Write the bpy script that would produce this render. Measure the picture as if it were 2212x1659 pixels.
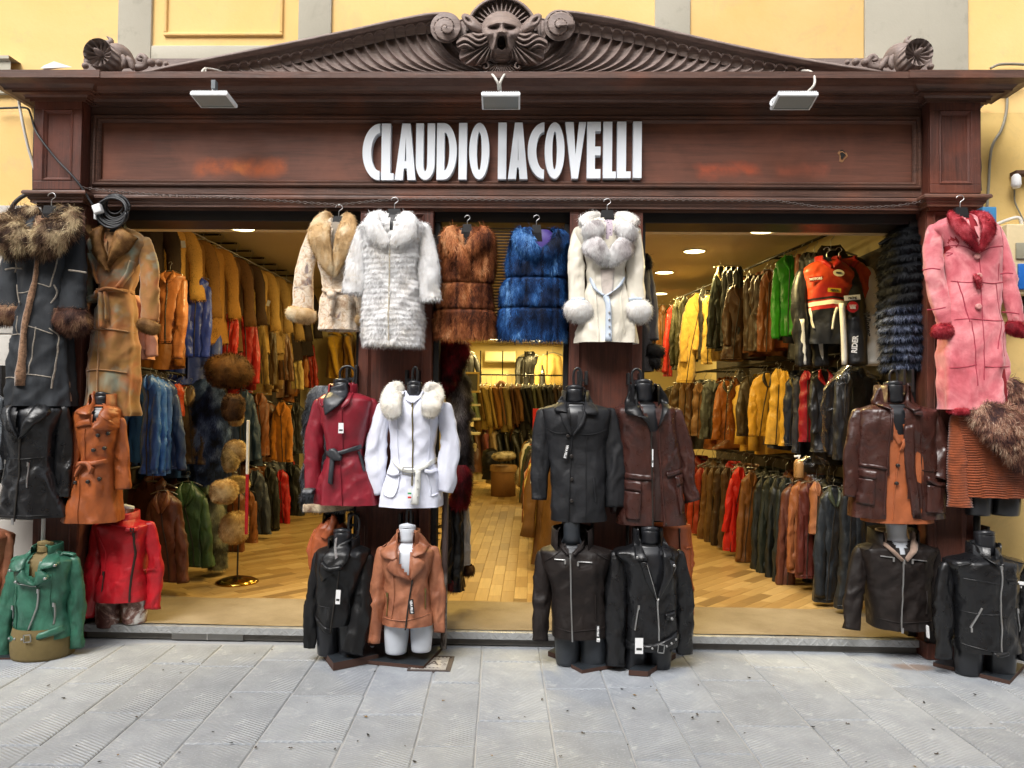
import bpy, bmesh, math, random
import numpy as np
from mathutils import Vector, Matrix

for o in list(bpy.data.objects): bpy.data.objects.remove(o)
SC = bpy.context.scene
COL = SC.collection
random.seed(7)
RS = np.random.RandomState(11)

# ------------------------------------------------------------------ camera
IW, IH, FP = 2212.0, 1659.0, 1681.0
YAW, PITCH, ROLL = math.radians(1.5), math.radians(1.5), math.radians(0.65)
CP = np.array((0.0, -4.85, 1.5))
_f = np.array([-math.sin(YAW)*math.cos(PITCH), math.cos(YAW)*math.cos(PITCH), math.sin(PITCH)])
_r = np.array([math.cos(YAW), math.sin(YAW), 0.0])
_u = np.cross(_r, _f)
CR = _r*math.cos(ROLL) + _u*math.sin(ROLL)
CU = -_r*math.sin(ROLL) + _u*math.cos(ROLL)
CF = _f
cam = bpy.data.cameras.new('camera'); co = bpy.data.objects.new('camera', cam); COL.objects.link(co)
cam.sensor_width = 36.0; cam.lens = 36.0*FP/IW; cam.clip_end = 500; cam.clip_start = 0.05
co.matrix_world = Matrix(((CR[0], CU[0], -CF[0], CP[0]), (CR[1], CU[1], -CF[1], CP[1]), (CR[2], CU[2], -CF[2], CP[2]), (0, 0, 0, 1)))
SC.camera = co

# ------------------------------------------------------------------ sky, sun, exposure
wd = bpy.data.worlds.new('World'); SC.world = wd; wd.use_nodes = True
nt = wd.node_tree; nt.nodes.clear()
sky = nt.nodes.new('ShaderNodeTexSky'); sky.sky_type = 'NISHITA'; sky.sun_disc = False
SUN_EL, SUN_AZ = math.radians(50), math.radians(-155)   # azimuth of the sun from +Y towards +X
sky.sun_elevation = SUN_EL; sky.sun_rotation = SUN_AZ
sky.air_density = 1.0; sky.dust_density = 4.0; sky.ozone_density = 1.0
hs = nt.nodes.new('ShaderNodeHueSaturation'); hs.inputs['Saturation'].default_value = 0.22
bg = nt.nodes.new('ShaderNodeBackground'); bg.inputs['Strength'].default_value = 0.15
ow = nt.nodes.new('ShaderNodeOutputWorld')
nt.links.new(sky.outputs[0], hs.inputs['Color']); nt.links.new(hs.outputs[0], bg.inputs['Color']); nt.links.new(bg.outputs[0], ow.inputs['Surface'])
sl = bpy.data.lights.new('sun', 'SUN'); sl.energy = 1.5; sl.angle = math.radians(35); sl.color = (1.0, 0.97, 0.93)
so = bpy.data.objects.new('sun', sl); COL.objects.link(so)
_sd = Vector((math.sin(SUN_AZ)*math.cos(SUN_EL), math.cos(SUN_AZ)*math.cos(SUN_EL), math.sin(SUN_EL)))
so.rotation_euler = _sd.to_track_quat('Z', 'Y').to_euler(); so.location = (0, -6, 9)
SC.view_settings.view_transform = 'Standard'; SC.view_settings.look = 'None'
SC.view_settings.exposure = 0.92; SC.view_settings.gamma = 1.0; SC.view_settings.use_curve_mapping = False
SC.cycles.use_denoising = True
SC.cycles.max_bounces = 7; SC.cycles.diffuse_bounces = 2; SC.cycles.glossy_bounces = 3; SC.cycles.transparent_max_bounces = 8
SC.cycles.sample_clamp_indirect = 6.0

# ------------------------------------------------------------------ pixel -> place
def ray(px, py): return CF + (px-IW/2)/FP*CR - (py-IH/2)/FP*CU
def PY(px, py, Y): d = ray(px, py); return CP + (Y-CP[1])/d[1]*d
def PZ(px, py, Z): d = ray(px, py); return CP + (Z-CP[2])/d[2]*d
def PX(px, py, X): d = ray(px, py); return CP + (X-CP[0])/d[0]*d
KR = {'D': (0, 0, 1), 'A1': (0, 0, .3472), 'A2': (713.2, 0, .3472), 'A3': (1444, 0, .3472), 'A4': (0, 406, .2645), 'A5': (329.2, 406, .2645), 'A6': (603.5, 406, .2645),
      'A7': (932.6, 406, .2646), 'A8': (1371.5, 406, .2645), 'B1': (1773, 406, .2975), 'B2': (0, 790, .3967), 'B3': (329.2, 790, .3637), 'B4': (631, 790, .3967),
      'B5': (960, 680.3, .4497), 'B6': (1124.6, 790, .4165), 'B7': (1453.8, 735, .43), 'B8': (1800.5, 790, .43), 'F': (905.2, 0, .1612),
      'C2': (1920, 54.9, .2645), 'C3': (1975, 493.7, .1985), 'C4': (932.6, 713, .1985), 'C6': (0, 219.4, .1984), 'C8': (932.6, 987.5, .2645), 'G1': (0, 1316.7, .5), 'G2': (1106, 1316.7, .5)}
def K(c, x, y): a, b, s = KR[c]; return a+x*s, b+y*s

# ------------------------------------------------------------------ numpy noise
def _h(ix, iy, iz):
    n = (ix*374761393 + iy*668265263 + iz*1440662683) & 0xffffffff
    n = ((n ^ (n >> 13))*1274126177) & 0xffffffff
    return ((n ^ (n >> 16)) & 0xffff)/32767.5 - 1.0
def vn(x, y=0.0, z=0.0):
    x, y, z = np.broadcast_arrays(np.asarray(x, float), np.asarray(y, float), np.asarray(z, float))
    ix, iy, iz = (np.floor(a).astype(np.int64) for a in (x, y, z))
    fx, fy, fz = x-ix, y-iy, z-iz
    ux, uy, uz = (a*a*(3-2*a) for a in (fx, fy, fz))
    r = 0
    for dx in (0, 1):
        for dy in (0, 1):
            for dz in (0, 1):
                r = r + _h(ix+dx, iy+dy, iz+dz)*(ux if dx else 1-ux)*(uy if dy else 1-uy)*(uz if dz else 1-uz)
    return r
def fbm(x, y=0., z=0., o=3):
    x, y, z = np.asarray(x, float), np.asarray(y, float), np.asarray(z, float)
    r, a = 0, 1.0
    for k in range(o): r = r + a*vn(x*2**k+17.3*k, y*2**k-5.1*k, z*2**k+9.7*k); a *= .5
    return r
def ridge(n): return 1-np.abs(n)*2.0
def interp(xs, ys):
    xs = np.asarray(xs, float); ys = np.asarray(ys, float); o = np.argsort(xs); xs, ys = xs[o], ys[o]
    d = np.diff(ys)/np.maximum(np.diff(xs), 1e-9); m = np.zeros(len(xs)); m[0], m[-1] = d[0], d[-1]
    for i in range(1, len(xs)-1):
        m[i] = 0 if d[i-1]*d[i] <= 0 else 2*d[i-1]*d[i]/(d[i-1]+d[i])
    def f(x):
        x = np.clip(np.asarray(x, float), xs[0], xs[-1]); i = np.clip(np.searchsorted(xs, x)-1, 0, len(xs)-2)
        h = xs[i+1]-xs[i]; t = (x-xs[i])/h
        return ys[i]*(2*t**3-3*t**2+1)+h*m[i]*(t**3-2*t**2+t)+ys[i+1]*(-2*t**3+3*t**2)+h*m[i+1]*(t**3-t**2)
    return f

# ------------------------------------------------------------------ scene helpers
def tag(o, label=None, cat=None, group=None, kind=None):
    if label: o['label'] = label
    if cat: o['category'] = cat
    if group: o['group'] = group
    if kind: o['kind'] = kind
    return o
def empty(name, loc=(0, 0, 0), rz=0.0, label=None, cat=None, group=None):
    o = bpy.data.objects.new(name, None); COL.objects.link(o); o.location = [float(v) for v in loc]; o.rotation_euler = (0, 0, rz)
    o.empty_display_size = .05
    return tag(o, label, cat, group)
def mesh(name, v, f, m=None, smooth=True, mats=None, midx=None):
    me = bpy.data.meshes.new(name)
    me.from_pydata([tuple(map(float, p)) for p in v], [], [tuple(int(i) for i in q) for q in f])
    if m is not None: me.materials.append(m)
    if mats:
        for q in mats: me.materials.append(q)
    if midx is not None: me.polygons.foreach_set('material_index', np.asarray(midx, np.int32))
    if smooth: me.polygons.foreach_set('use_smooth', np.ones(len(me.polygons), bool))
    me.update()
    return me
def link(name, me, parent=None, loc=None):
    o = bpy.data.objects.new(name, me); COL.objects.link(o)
    if parent is not None: o.parent = parent
    if loc is not None: o.location = [float(q) for q in loc]
    return o
def mk(name, v, f, m, parent=None, smooth=True, loc=None): return link(name, mesh(name, v, f, m, smooth), parent, loc)
class MB:
    def __init__(s): s.v = []; s.f = []
    def add(s, v, f):
        n = len(s.v); s.v += [tuple(map(float, p)) for p in v]; s.f += [tuple(int(i)+n for i in q) for q in f]; return s
    def box(s, x0, x1, y0, y1, z0, z1, bv=0.0):
        if bv <= 0:
            v = [(x0, y0, z0), (x1, y0, z0), (x1, y1, z0), (x0, y1, z0), (x0, y0, z1), (x1, y0, z1), (x1, y1, z1), (x0, y1, z1)]
            return s.add(v, [(0, 3, 2, 1), (4, 5, 6, 7), (0, 1, 5, 4), (1, 2, 6, 5), (2, 3, 7, 6), (3, 0, 4, 7)])
        b = bmesh.new(); bmesh.ops.create_cube(b, size=1.0)
        for q in b.verts: q.co = ((x0+x1)/2+q.co.x*(x1-x0), (y0+y1)/2+q.co.y*(y1-y0), (z0+z1)/2+q.co.z*(z1-z0))
        bmesh.ops.bevel(b, geom=b.edges[:], offset=bv, segments=2, affect='EDGES', profile=.6)
        b.verts.index_update()
        s.add([q.co[:] for q in b.verts], [[w.index for w in q.verts] for q in b.faces]); b.free(); return s
    def loft(s, rings, closed=True, cap0=False, cap1=False):
        R = len(rings); C = len(rings[0]); n = len(s.v)
        for r in rings: s.v += [tuple(map(float, p)) for p in r]
        for i in range(R-1):
            for j in range(C if closed else C-1):
                k = (j+1) % C; s.f.append((n+i*C+j, n+i*C+k, n+(i+1)*C+k, n+(i+1)*C+j))
        if cap0: s.f.append(tuple(n+j for j in range(C))[::-1])
        if cap1: s.f.append(tuple(n+(R-1)*C+j for j in range(C)))
        return s
    def tube(s, pts, rad, seg=8, cap=True):
        pts = np.asarray(pts, float); n = len(pts); rad = np.broadcast_to(np.asarray(rad, float), (n,))
        t = np.gradient(pts, axis=0) if n > 1 else np.array([[0, 0, 1.]]); t /= np.maximum(np.linalg.norm(t, axis=1, keepdims=True), 1e-9)
        a = np.array([0, 0, 1.]) if abs(t[0][2]) < .9 else np.array([1., 0, 0])
        u = np.cross(t[0], a); u /= np.linalg.norm(u); rings = []
        for i in range(n):
            u = u-t[i]*(u@t[i]); u /= max(np.linalg.norm(u), 1e-9); w = np.cross(t[i], u)
            rings.append([pts[i]+rad[i]*(math.cos(k*2*math.pi/seg)*u+math.sin(k*2*math.pi/seg)*w) for k in range(seg)])
        return s.loft(rings, True, cap, cap)
    def sweep(s, prof, path):  # prof [(out, up)] swept along path [(x,y,nx,ny)] in plan
        rings = [[(x+nx*o, y+ny*o, z) for (o, z) in prof] for (x, y, nx, ny) in path]
        return s.loft(rings, False)
    def build(s, name, m, parent=None, smooth=False, loc=None): return mk(name, s.v, s.f, m, parent, smooth, loc)
def curvepts(pts, n=24):
    pts = np.asarray(pts, float); t = np.linspace(0, 1, len(pts)); fs = [interp(t, pts[:, k]) for k in range(pts.shape[1])]
    # catmull style resample
    q = np.linspace(0, 1, n); out = np.stack([f(q) for f in fs], 1)
    if len(pts) > 2:
        out = []
        P = np.vstack([2*pts[0]-pts[1], pts, 2*pts[-1]-pts[-2]])
        for u in np.linspace(0, len(pts)-1-1e-6, n):
            i = int(u); w = u-i; a, b, c, d = P[i], P[i+1], P[i+2], P[i+3]
            out.append(.5*((2*b)+(c-a)*w+(2*a-5*b+4*c-d)*w*w+(3*b-a-3*c+d)*w**3))
        out = np.array(out)
    return out
def cable(name, pts, r, m, parent=None, n=None, seg=6):
    p = curvepts(pts, n or max(8, len(pts)*8)); return MB().tube(p, r, seg).build(name, m, parent, True)
def text_mesh(name, body, size, depth, m, font_shear=0., squash=1.0, bold=0.0, center=True):
    c = bpy.data.curves.new(name, 'FONT'); c.body = body; c.size = size; c.extrude = depth; c.shear = font_shear; c.offset = bold
    if center: c.align_x = 'CENTER'; c.align_y = 'CENTER'
    c.resolution_u = 3
    o = bpy.data.objects.new(name, c); COL.objects.link(o); bpy.context.view_layer.update()
    me = bpy.data.meshes.new_from_object(o.evaluated_get(bpy.context.evaluated_depsgraph_get())); bpy.data.objects.remove(o); bpy.data.curves.remove(c)
    for v in me.vertices: v.co = (v.co.x*squash, -v.co.z, v.co.y)   # stand up, facing -Y
    me.materials.clear(); me.materials.append(m); me.name = name
    return me
ORD = ['first', 'second', 'third', 'fourth', 'fifth', 'sixth', 'seventh', 'eighth', 'ninth', 'tenth', 'eleventh', 'twelfth', 'thirteenth', 'fourteenth', 'fifteenth', 'sixteenth', 'seventeenth', 'eighteenth', 'nineteenth', 'twentieth', 'twenty-first', 'twenty-second', 'twenty-third', 'twenty-fourth', 'twenty-fifth', 'twenty-sixth', 'twenty-seventh', 'twenty-eighth', 'twenty-ninth', 'thirtieth']

# ------------------------------------------------------------------ materials
class Nd:
    def __init__(s, name):
        s.m = bpy.data.materials.new(name); s.m.use_nodes = True; s.t = s.m.node_tree; s.n = s.t.nodes; s.p = s.n['Principled BSDF']; s.tc = s.n.new('ShaderNodeTexCoord')
        s.obj = s.tc.outputs['Object']
    def l(s, a, b): s.t.links.new(a, b); return s
    def map(s, scale=(1, 1, 1), rot=(0, 0, 0), vec=None, loc=(0, 0, 0)):
        q = s.n.new('ShaderNodeMapping'); q.inputs['Scale'].default_value = scale; q.inputs['Rotation'].default_value = rot; q.inputs['Location'].default_value = loc
        s.l(vec or s.obj, q.inputs['Vector']); return q.outputs[0]
    def noise(s, scale, detail=3, rough=.5, dist=0., vec=None, color=False):
        q = s.n.new('ShaderNodeTexNoise'); q.inputs['Scale'].default_value = scale; q.inputs['Detail'].default_value = detail; q.inputs['Roughness'].default_value = rough; q.inputs['Distortion'].default_value = dist
        s.l(vec or s.obj, q.inputs['Vector']); return q.outputs['Color' if color else 'Fac']
    def voro(s, scale, vec=None, feat='F1', out='Distance', rnd=1.):
        q = s.n.new('ShaderNodeTexVoronoi'); q.feature = feat; q.inputs['Scale'].default_value = scale; q.inputs['Randomness'].default_value = rnd; s.l(vec or s.obj, q.inputs['Vector']); return q.outputs[out]
    def wave(s, scale, dist=0., vec=None, d='X', detail=2, ds=1., prof='SIN'):
        q = s.n.new('ShaderNodeTexWave'); q.bands_direction = d; q.wave_profile = prof; q.inputs['Scale'].default_value = scale; q.inputs['Distortion'].default_value = dist; q.inputs['Detail'].default_value = detail; q.inputs['Detail Scale'].default_value = ds
        s.l(vec or s.obj, q.inputs['Vector']); return q.outputs['Fac']
    def ramp(s, fac, stops, interp='LINEAR'):
        q = s.n.new('ShaderNodeValToRGB'); q.color_ramp.interpolation = interp; e = q.color_ramp.elements
        while len(e) < len(stops): e.new(.5)
        for k, (p, c) in enumerate(stops):
            e[k].position = p; e[k].color = (c, c, c, 1) if isinstance(c, (int, float)) else (*c, 1)
        s.l(fac, q.inputs['Fac']); return q.outputs['Color']
    def mix(s, fac, a, b, mode='MIX'):
        q = s.n.new('ShaderNodeMix'); q.data_type = 'RGBA'; q.blend_type = mode
        for v, k in ((fac, 0), (a, 6), (b, 7)):
            if isinstance(v, (int, float)): q.inputs[k].default_value = v if k == 0 else (v, v, v, 1)
            elif isinstance(v, tuple): q.inputs[k].default_value = (*v, 1)
            else: s.l(v, q.inputs[k])
        return q.outputs[2]
    def math(s, op, a, b=None):
        q = s.n.new('ShaderNodeMath'); q.operation = op
        for v, k in ((a, 0), (b, 1)):
            if v is None: continue
            if isinstance(v, (int, float)): q.inputs[k].default_value = v
            else: s.l(v, q.inputs[k])
        return q.outputs[0]
    def sep(s, vec=None):
        q = s.n.new('ShaderNodeSeparateXYZ'); s.l(vec or s.obj, q.inputs[0]); return q.outputs
    def bump(s, h, strength=.3, dist=.01, prev=None):
        q = s.n.new('ShaderNodeBump'); q.inputs['Strength'].default_value = strength; q.inputs['Distance'].default_value = dist; s.l(h, q.inputs['Height'])
        if prev: s.l(prev, q.inputs['Normal'])
        return q.outputs[0]
    def set(s, **k):
        for a, v in k.items():
            i = s.p.inputs[{'base': 'Base Color', 'rough': 'Roughness', 'metal': 'Metallic', 'spec': 'Specular IOR Level', 'normal': 'Normal', 'sheen': 'Sheen Weight', 'coat': 'Coat Weight', 'alpha': 'Alpha', 'trans': 'Transmission Weight', 'sub': 'Subsurface Weight'}[a]]
            if isinstance(v, (int, float)): i.default_value = v
            elif isinstance(v, tuple): i.default_value = (*v, 1)
            else: s.l(v, i)
        return s
    def objcol(s):
        q = s.n.new('ShaderNodeObjectInfo'); return q.outputs['Color'], q.outputs['Random']
    def attr(s, name='Col'):
        q = s.n.new('ShaderNodeAttribute'); q.attribute_name = name; return q.outputs['Color']
_lm = {}
def rgb(h):  # sRGB hex -> linear
    h = h.lstrip('#'); c = [int(h[i:i+2], 16)/255 for i in (0, 2, 4)]
    return tuple((x/12.92 if x <= .04045 else ((x+.055)/1.055)**2.4) for x in c)
def plain(name, c, rough=.5, metal=0., spec=.5, nscale=30, var=.12, bump=.0, coat=0.):
    if name in _lm: return _lm[name]
    n = Nd(name); nz = n.noise(nscale, 4, .6)
    n.set(base=n.mix(nz, tuple(x*(1-var) for x in c), tuple(min(1, x*(1+var)) for x in c)), rough=rough, metal=metal, spec=spec, coat=coat)
    if bump: n.set(normal=n.bump(nz, bump, .004))
    _lm[name] = n.m; return n.m
def leather(name, c, rough=.4, var=.3, crease=.35, grain=.15, vs=9., spec=.5, c2=None):
    key = 'lea_'+name
    if key in _lm: return _lm[key]
    n = Nd(name)
    if c == 'obj':
        oc, rnd = n.objcol(); a = n.mix(1.0, oc, (1-var,)*3, 'MULTIPLY'); b = n.mix(1.0, oc, (1+var,)*3, 'MULTIPLY')
    else: a, b = tuple(x*(1-var) for x in c), (c2 or tuple(min(1, x*(1+var)) for x in c))
    nz = n.noise(vs, 5, .6, .6); fac = n.ramp(nz, [(.3, 0.), (.7, 1.)])
    rr = n.ramp(n.noise(23, 3), [(.3, rough*.8), (.7, min(1, rough*1.25))])
    cr = n.noise(7, 2, .4, .8, n.map((1.5, 1., .7), (0, .4, 0))); b0 = n.bump(cr, min(1, crease*1.3), .035); b1 = n.bump(n.ramp(n.math('ABSOLUTE', n.math('SUBTRACT', n.noise(9, 3, .5, .9, n.map((1, 1, 1.6), (0, -.6, 0))), .5)), [(0, 0.), (.14, 1.)]), crease*.3, .006, b0)
    b2 = n.bump(n.noise(120, 2), grain*.35, .002, b1)
    n.set(base=n.mix(fac, a, b), rough=rr, spec=spec, normal=b2)
    _lm[key] = n.m; return n.m
def suede(name, c, var=.2, scale=14, sheen=.3, bump=.25, c2=None):
    key = 'sue_'+name
    if key in _lm: return _lm[key]
    n = Nd(name)
    if c == 'obj':
        oc, rnd = n.objcol(); a = n.mix(1.0, oc, (1-var,)*3, 'MULTIPLY'); b = n.mix(1.0, oc, (1+var,)*3, 'MULTIPLY')
    else: a, b = tuple(x*(1-var) for x in c), (c2 or tuple(min(1, x*(1+var)) for x in c))
    f = n.ramp(n.noise(scale, 6, .65, .4), [(.32, 0.), (.68, 1.)])
    n.set(base=n.mix(f, a, b), rough=.85, spec=.25, sheen=sheen, normal=n.bump(n.noise(150, 3), bump, .003, n.bump(n.noise(10, 3, .5, 1.0), .25, .012)))
    _lm[key] = n.m; return n.m
# ================================================================== materials of the place
def m_wood(name, base, dark, red, rough=.5, patch=True, axis='X'):
    n = Nd(name)
    sc = (.35, 3, 6) if axis == 'X' else (6, 3, .35)
    g = n.noise(9, 8, .65, .8, n.map(sc)); f = n.noise(2.2, 4, .6, .4)
    c = n.mix(n.ramp(g, [(.3, 0.), (.7, 1.)]), dark, base)
    if patch: c = n.mix(n.ramp(f, [(.5, 0.), (.72, .8)]), c, red)
    dust = n.ramp(n.noise(60, 3), [(.62, 0.), (.8, .25)]); c = n.mix(dust, c, tuple(min(1, x*2.2+.03) for x in base))
    n.set(base=c, rough=n.ramp(n.noise(12, 3), [(.3, rough*.75), (.7, rough*1.2)]), spec=.4, normal=n.bump(n.noise(45, 6, .7, 0., n.map(sc)), .3, .004, n.bump(g, .35, .005)))
    return n.m
WD = m_wood('mahogany_wood', rgb('#684a3e'), rgb('#412d26'), rgb('#7a4a36'))
WDV = m_wood('mahogany_wood_upright', rgb('#673c30'), rgb('#3e2620'), rgb('#7a402e'), axis='Z')
WC = m_wood('carved_weathered_wood', rgb('#93837c'), rgb('#6a5c57'), rgb('#5b4a46'), .6, False)
def m_frieze():
    n = Nd('painted_frieze_wood'); g = n.noise(7, 8, .65, 1., n.map((.3, 3, 5))); f = n.noise(1.6, 5, .6, .5)
    c = n.mix(n.ramp(g, [(.28, 0.), (.72, 1.)]), rgb('#57362b'), rgb('#764a3a')); c = n.mix(n.ramp(f, [(.48, 0.), (.75, .75)]), c, rgb('#8c5540'))
    # faded rectangles where an older sign hung
    o = n.sep(); wob = n.math('MULTIPLY', n.math('SUBTRACT', n.noise(6, 5, .6), .5), .22)
    for (x0, x1, z0, z1, col, st) in FADES:
        def edge(v, e, sg): q = n.math('MULTIPLY', n.math('SUBTRACT', v, e), sg*16.); q.node.use_clamp = True; return q
        vx, vz = n.math('ADD', o[0], wob), n.math('ADD', o[2], n.math('MULTIPLY', wob, .6))
        k = n.math('MULTIPLY', n.math('MULTIPLY', edge(vx, x0, 1), edge(vx, x1, -1)), n.math('MULTIPLY', edge(vz, z0, 1), edge(vz, z1, -1)))
        k = n.math('MULTIPLY', k, n.ramp(n.noise(6, 5, .7, .8), [(.32, .25), (.56, st)]))
        c = n.mix(k, c, col)
    n.set(base=c, rough=n.ramp(n.noise(9, 3), [(.3, .4), (.7, .6)]), spec=.4, normal=n.bump(g, .2, .003)); return n.m
def m_plaster(name, c, c2, stain):
    n = Nd(name); a = n.noise(.9, 6, .6, .3); b = n.noise(6, 5, .7)
    col = n.mix(n.ramp(a, [(.3, 0.), (.75, 1.)]), c, c2); col = n.mix(n.ramp(b, [(.58, 0.), (.74, .6)]), col, stain); col = n.mix(n.ramp(n.noise(1.7, 7, .7, 1.2), [(.56, 0.), (.66, .4)]), col, stain)
    col = n.mix(n.ramp(n.noise(3, 6, .7, .8, n.map((2.5, 2.5, .35))), [(.58, 0.), (.78, .35)]), col, stain)
    n.set(base=col, rough=.9, spec=.2, normal=n.bump(n.noise(25, 6, .7), .18, .01)); return n.m
YEL = m_plaster('yellow_plaster', rgb('#eecb8e'), rgb('#e4bb74'), rgb('#d2b486'))
YEL2 = m_plaster('pale_yellow_plaster', rgb('#e2c384'), rgb('#cfae68'), rgb('#b99f6a'))
GRY = m_plaster('grey_stucco', rgb('#bfbaab'), rgb('#b0ab9b'), rgb('#9d9787'))
STN = m_plaster('pale_stone_cladding', rgb('#c9c5be'), rgb('#b8b2aa'), rgb('#9d968c'))
def m_slab():
    n = Nd('chiselled_paving_stone'); oc, rnd = n.objcol(); o = n.sep()
    tone = n.ramp(n.noise(3.2, 6, .65, .5), [(.28, rgb('#898e95')), (.5, rgb('#a1a6ac')), (.7, rgb('#b9bdc2'))])
    tone = n.mix(1.0, tone, n.ramp(rnd, [(0., .80), (1., 1.04)]), 'MULTIPLY')
    tone = n.mix(n.ramp(n.noise(85, 4, .6), [(.55, 0.), (.72, .5)]), tone, rgb('#c4c7ca'))
    tone = n.mix(n.ramp(n.noise(38, 5, .7), [(.66, 0.), (.78, .4)]), tone, rgb('#8d8f92'))
    side = n.math('ABSOLUTE', o[0])
    h = n.math('SINE', n.math('MULTIPLY', n.math('ADD', n.math('ADD', n.math('MULTIPLY', side, .62), o[1]), n.math('MULTIPLY', n.noise(4, 2), .015)), 2*math.pi/.021))
    worn = n.ramp(n.noise(2.6, 4, .55, .4), [(.38, 0.), (.58, 1.)])
    hh = n.math('MULTIPLY', h, worn); tone = n.mix(n.math('MULTIPLY', worn, .42), tone, rgb('#8f949a')); tone = n.mix(n.ramp(n.noise(9, 6, .7, .6), [(.56, 0.), (.66, .55)]), tone, rgb('#bfc2c5'))
    tone = n.mix(n.ramp(hh, [(0., .34), (.4, 0.)]), tone, rgb('#7c8086'))
    gp = n.n.new('ShaderNodeNewGeometry'); w = n.sep(gp.outputs['Position']); sp = PZ(1972, 1440, 0); nz = n.math('MULTIPLY', n.math('SUBTRACT', n.noise(14, 4, .6, 0., gp.outputs['Position']), .5), .9)
    dx = n.math('DIVIDE', n.math('SUBTRACT', w[0], float(sp[0])), .14); dy = n.math('DIVIDE', n.math('SUBTRACT', w[1], float(sp[1])), .075); rr = n.math('ADD', n.math('SQRT', n.math('ADD', n.math('MULTIPLY', dx, dx), n.math('MULTIPLY', dy, dy))), nz)
    tone = n.mix(n.ramp(rr, [(.55, .75), (1., 0.)]), tone, rgb('#86705f'))
    dirt = n.ramp(n.noise(.9, 5, .6, .4, gp.outputs['Position']), [(.35, .88), (.65, 1.05)]); tone = n.mix(1.0, tone, dirt, 'MULTIPLY')
    n.set(base=tone, rough=.72, spec=.35, normal=n.bump(n.noise(70, 5, .7), .35, .004, n.bump(hh, .5, .0035))); return n.m
SLAB = m_slab()
MORT = plain('pale_joint_mortar', rgb('#9c9d9e'), .9, nscale=40, var=.15, bump=.4)
BLK = plain('black_painted_metal', (.012, .012, .013), .45, nscale=60)
PLA = plain('black_plastic', (.014, .0145, .016), .32, nscale=80)
STEEL = plain('steel_wire', (.55, .55, .56), .3, 1.0)
def m_tread():
    n = Nd('checker_plate_aluminium'); o = n.sep(); q = n.math('MODULO', n.math('ADD', n.math('ADD', o[0], o[2]), 40.), .06); w = n.math('MODULO', n.math('ADD', n.math('SUBTRACT', o[0], o[2]), 40.), .06)
    sel = n.math('GREATER_THAN', n.math('MODULO', n.math('ADD', o[0], 40.), .09), .045)
    a = n.wave(11, .0, n.map((1, 0, 1.0), (0, .78, 0))); b = n.wave(11, .0, n.map((1, 0, 1.), (0, -.78, 0)))
    h = n.mix(sel, a, b); hh = n.ramp(h, [(.62, 0.), (.8, 1.)])
    n.set(base=n.mix(n.noise(20, 4), rgb('#a3a5a7'), rgb('#c9cbcc')), metal=.55, rough=n.ramp(n.noise(15, 3), [(.3, .34), (.7, .52)]), normal=n.bump(hh, .9, .004)); return n.m
TREAD = m_tread()
def m_mat():
    n = Nd('coir_door_mat'); a = n.noise(2.2, 5, .6); b = n.noise(420, 2)
    c = n.mix(n.ramp(a, [(.35, 0.), (.7, 1.)]), rgb('#84755c'), rgb('#a4967c')); c = n.mix(n.ramp(b, [(.45, .0), (.6, .35)]), c, rgb('#5c4a31')); c = n.mix(n.ramp(n.noise(14, 4), [(.7, 0.), (.78, .5)]), c, rgb('#4a3b28'))
    n.set(base=c, rough=1., spec=.1, normal=n.bump(b, .6, .004)); return n.m
COIR = m_mat()
def m_plank():
    n = Nd('oak_laminate_plank'); oc, rnd = n.objcol(); g = n.noise(14, 7, .6, 1.2, n.map((1, .12, 1)))
    c = n.ramp(rnd, [(0., rgb('#7a6038')), (.12, rgb('#9a7a48')), (.6, rgb('#ab8b56')), (1., rgb('#bd9f6a'))]); c = n.mix(n.ramp(g, [(.35, .35), (.6, 0.)]), c, rgb('#6d5230'))
    n.set(base=c, rough=.38, spec=.45, normal=n.bump(g, .1, .002)); return n.m
PLANK = m_plank()
CEIL = plain('ceiling_paint', rgb('#cfc3a6'), .9, nscale=3, var=.06)
WALLI = plain('interior_wall_paint', rgb('#d6c48e'), .9, nscale=3, var=.08)
DARKW = plain('hole_shade', (.02, .018, .016), .8)

# ================================================================== ground and paving
gnd = MB().add([(-60, -60, -.007), (60, -60, -.007), (60, 60, -.007), (-60, 60, -.007)], [(0, 1, 2, 3)]).build('ground', MORT); tag(gnd, 'pale mortar bed under the street paving', kind='structure')
pav = empty('pavement', (0, -1.6, 0)); tag(pav, 'street paved with grey herringbone-chiselled stone slabs', kind='structure')
PANG = math.radians(2.4)
def pw(u, v): return u*math.cos(PANG)-v*math.sin(PANG), u*math.sin(PANG)+v*math.cos(PANG)
def pu(x, y): return x*math.cos(PANG)+y*math.sin(PANG)
cols = [pu(*PZ(x, 1659, 0)[:2]) for x in (20, 175, 345, 515, 715, 885, 1025, 1206, 1378, 1515, 1651, 1840, 2010, 2170)]
while cols[0] > -3.9: cols.insert(0, cols[0]-random.uniform(.28, .36))
while cols[-1] < 3.7: cols.append(cols[-1]+random.uniform(.28, .36))
def slab(x0, x1, v0, v1):
    g = .0035; w, d = (x1-x0)/2-g, (v1-v0)/2-g; c = .006
    j = [random.uniform(-.003, .003) for _ in range(8)]
    def ring(e, z): return [(-w+e+j[0], -d+e+j[1], z), (w-e+j[2], -d+e+j[3], z), (w-e+j[4], d-e+j[5], z), (-w+e+j[6], d-e+j[7], z)]
    t = random.uniform(-.0025, .0015)
    m = MB().loft([ring(-.004, -.02), ring(0, t-.004), ring(c, t)], True, False, True)
    o = m.build('paving_slab', SLAB, pav); cx, cy = pw((x0+x1)/2, (v0+v1)/2); o.location = (cx, cy+1.6, 0); o.rotation_euler = (0, 0, PANG)
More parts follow.
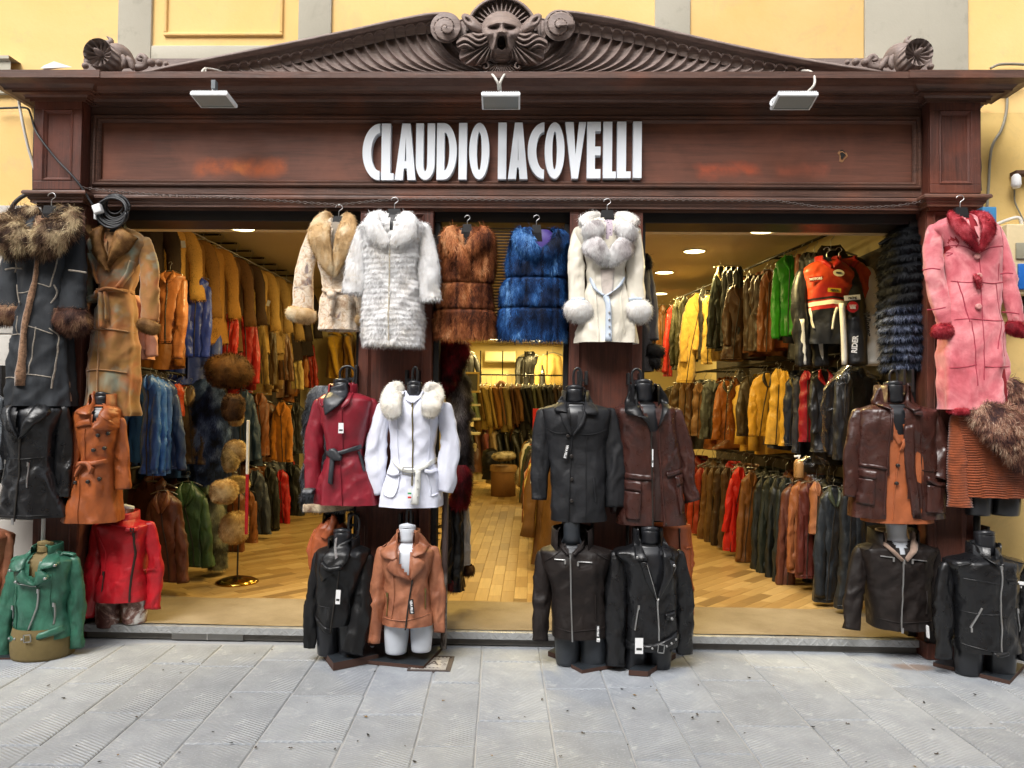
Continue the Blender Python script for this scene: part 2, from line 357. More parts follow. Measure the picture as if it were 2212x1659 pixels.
for a, b in zip(cols[:-1], cols[1:]):
    v = -3.4-random.random()*.5; top = 0.02
    while v < top:
        w = random.uniform(.42, .86)
        if top-(v+w) < .2: w = top-v
        slab(a, b, v, v+w); v += w
# ================================================================== building wall
WY = .15
bl = empty('building', (0, WY, 0), label='yellow plastered street building with grey stucco bands above the shopfront', cat='building')
def bpart(name, px0, px1, py0, py1, m, proud=0., thick=.3, bv=.006):
    a = PY(px0, py0, WY); b = PY(px1, py1, WY); x0, x1 = sorted((a[0], b[0])); z0, z1 = sorted((a[2], b[2]))
    return MB().box(x0, x1, -proud, thick, z0, z1, bv).build(name, m, bl, True)
def bbox(name, x0, x1, z0, z1, m, y0=0., y1=.3, bv=0.0): return MB().box(x0, x1, y0, y1, z0, z1, bv).build(name, m, bl, bv > 0)
XL, XR = -3.12, 2.68
ZW = PY(1106, 160, WY)[2]-.25
bbox('wall', -9, 9, ZW, 9, YEL, 0, .4); bbox('wall', -9, XL, .75, ZW-.001, YEL, 0, .4); bbox('wall', XR, 9, 0.0, ZW-.001, YEL2, 0, .4)
bbox('wall_panel', PY(1490, 60, WY)[0], PY(1865, 60, WY)[0], ZW+.02, 8, YEL, -.006, .1, .004)
def gband(px0, px1, z0=None, z1=9.0, pr=.022):
    a = PY(px0, 60, WY)[0]; b = PY(px1, 60, WY)[0]; bbox('stucco_band', a, b, ZW+.004 if z0 is None else z0, z1, GRY, -pr, .1, .005)
gband(258, 330); gband(646, 717); gband(1414, 1490); gband(1866, 2088)
zb0, zb1 = PY(480, 136, WY)[2], PY(480, 101, WY)[2]
bbox('stucco_band', PY(330, 60, WY)[0]+.002, PY(646, 60, WY)[0]-.002, zb0, zb1, GRY, -.02, .1, .005)
bbox('stucco_band', -9, PY(258, 60, WY)[0]-.35, 3.9+2.0, 6.2, GRY, -.02, .1, .005)
# sunk panel frame above (thin raised bead)
pa, pb = PY(357, 0, WY)[0], PY(613, 0, WY)[0]; pz = PY(480, 72, WY)[2]
for (x0, x1, z0, z1) in ((pa, pb, pz-.02, pz), (pa, pa+.02, pz+.001, 8), (pb-.02, pb, pz+.001, 8)): bbox('panel_bead', x0, x1, z0, z1, YEL, -.018, .05, .004)
# pale stone base left, with joints
zz = [0.0, .38, .72, 1.1, 1.5, 1.92, 2.33, PY(40, 445, WY)[2]]
for k in range(len(zz)-1):
    for j in range(3):
        x1 = XL-.01-.62*j; bbox('stone_block', x1-.615, x1, zz[k]+.003, zz[k+1]-.003, STN, -.03, .2, .006)
# small grey string course beside the cornice on the left
zc0, zc1 = PY(40, 205, WY)[2], PY(40, 137, WY)[2]
prof = [(0, zc0), (.03, zc0), (.03, zc0+.05), (.05, zc0+.07), (.09, zc0+.11), (.10, zc0+.12), (.10, zc1-.03), (.12, zc1-.02), (.12, zc1), (0, zc1)]
MB().sweep(prof, [(-9, 0, 0, -1), (PY(62, 150, WY-.1)[0]-.12, 0, 0, -1), (PY(62, 150, WY-.1)[0]-.12, 0, 0, -1)]).build('string_course', GRY, bl)

# unseen plain building across the street, added to darken reflections and shape the skylight
ob = empty('opposite_building', (0, -10.5, 0), label='plain plastered building added across the narrow street, outside the picture', cat='building')
MB().box(-30, 30, -.5, 0, 0, 9.5).build('wall', plain('weathered_plaster_opposite', rgb('#8d7f6a'), .9, nscale=2), ob); MB().box(-30, 30, -.6, .25, 9.5, 9.8).build('eaves', WD, ob)
for k in range(-6, 7):
    for zz_ in (3.9, 6.8): MB().box(k*2.6-.5, k*2.6+.5, -.02, .03, zz_, zz_+1.6).build('shutter', plain('green_shutter', rgb('#2c4036'), .6), ob)

# ================================================================== shopfront
sf = empty('shopfront', (0, 0, 0), label='carved dark mahogany shopfront with a shell pediment and bearded mask', cat='shopfront')
def zc(py, Y, px=1106): return float(PY(px, py, Y)[2])
XA, XB = float(PY(80, 330, -.1)[0]), float(PY(2112, 330, -.1)[0])       # outer ends of the entablature
XA2, XB2 = float(PY(183, 330, -.1)[0]), float(PY(2002, 330, -.1)[0])     # inner edges of end blocks
FY = -.03
cor = [(.30, 158), (.30, 168), (.28, 171), (.25, 176), (.20, 186), (.175, 196), (.17, 201), (.13, 203), (.13, 208), (.11, 210), (.075, 215), (.06, 221), (.06, 225), (.035, 226), (.035, 231), (0.0, 233)]
pm = [(o, zc(py, FY-o)) for o, py in cor]
topz = pm[0][1]
pm2 = [(-.18, topz+.012), (o0 := .30, topz+.010)] + pm
MB().sweep(pm2, [(XA2, FY, 0, -1), (XB2, FY, 0, -1)]).build('cornice', WD, sf)
EY = -.12
def endblock(x0, x1):
    pe = [(o*.72, z) for o, z in pm]; pe = [(-.2, topz+.02), (pe[0][0], topz+.018)] + pe
    return MB().sweep(pe, [(x0, .15, -1, 0), (x0, EY, -1, -1), (x1, EY, 1, -1), (x1, FY, 1, 0)])
endblock(XA, XA2).build('cornice', WD, sf); endblock(XB2, XB).build('cornice', WD, sf)
zF1, zF0 = zc(233, FY), zc(424, FY)
FADES = []
for (c, x0, y0, x1, y1, col, st) in (('A1', 1195, 975, 1790, 1105, rgb('#b0582c'), 1.), ('A1', 1400, 1000, 1560, 1090, rgb('#cf7634'), 1.), ('A1', 640, 850, 1000, 960, rgb('#6a3626'), .6),
                                    ('A3', 150, 990, 600, 1115, rgb('#a04c30'), 1.), ('A3', 640, 1000, 1030, 1110, rgb('#94503a'), 1.)):
    a = PY(*K(c, x0, y1), FY); b = PY(*K(c, x1, y0), FY); FADES.append((float(a[0]), float(b[0]), float(a[2]), float(b[2]), col, st))
FRZ = m_frieze()
MB().box(XA2-.02, XB2+.02, FY+.012, FY+.2, zF0-.01, zF1+.01).build('frieze_board', FRZ, sf)
def frame(name, x0, x1, z0, z1, w, y0, y1, m, par=sf, bead=True):
    b = MB()
    for (a, c, d, e) in ((x0, x1, z1-w, z1), (x0, x1, z0, z0+w), (x0, x0+w, z0+w, z1-w), (x1-w, x1, z0+w, z1-w)): b.box(a, c, y0, y1, d, e, .004)
    return b.build(name, m, par, False)
def mould(name, x0, x1, z0, z1, y, m, prof, par=sf):   # picture-frame moulding: prof [(inset, out)]
    rings = []
    for (i, o) in prof: rings.append([(x0+i, y-o, z0+i), (x1-i, y-o, z0+i), (x1-i, y-o, z1-i), (x0+i, y-o, z1-i)])
    return MB().loft(rings).build(name, m, par)
fx0, fx1 = float(PY(204, 330, FY)[0]), float(PY(1986, 330, FY)[0]); fz1, fz0 = zc(249, FY-.02), zc(405, FY-.02)
MP = [(0, 0), (0, .022), (.008, .03), (.018, .03), (.022, .018), (.032, .022), (.040, .012), (.046, .0)]
frame('frieze_frame', XA2, XB2, zF0, zF1, max(.02, fz0-zF0), FY-.012, FY+.01, WD)
mould('frieze_moulding', fx0, fx1, fz0, fz1, FY-.001, WD, MP)
for (a, b) in ((XA, XA2), (XB2, XB)):
    MB().box(a, b, EY, .15, zF0, zF1+.02).build('end_block', WDV, sf)
    frame('block_frame', a+.001, b-.001, zF0+.001, zF1+.002, .055, EY-.018, EY-.001, WDV)
    mould('block_moulding', a+.055, b-.055, zF0+.056, zF1-.054, EY-.001, WDV, [(0, .019), (.006, .022), (.014, .012), (.022, .006), (.026, 0)])
# architrave below the frieze: light fillet, cyma, plain board
ar = [(0, 424), (.035, 424), (.04, 427), (.04, 431), (.028, 433), (.018, 438), (.018, 441), (.008, 446), (.008, 450), (-.015, 451), (-.015, 458), (-.2, 458)]
am = [(o, zc(py, FY-o)) for o, py in ar]
MB().sweep(am, [(XA2+.001, FY, 0, -1), (XB2-.001, FY, 0, -1)]).build('architrave', WD, sf)
for (a, b) in ((XA, XA2), (XB2, XB)):
    MB().sweep([(o*1.1+.005, z) for o, z in am], [(a, .15, -1, 0), (a, EY, -1, -1), (b, EY, 1, -1), (b, FY, 1, 0)]).build('architrave', WD, sf)
zA = am[-1][1]
# bullet-like hole and knots in the frieze; hole's shade painted as a flat disc
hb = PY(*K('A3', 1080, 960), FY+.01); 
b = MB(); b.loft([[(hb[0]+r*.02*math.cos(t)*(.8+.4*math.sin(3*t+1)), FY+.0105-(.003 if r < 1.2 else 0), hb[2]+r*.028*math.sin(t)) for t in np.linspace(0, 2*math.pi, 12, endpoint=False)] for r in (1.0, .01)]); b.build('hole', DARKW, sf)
b = MB(); b.loft([[(hb[0]+r*.02*math.cos(t)*(.8+.4*math.sin(3*t+1)), FY+.0095-(.004 if r < 1.5 else 0), hb[2]-.012+r*.024*math.sin(t)) for t in np.linspace(0, 2*math.pi, 12, endpoint=False)] for r in (1.6, 1.02)]); b.build('splintered_edge', plain('bare_splinter', rgb('#a87a52'), .8), sf)
# pillars
def pillar(x0, x1, y0, y1, z0, z1, fr=.055):
    MB().box(x0, x1, y0, y1, z0, z1, .004).build('pillar', WDV, sf)
    frame('pillar_frame', x0+.001, x1-.001, z0+.1, z1-.002, fr, y0-.016, y0-.001, WDV)
    mould('pillar_moulding', x0+fr, x1-fr, z0+.1+fr, z1-fr-.002, y0-.001, WDV, [(0, .016), (.006, .019), (.013, .011), (.02, .004), (.024, 0)])
    MB().box(x0-.012, x1+.012, y0-.03, y1, z0, z0+.098, .006).build('plinth', WDV, sf)
P1a, P1b, P2a, P2b = (float(PY(x, 700, 0)[0]) for x in (776, 934, 1229, 1387))
pillar(P1a, P1b, 0, .25, 0, zA); pillar(P2a, P2b, 0, .25, 0, zA)
SLa, SLb, SRa, SRb = XA+.02, XA2, XB2+.01, XB-.02
pillar(SLa, SLb, -.06, .16, 0, zA, .04); pillar(SRa, SRb, -.06, .16, 0, zA, .04)
# black shutter boxes, jambs
zS = float(PY(1106, 482, .07)[2])
def opening(x0, x1, jl, jr):
    MB().box(x0, x1, .05, .3, zS, zA-.002, .004).build('shutter_box', BLK, sf)
    MB().box(x0, x0+jl, .06, .16, 0.05, zS-.001, .003).build('door_jamb', BLK, sf); MB().box(x1-jr, x1, .06, .16, 0.05, zS-.001, .003).build('door_jamb', BLK, sf)
opening(SLb+.001, P1a-.001, .10, .03); opening(P1b+.001, P2a-.001, .035, .03); opening(P2b+.001, SRa-.001, .025, .05)
# thresholds: stone riser with checker-plate nosing
FZ = .09
for (a, b) in ((SLb+.014, P1a-.014), (P1b+.014, P2a-.014), (P2b+.014, SRa-.014)):
    s = empty('threshold', ((a+b)/2, .05, 0)); s.parent = sf
    MB().box(a-(a+b)/2, b-(a+b)/2, -.02, .2, 0, FZ-.046, .004).build('riser', m_plaster('old_riser_stone', rgb('#6d6a66'), rgb('#7d7a75'), rgb('#57534f')) if 'riser' not in _lm else _lm['riser'], s)
    MB().box(a-(a+b)/2, b-(a+b)/2, -.055, .06, FZ-.045, FZ, .004).build('tread_plate', TREAD, s)
# iron vent grille in the left riser
gx0, gx1 = float(PY(372, 1375, .02)[0]), float(PY(526, 1375, .02)[0])
vg = empty('vent_grille', ((gx0+gx1)/2, .012, .003)); vg.parent = sf; hw = (gx1-gx0)/2
for k in range(7): MB().box(-hw, hw, 0, .012, .002+k*.0058, .0045+k*.0058).build('slat', STEEL, vg)
MB().box(-.004, .004, -.002, .012, 0, .042).build('bar', STEEL, vg)

# ------------------------------------------------------------------ pediment
PYT = -.13
ped = empty('pediment', (0, PYT, topz)); ped.parent = sf
RIMO = [(150, 170), (292, 156), (361, 141.5), (500, 114), (640, 86.5), (768, 60), (830, 46), (894, 33), (930, 27), (963, 25.5), (975, 31)]
RIMOR = [(1196, 27), (1208, 21.5), (1303, 33), (1390, 51), (1481, 72), (1652, 109), (1826, 140), (1895, 149.5), (2060, 172)]
SCL = [(430, 158), (486, 149), (590, 131.5), (694, 107.5), (764, 89), (852, 67), (921, 57), (1000, 52)]
SCR = [(1165, 50), (1240, 55), (1300, 65), (1390, 83), (1481, 107), (1560, 124), (1640, 140), (1720, 153), (1760, 159)]
def pp(x, y, Y): w = PY(x, y, Y); return np.array((w[0], Y-PYT, w[2]-topz))
def rim(pts, sc):
    fo = interp([p[0] for p in pts], [p[1] for p in pts]); fs = interp([p[0] for p in sc], [p[1] for p in sc])
    xs = np.linspace(pts[0][0], pts[-1][0], 60)
    prof = lambda x: [(fo(x)+3, .12), (fo(x)+1, -.05), (fo(x), -.06), (fo(x)+5, -.065), (fo(x)+8, -.05), (fo(x)+11, -.045), (fo(x)+15, -.03), (fo(x)+16, .0), (max(fo(x)+20, min(fs(x)+2, 178)), .015), (max(fo(x)+24, min(fs(x)+16, 190)), .02)]
    return MB().loft([[pp(x, y, PYT+o) for (y, o) in prof(x)] for x in xs], False)
rim(RIMO, SCL).build('raking_cornice', WC, ped, True); rim(RIMOR, SCR).build('raking_cornice', WC, ped, True)
MB().box(XA2-.1, XB2+.1, .16, .24, -.05, .25).build('backing_board', WC, ped)
def flutes(sc, xs, sgn):
    fs = interp([p[0] for p in sc], [p[1] for p in sc])
    for a, b in zip(xs[:-1], xs[1:]):
        rings = []; C = 9
        for t in np.linspace(0, math.pi/2, 13):
            row = []
            for u in np.linspace(0, 1, C):
                x = a+(b-a)*u; yr = float(fs(x)); arch = math.sqrt(max(0, 1-(2*u-1)**2))*abs(b-a)*.33
                h = 158-yr; dx = sgn*(1.35*h+8); q = math.sin(t)
                X = x+dx*(1-math.cos(t)); Yp = yr-arch*(1-q)**3+h*q
                dep = -.005-.075*q**1.5+.062*math.sin(math.pi*u)**.7*(1-.35*q)
                row.append(pp(X, Yp, PYT+dep+.02))
            rings.append(row)
        m = MB().loft(rings, False)
        arc = [pp(a+(b-a)*u, float(fs(a+(b-a)*u))-math.sqrt(max(0, 1-(2*u-1)**2))*abs(b-a)*.40, PYT-.012) for u in np.linspace(0, 1, 9)]
        m.tube(arc, .0065, 5); m.build('flute', WC, ped, True)
flutes(SCL, list(np.linspace(470, 1010, 25)), 1); flutes(SCR, list(np.linspace(1160, 1745, 26)), -1)
# mask, carved as a relief
def G2(x, y, cx, cy, rx, ry, a=0.):
    dx, dy = x-cx, y-cy; c, s = math.cos(a), math.sin(a); return np.exp(-(((dx*c+dy*s)/rx)**2+((-dx*s+dy*c)/ry)**2))
def dome(x, y, cx, cy, rx, ry, a=0.):
    dx, dy = x-cx, y-cy; c, s = math.cos(a), math.sin(a); return np.sqrt(np.maximum(0, 1-((dx*c+dy*s)/rx)**2-((-dx*s+dy*c)/ry)**2))
def segd(x, y, pts):
    d = np.full(x.shape, 1e9)
    for (a, b), (c, e) in zip(pts[:-1], pts[1:]):
        vx, vy = c-a, e-b; t = np.clip(((x-a)*vx+(y-b)*vy)/(vx*vx+vy*vy), 0, 1); d = np.minimum(d, np.hypot(x-a-t*vx, y-b-t*vy))
    return d
def mask():
    nx, ny = 200, 150
    X, Y = np.meshgrid(np.linspace(500, 1720, nx), np.linspace(150, 985, ny)); m = np.abs(X-1108); x = 1108+m
    H = np.maximum(.16*dome(x, Y, 1108, 470, 300, 330)**.8, 0)
    H += .035*G2(x, Y, 1205, 318, 90, 26, .25)+.02*G2(x, Y, 1108, 290, 150, 30)          # brows, forehead
    H -= .065*G2(x, Y, 1215, 372, 62, 22, .15); H += .022*G2(x, Y, 1212, 376, 34, 12)      # eye sockets, lids
    H += .05*G2(x, Y, 1108, 370, 34, 70)+.06*G2(x, Y, 1108, 425, 52, 34)+.025*G2(x, Y, 1158, 432, 22, 20)  # nose
    H += .045*G2(x, Y, 1290, 450, 80, 60)                                                   # cheeks
    d = segd(x, Y, [(1150, 430), (1185, 500), (1200, 580), (1225, 660)]); H += .05*np.exp(-(d/20)**2)
    H -= .24*np.clip(1.5*np.maximum(0, 1-((x-1108)/62)**2-((Y-575)/98)**2), 0, 1)          # open mouth
    d = segd(x, Y, [(1108, 675), (1150, 650)]); H += .03*np.exp(-(d/18)**2)
    H = np.maximum(H, .11*dome(x, Y, 1108, 740, 150, 110)+.02*np.sin(Y/14.)*G2(x, Y, 1108, 760, 90, 40))  # chin
    # side wings of the beard, swept outwards
    bw = dome(x, Y, 1430, 700, 260, 175, .35); r = np.hypot(x-1230, Y-560); th = np.arctan2(Y-560, x-1230)
    H = np.maximum(H, np.where(bw > 0, .03+.10*bw**.6+.024*np.cos(th*26), 0))
    # hair locks
    hl = dome(x, Y, 1500, 555, 235, 120, .18); H = np.maximum(H, np.where(hl > 0, .05+.12*hl**.6+.025*np.sin((Y+40*np.sin(x/60.))/11.), 0))
    # ear leaves
    el = dome(x, Y, 1500, 320, 190, 85, -.75); H = np.maximum(H, np.where(el > 0, .03+.12*el**.7-.05*G2(x, Y, 1560, 270, 50, 24, -.75), 0))
    # small scrolls and shell under the chin
    sc = dome(x, Y, 1330, 885, 62, 58); rr = np.hypot(x-1330, Y-885); tt = np.arctan2(Y-885, x-1330); H = np.maximum(H, np.where(sc > 0, .06+.03*np.sign(np.sin(rr/9.-tt)), 0))
    sh = dome(x, Y, 1108, 940, 230, 100); H = np.maximum(H, np.where((sh > 0) & (Y < 985), .07*sh**.5+.010*np.cos(np.arctan2(x-1108, np.maximum(1, Y-780))*40), 0))
    mouth = ((x-1108)/75)**2+((Y-575)/112)**2 < 1; H = np.where(mouth, np.maximum(H, -.06), H); keep = (H > .018) | mouth
    V = [pp(*K('F', X[i, j], Y[i, j]), PYT-.05-H[i, j]*.85) for i in range(ny) for j in range(nx)]
    Fc = [(i*nx+j, (i+1)*nx+j, (i+1)*nx+j+1, i*nx+j+1) for i in range(ny-1) for j in range(nx-1) if keep[i:i+2, j:j+2].all()]
    used = sorted({q for f in Fc for q in f}); mp = {q: k for k, q in enumerate(used)}
    mk('mask_relief', [V[q] for q in used], [[mp[q] for q in f] for f in Fc], WC, ped)
mask()
b0_, b1_ = pp(*K('F', 600, 960), PYT), pp(*K('F', 1620, 230), PYT); MB().box(b0_[0], b1_[0], -.01, .03, b0_[2], b1_[2]).build('backing_board', WC, ped)
# radiant fan behind the mask with its arched rim
cx, cy = 1108, 420
rings = []
for r in np.linspace(.42, 1, 9):
    row = []
    for t in np.linspace(math.pi*.02, math.pi*.98, 160):
        rib = .022*max(-.5, math.cos(t*36)) if .5 < r < .97 else 0
        row.append(pp(*K('F', cx+r*440*math.cos(t), cy-r*430*math.sin(t)), PYT-.02-rib-.05*(1-r)))
    rings.append(row)
MB().loft(rings, False).build('ray_fan', WC, ped, True)
rings = []
for (r, o) in ((.99, .05), (.99, -.05), (1.02, -.07), (1.08, -.07), (1.10, -.05), (1.10, .15)):
    rings.append([pp(*K('F', cx+r*440*math.cos(t), cy-r*430*math.sin(t)), PYT+o) for t in np.linspace(.02, math.pi-.02, 48)])
MB().loft(rings, False).build('arch_rim', WC, ped, True)
def volute(F, cxy, R, flip):
    cx, cy = cxy; rings = []
    for r in np.linspace(.02, 1, 30):
        row = []
        for t in np.linspace(0, 2*math.pi, 49)[:-1]:
            ph = 2.1*(1-r)+flip*t/(2*math.pi); k = math.floor(ph); fr = ph-k; hgt = .045+.026*(k+min(1., fr*8)) - (.02 if fr < .05 else 0)
            hgt += .02*(1-r)
            row.append(pp(*K(F, cx+r*R*math.cos(t), cy-r*R*math.sin(t)), PYT-.05-hgt))
        rings.append(row)
    rings.append([pp(*K(F, cx+R*math.cos(t), cy-R*math.sin(t)), PYT+.1) for t in np.linspace(0, 2*math.pi, 49)[:-1]])
    MB().loft(rings).build('volute', WC, ped, True)
volute('F', (360, 370), 208, 1); volute('F', (1880, 340), 212, -1)
# corner cornucopias with a flower mouth
def corner(c, fc, fr, tail, leaf, name):
    g = empty(name, pp(*K(c, *fc), PYT-.06)); g.parent = ped; o = np.array(g.location)
    def q(x, y, d): return pp(*K(c, x, y), PYT+d)-o
    C = q(*fc, -.10); R = float(np.linalg.norm(q(fc[0]+fr, fc[1], -.10)-C))
    b = MB(); prev = None; T = np.array([q(x, y, d) for (x, y, d) in tail]); P = curvepts(np.vstack([C+np.array((0, .03, 0)), T]), 16); rad = np.interp(np.linspace(0, 1, 16), [0, .35, .75, 1], [R*1.02, R*.92, R*.5, R*.25])
    b.tube(P, rad, 20); b.build('horn', WC, g, True)
    rings = []
    for r in np.linspace(.12, 1.05, 10): rings.append([(C[0]+R*r*math.cos(t), C[1]-.05+.05*abs(math.cos(t*7))*r*(1 if r < .95 else 0)-.035*r**2, C[2]+R*r*math.sin(t)) for t in np.linspace(0, 2*math.pi, 70)[:-1]])
    rings.append([(C[0]+R*1.07*math.cos(t), C[1]+.06, C[2]+R*1.07*math.sin(t)) for t in np.linspace(0, 2*math.pi, 70)[:-1]])
    MB().loft(rings).build('flower', WC, g, True)
    MB().tube([C+np.array((0, -.04-.02*k, .002*k)) for k in range(5)], [R*.16, R*.2, R*.22, R*.17, R*.05], 10).build('flower_bud', WC, g, True)
    MB().tube(curvepts([q(x, y, -.04) for (x, y) in leaf], 12), np.interp(np.linspace(0, 1, 12), [0, .3, 1], [R*.35, R*.3, R*.05]), 10).build('leaf_tip', WC, g, True)
    return g, q, R
g, q, R = corner('A1', (655, 365), 82, [(740, 350, -.03), (800, 385, .0), (835, 410, .02)], [(640, 285), (680, 270), (692, 250), (665, 228)], 'cornucopia')
S2 = lambda g, q, x, y, r, nm: MB().tube([q(x, y, -.05)+np.array((0, -r*k, 0)) for k in (-1, -.9, -.5, 0, .5, .9, 1)], [r*.1, r*.45, r*.87, r, r*.87, r*.45, r*.1], 14).build(nm, WC, g, True)
for (x, y, r) in ((940, 390, .026), (990, 393, .021), (1035, 397, .014), (530, 410, .02)): S2(g, q, x, y, r, 'berry')
MB().tube(curvepts([q(840, 425, -.05), q(900, 410, -.05), q(908, 365, -.06), q(878, 345, -.06), q(860, 365, -.07), q(882, 375, -.07)], 24), np.linspace(.022, .01, 24), 8).build('scroll', WC, g, True)
for (p) in ([(760, 340), (775, 380), (760, 430)], [(790, 350), (815, 390), (830, 440)]): MB().tube(curvepts([q(x, y, -.11) for x, y in p], 10), [.006, .012, .016, .018, .018, .018, .018, .016, .012, .004], 8).build('acanthus_leaf', WC, g, True)
g, q, R = corner('A3', (1515, 365), 82, [(1430, 345, -.03), (1370, 380, .0), (1335, 410, .02)], [(1530, 285), (1490, 268), (1480, 250), (1510, 222)], 'cornucopia')
for (x, y, r) in ((1225, 388, .026), (1165, 385, .023), (1112, 388, .015), (1630, 415, .02)): S2(g, q, x, y, r, 'berry')
MB().tube(curvepts([q(1330, 425, -.05), q(1255, 410, -.05), q(1245, 370, -.06), q(1275, 348, -.06), q(1295, 368, -.07), q(1272, 378, -.07)], 24), np.linspace(.022, .01, 24), 8).build('scroll', WC, g, True)
for (p) in ([(1400, 340), (1380, 385), (1395, 435)], [(1365, 350), (1335, 395), (1315, 435)]): MB().tube(curvepts([q(x, y, -.11) for x, y in p], 10), [.006, .012, .016, .018, .018, .018, .018, .016, .012, .004], 8).build('acanthus_leaf', WC, g, True)

# ------------------------------------------------------------------ sign letters
def tess(outl, holes, zf, zb):  # 2d loops -> extruded mesh (x, y depth, z)
    from mathutils.geometry import tessellate_polygon
    loops = [outl]+holes; pts = [p for lp in loops for p in lp]
    tri = tessellate_polygon([[Vector((p[0], p[1], 0)) for p in lp] for lp in loops]); n = len(pts)
    v = [(p[0], zf, p[1]) for p in pts]+[(p[0], zb, p[1]) for p in pts]; f = [tuple(t) for t in tri]; k = 0
    for lp in loops:
        for i in range(len(lp)): j = (i+1) % len(lp); f.append((k+i, k+j, n+k+j, n+k+i))
        k += len(lp)
    return v, f
def ell(cx, cy, rx, ry, a0, a1, n=18): return [(cx+rx*math.cos(t), cy+ry*math.sin(t)) for t in np.linspace(math.radians(a0), math.radians(a1), n)]
def glyph(ch, w, h):
    s = 50.; t = 52.
    if ch == 'I': return [(0, 0), (w, 0), (w, h), (0, h)], []
    if ch == 'L': return [(0, 0), (w, 0), (w, 42), (s+6, 42), (s+6, h), (0, h)], []
    if ch == 'E': return [(0, 0), (w, 0), (w, 58), (s, 58), (s, 145), (w, 145), (w, 200), (s, 200), (s, h-58), (w, h-58), (w, h), (0, h)], []
    if ch == 'O': return ell(w/2, h/2, w/2, h/2, 0, 351, 40), [ell(w/2, h/2, w/2-s+2, h/2-58, 0, 348, 30)]
    if ch == 'C': return ell(w, h/2, w, h/2, 90, 270, 28)+ell(w, h/2, w-s-4, h/2-58, 270, 90, 24), []
    if ch == 'D': return [(0, h), (0, 0), (w*.35, 0)]+ell(w*.35, h/2, w*.65, h/2, -88, 88, 24)+[(w*.35, h)], [[(s-2, 58), (s-2, h-58)]+ell(s-2, h/2, w-2*s+6, h/2-58, 88, -88, 18)]
    if ch == 'U': return [(0, h), (0, h*.3)]+ell(w/2, h*.3, w/2, h*.3, 182, 358, 22)+[(w, h*.3), (w, h), (w-s+3, h), (w-s+3, h*.3)]+ell(w/2, h*.3, w/2-s+3, h*.3-54, 358, 182, 16)+[(s-3, h*.3), (s-3, h)], []
    if ch == 'A': return [(0, 0), (s, 0), (s+6, 72), (w-s-6, 72), (w-s, 0), (w, 0), (w*.72, h), (w*.33, h)], [[(s+11, 118), (w/2+1, h-85), (w-s-9, 118)]]
    if ch == 'V': return [(0, h), (w*.33, 0), (w*.63, 0), (w, h), (w*.66, h), (w*.505, 150), (w*.40, h)], []
WHT = plain('white_sign_polystyrene', rgb('#e4e9f0'), .55, nscale=8, var=.05)
sg = empty('shop_sign', PY(*K('A2', 1068, 935), FY), label='white raised letters reading CLAUDIO IACOVELLI on the dark frieze', cat='sign'); so_ = np.array(sg.location)
for ch, a, b in (('C', 197, 305), ('L', 315, 393), ('A', 400, 530), ('U', 530, 648), ('D', 660, 785), ('I', 797, 848), ('O', 862, 988), ('I', 1042, 1094), ('A', 1105, 1228), ('C', 1227, 1330), ('O', 1333, 1457), ('V', 1460, 1590), ('E', 1597, 1682), ('L', 1698, 1778), ('L', 1785, 1870), ('I', 1885, 1938)):
    bot = 1119-.0083*(a-197); top = 766-.0103*(a-197); o0 = PY(*K('A2', a, bot), FY-.05); sc = float((PY(*K('A2', b, bot), FY-.05)[0]-o0[0])/(b-a))
    ou, ho = glyph(ch, b-a, bot-top); v, f = tess([(p[0]*sc, p[1]*sc) for p in ou], [[(p[0]*sc, p[1]*sc) for p in hh] for hh in ho], -.045, .008)
    o = mk('letter_'+ch, v, f, WHT, sg, False, np.array((o0[0], FY, o0[2]))-so_); o.name = 'letter'

# ================================================================== shop interior
RM = empty('shop_room', (0, 4.5, 0)); tag(RM, kind='structure')
def rbox(name, x0, x1, y0, y1, z0, z1, m):
    o = MB().box(x0, x1, y0, y1, z0, z1).build(name, m); tag(o, kind='structure'); return o
BY, LX, RX, PXW = 9.4, -3.3, 2.72, -1.42
fl = rbox('floor', LX, RX, .2, BY, -.02, FZ-.006, plain('floor_underlay', rgb('#6e5836'), .7))
rbox('wall_left', LX-.1, LX, .3, 6.2, 0, 3.3, WALLI); rbox('wall_right', RX, RX+.1, .3, BY, 0, 3.3, WALLI)
rbox('wall_back_left', LX, PXW, 6.1, 6.2, 0, 3.3, WALLI); rbox('wall_partition', PXW, PXW+.1, 6.101, BY, 0, 3.3, WALLI); rbox('wall_back', PXW+.1, RX, BY, BY+.1, 0, 3.3, WALLI)
rbox('ceiling', LX, RX, .68, BY, 3.12, 3.2, CEIL); rbox('ceiling_soffit', LX, RX, .3, .68, 2.72, 3.3, CEIL); rbox('ceiling_back', PXW+.1, 1.15, 6.6, BY-.001, 2.62, 3.1, CEIL)
DPN = plain('rack_gap_shade', (.05, .038, .026), .8)
rbox('gap_shade_right', RX-.03, RX-.002, .4, 6.6, .1, 2.75, DPN); rbox('gap_shade_left', LX+.002, LX+.03, .4, 6.05, .1, 2.3, DPN)  # dark sheets added to paint the shade in the gaps behind the racks
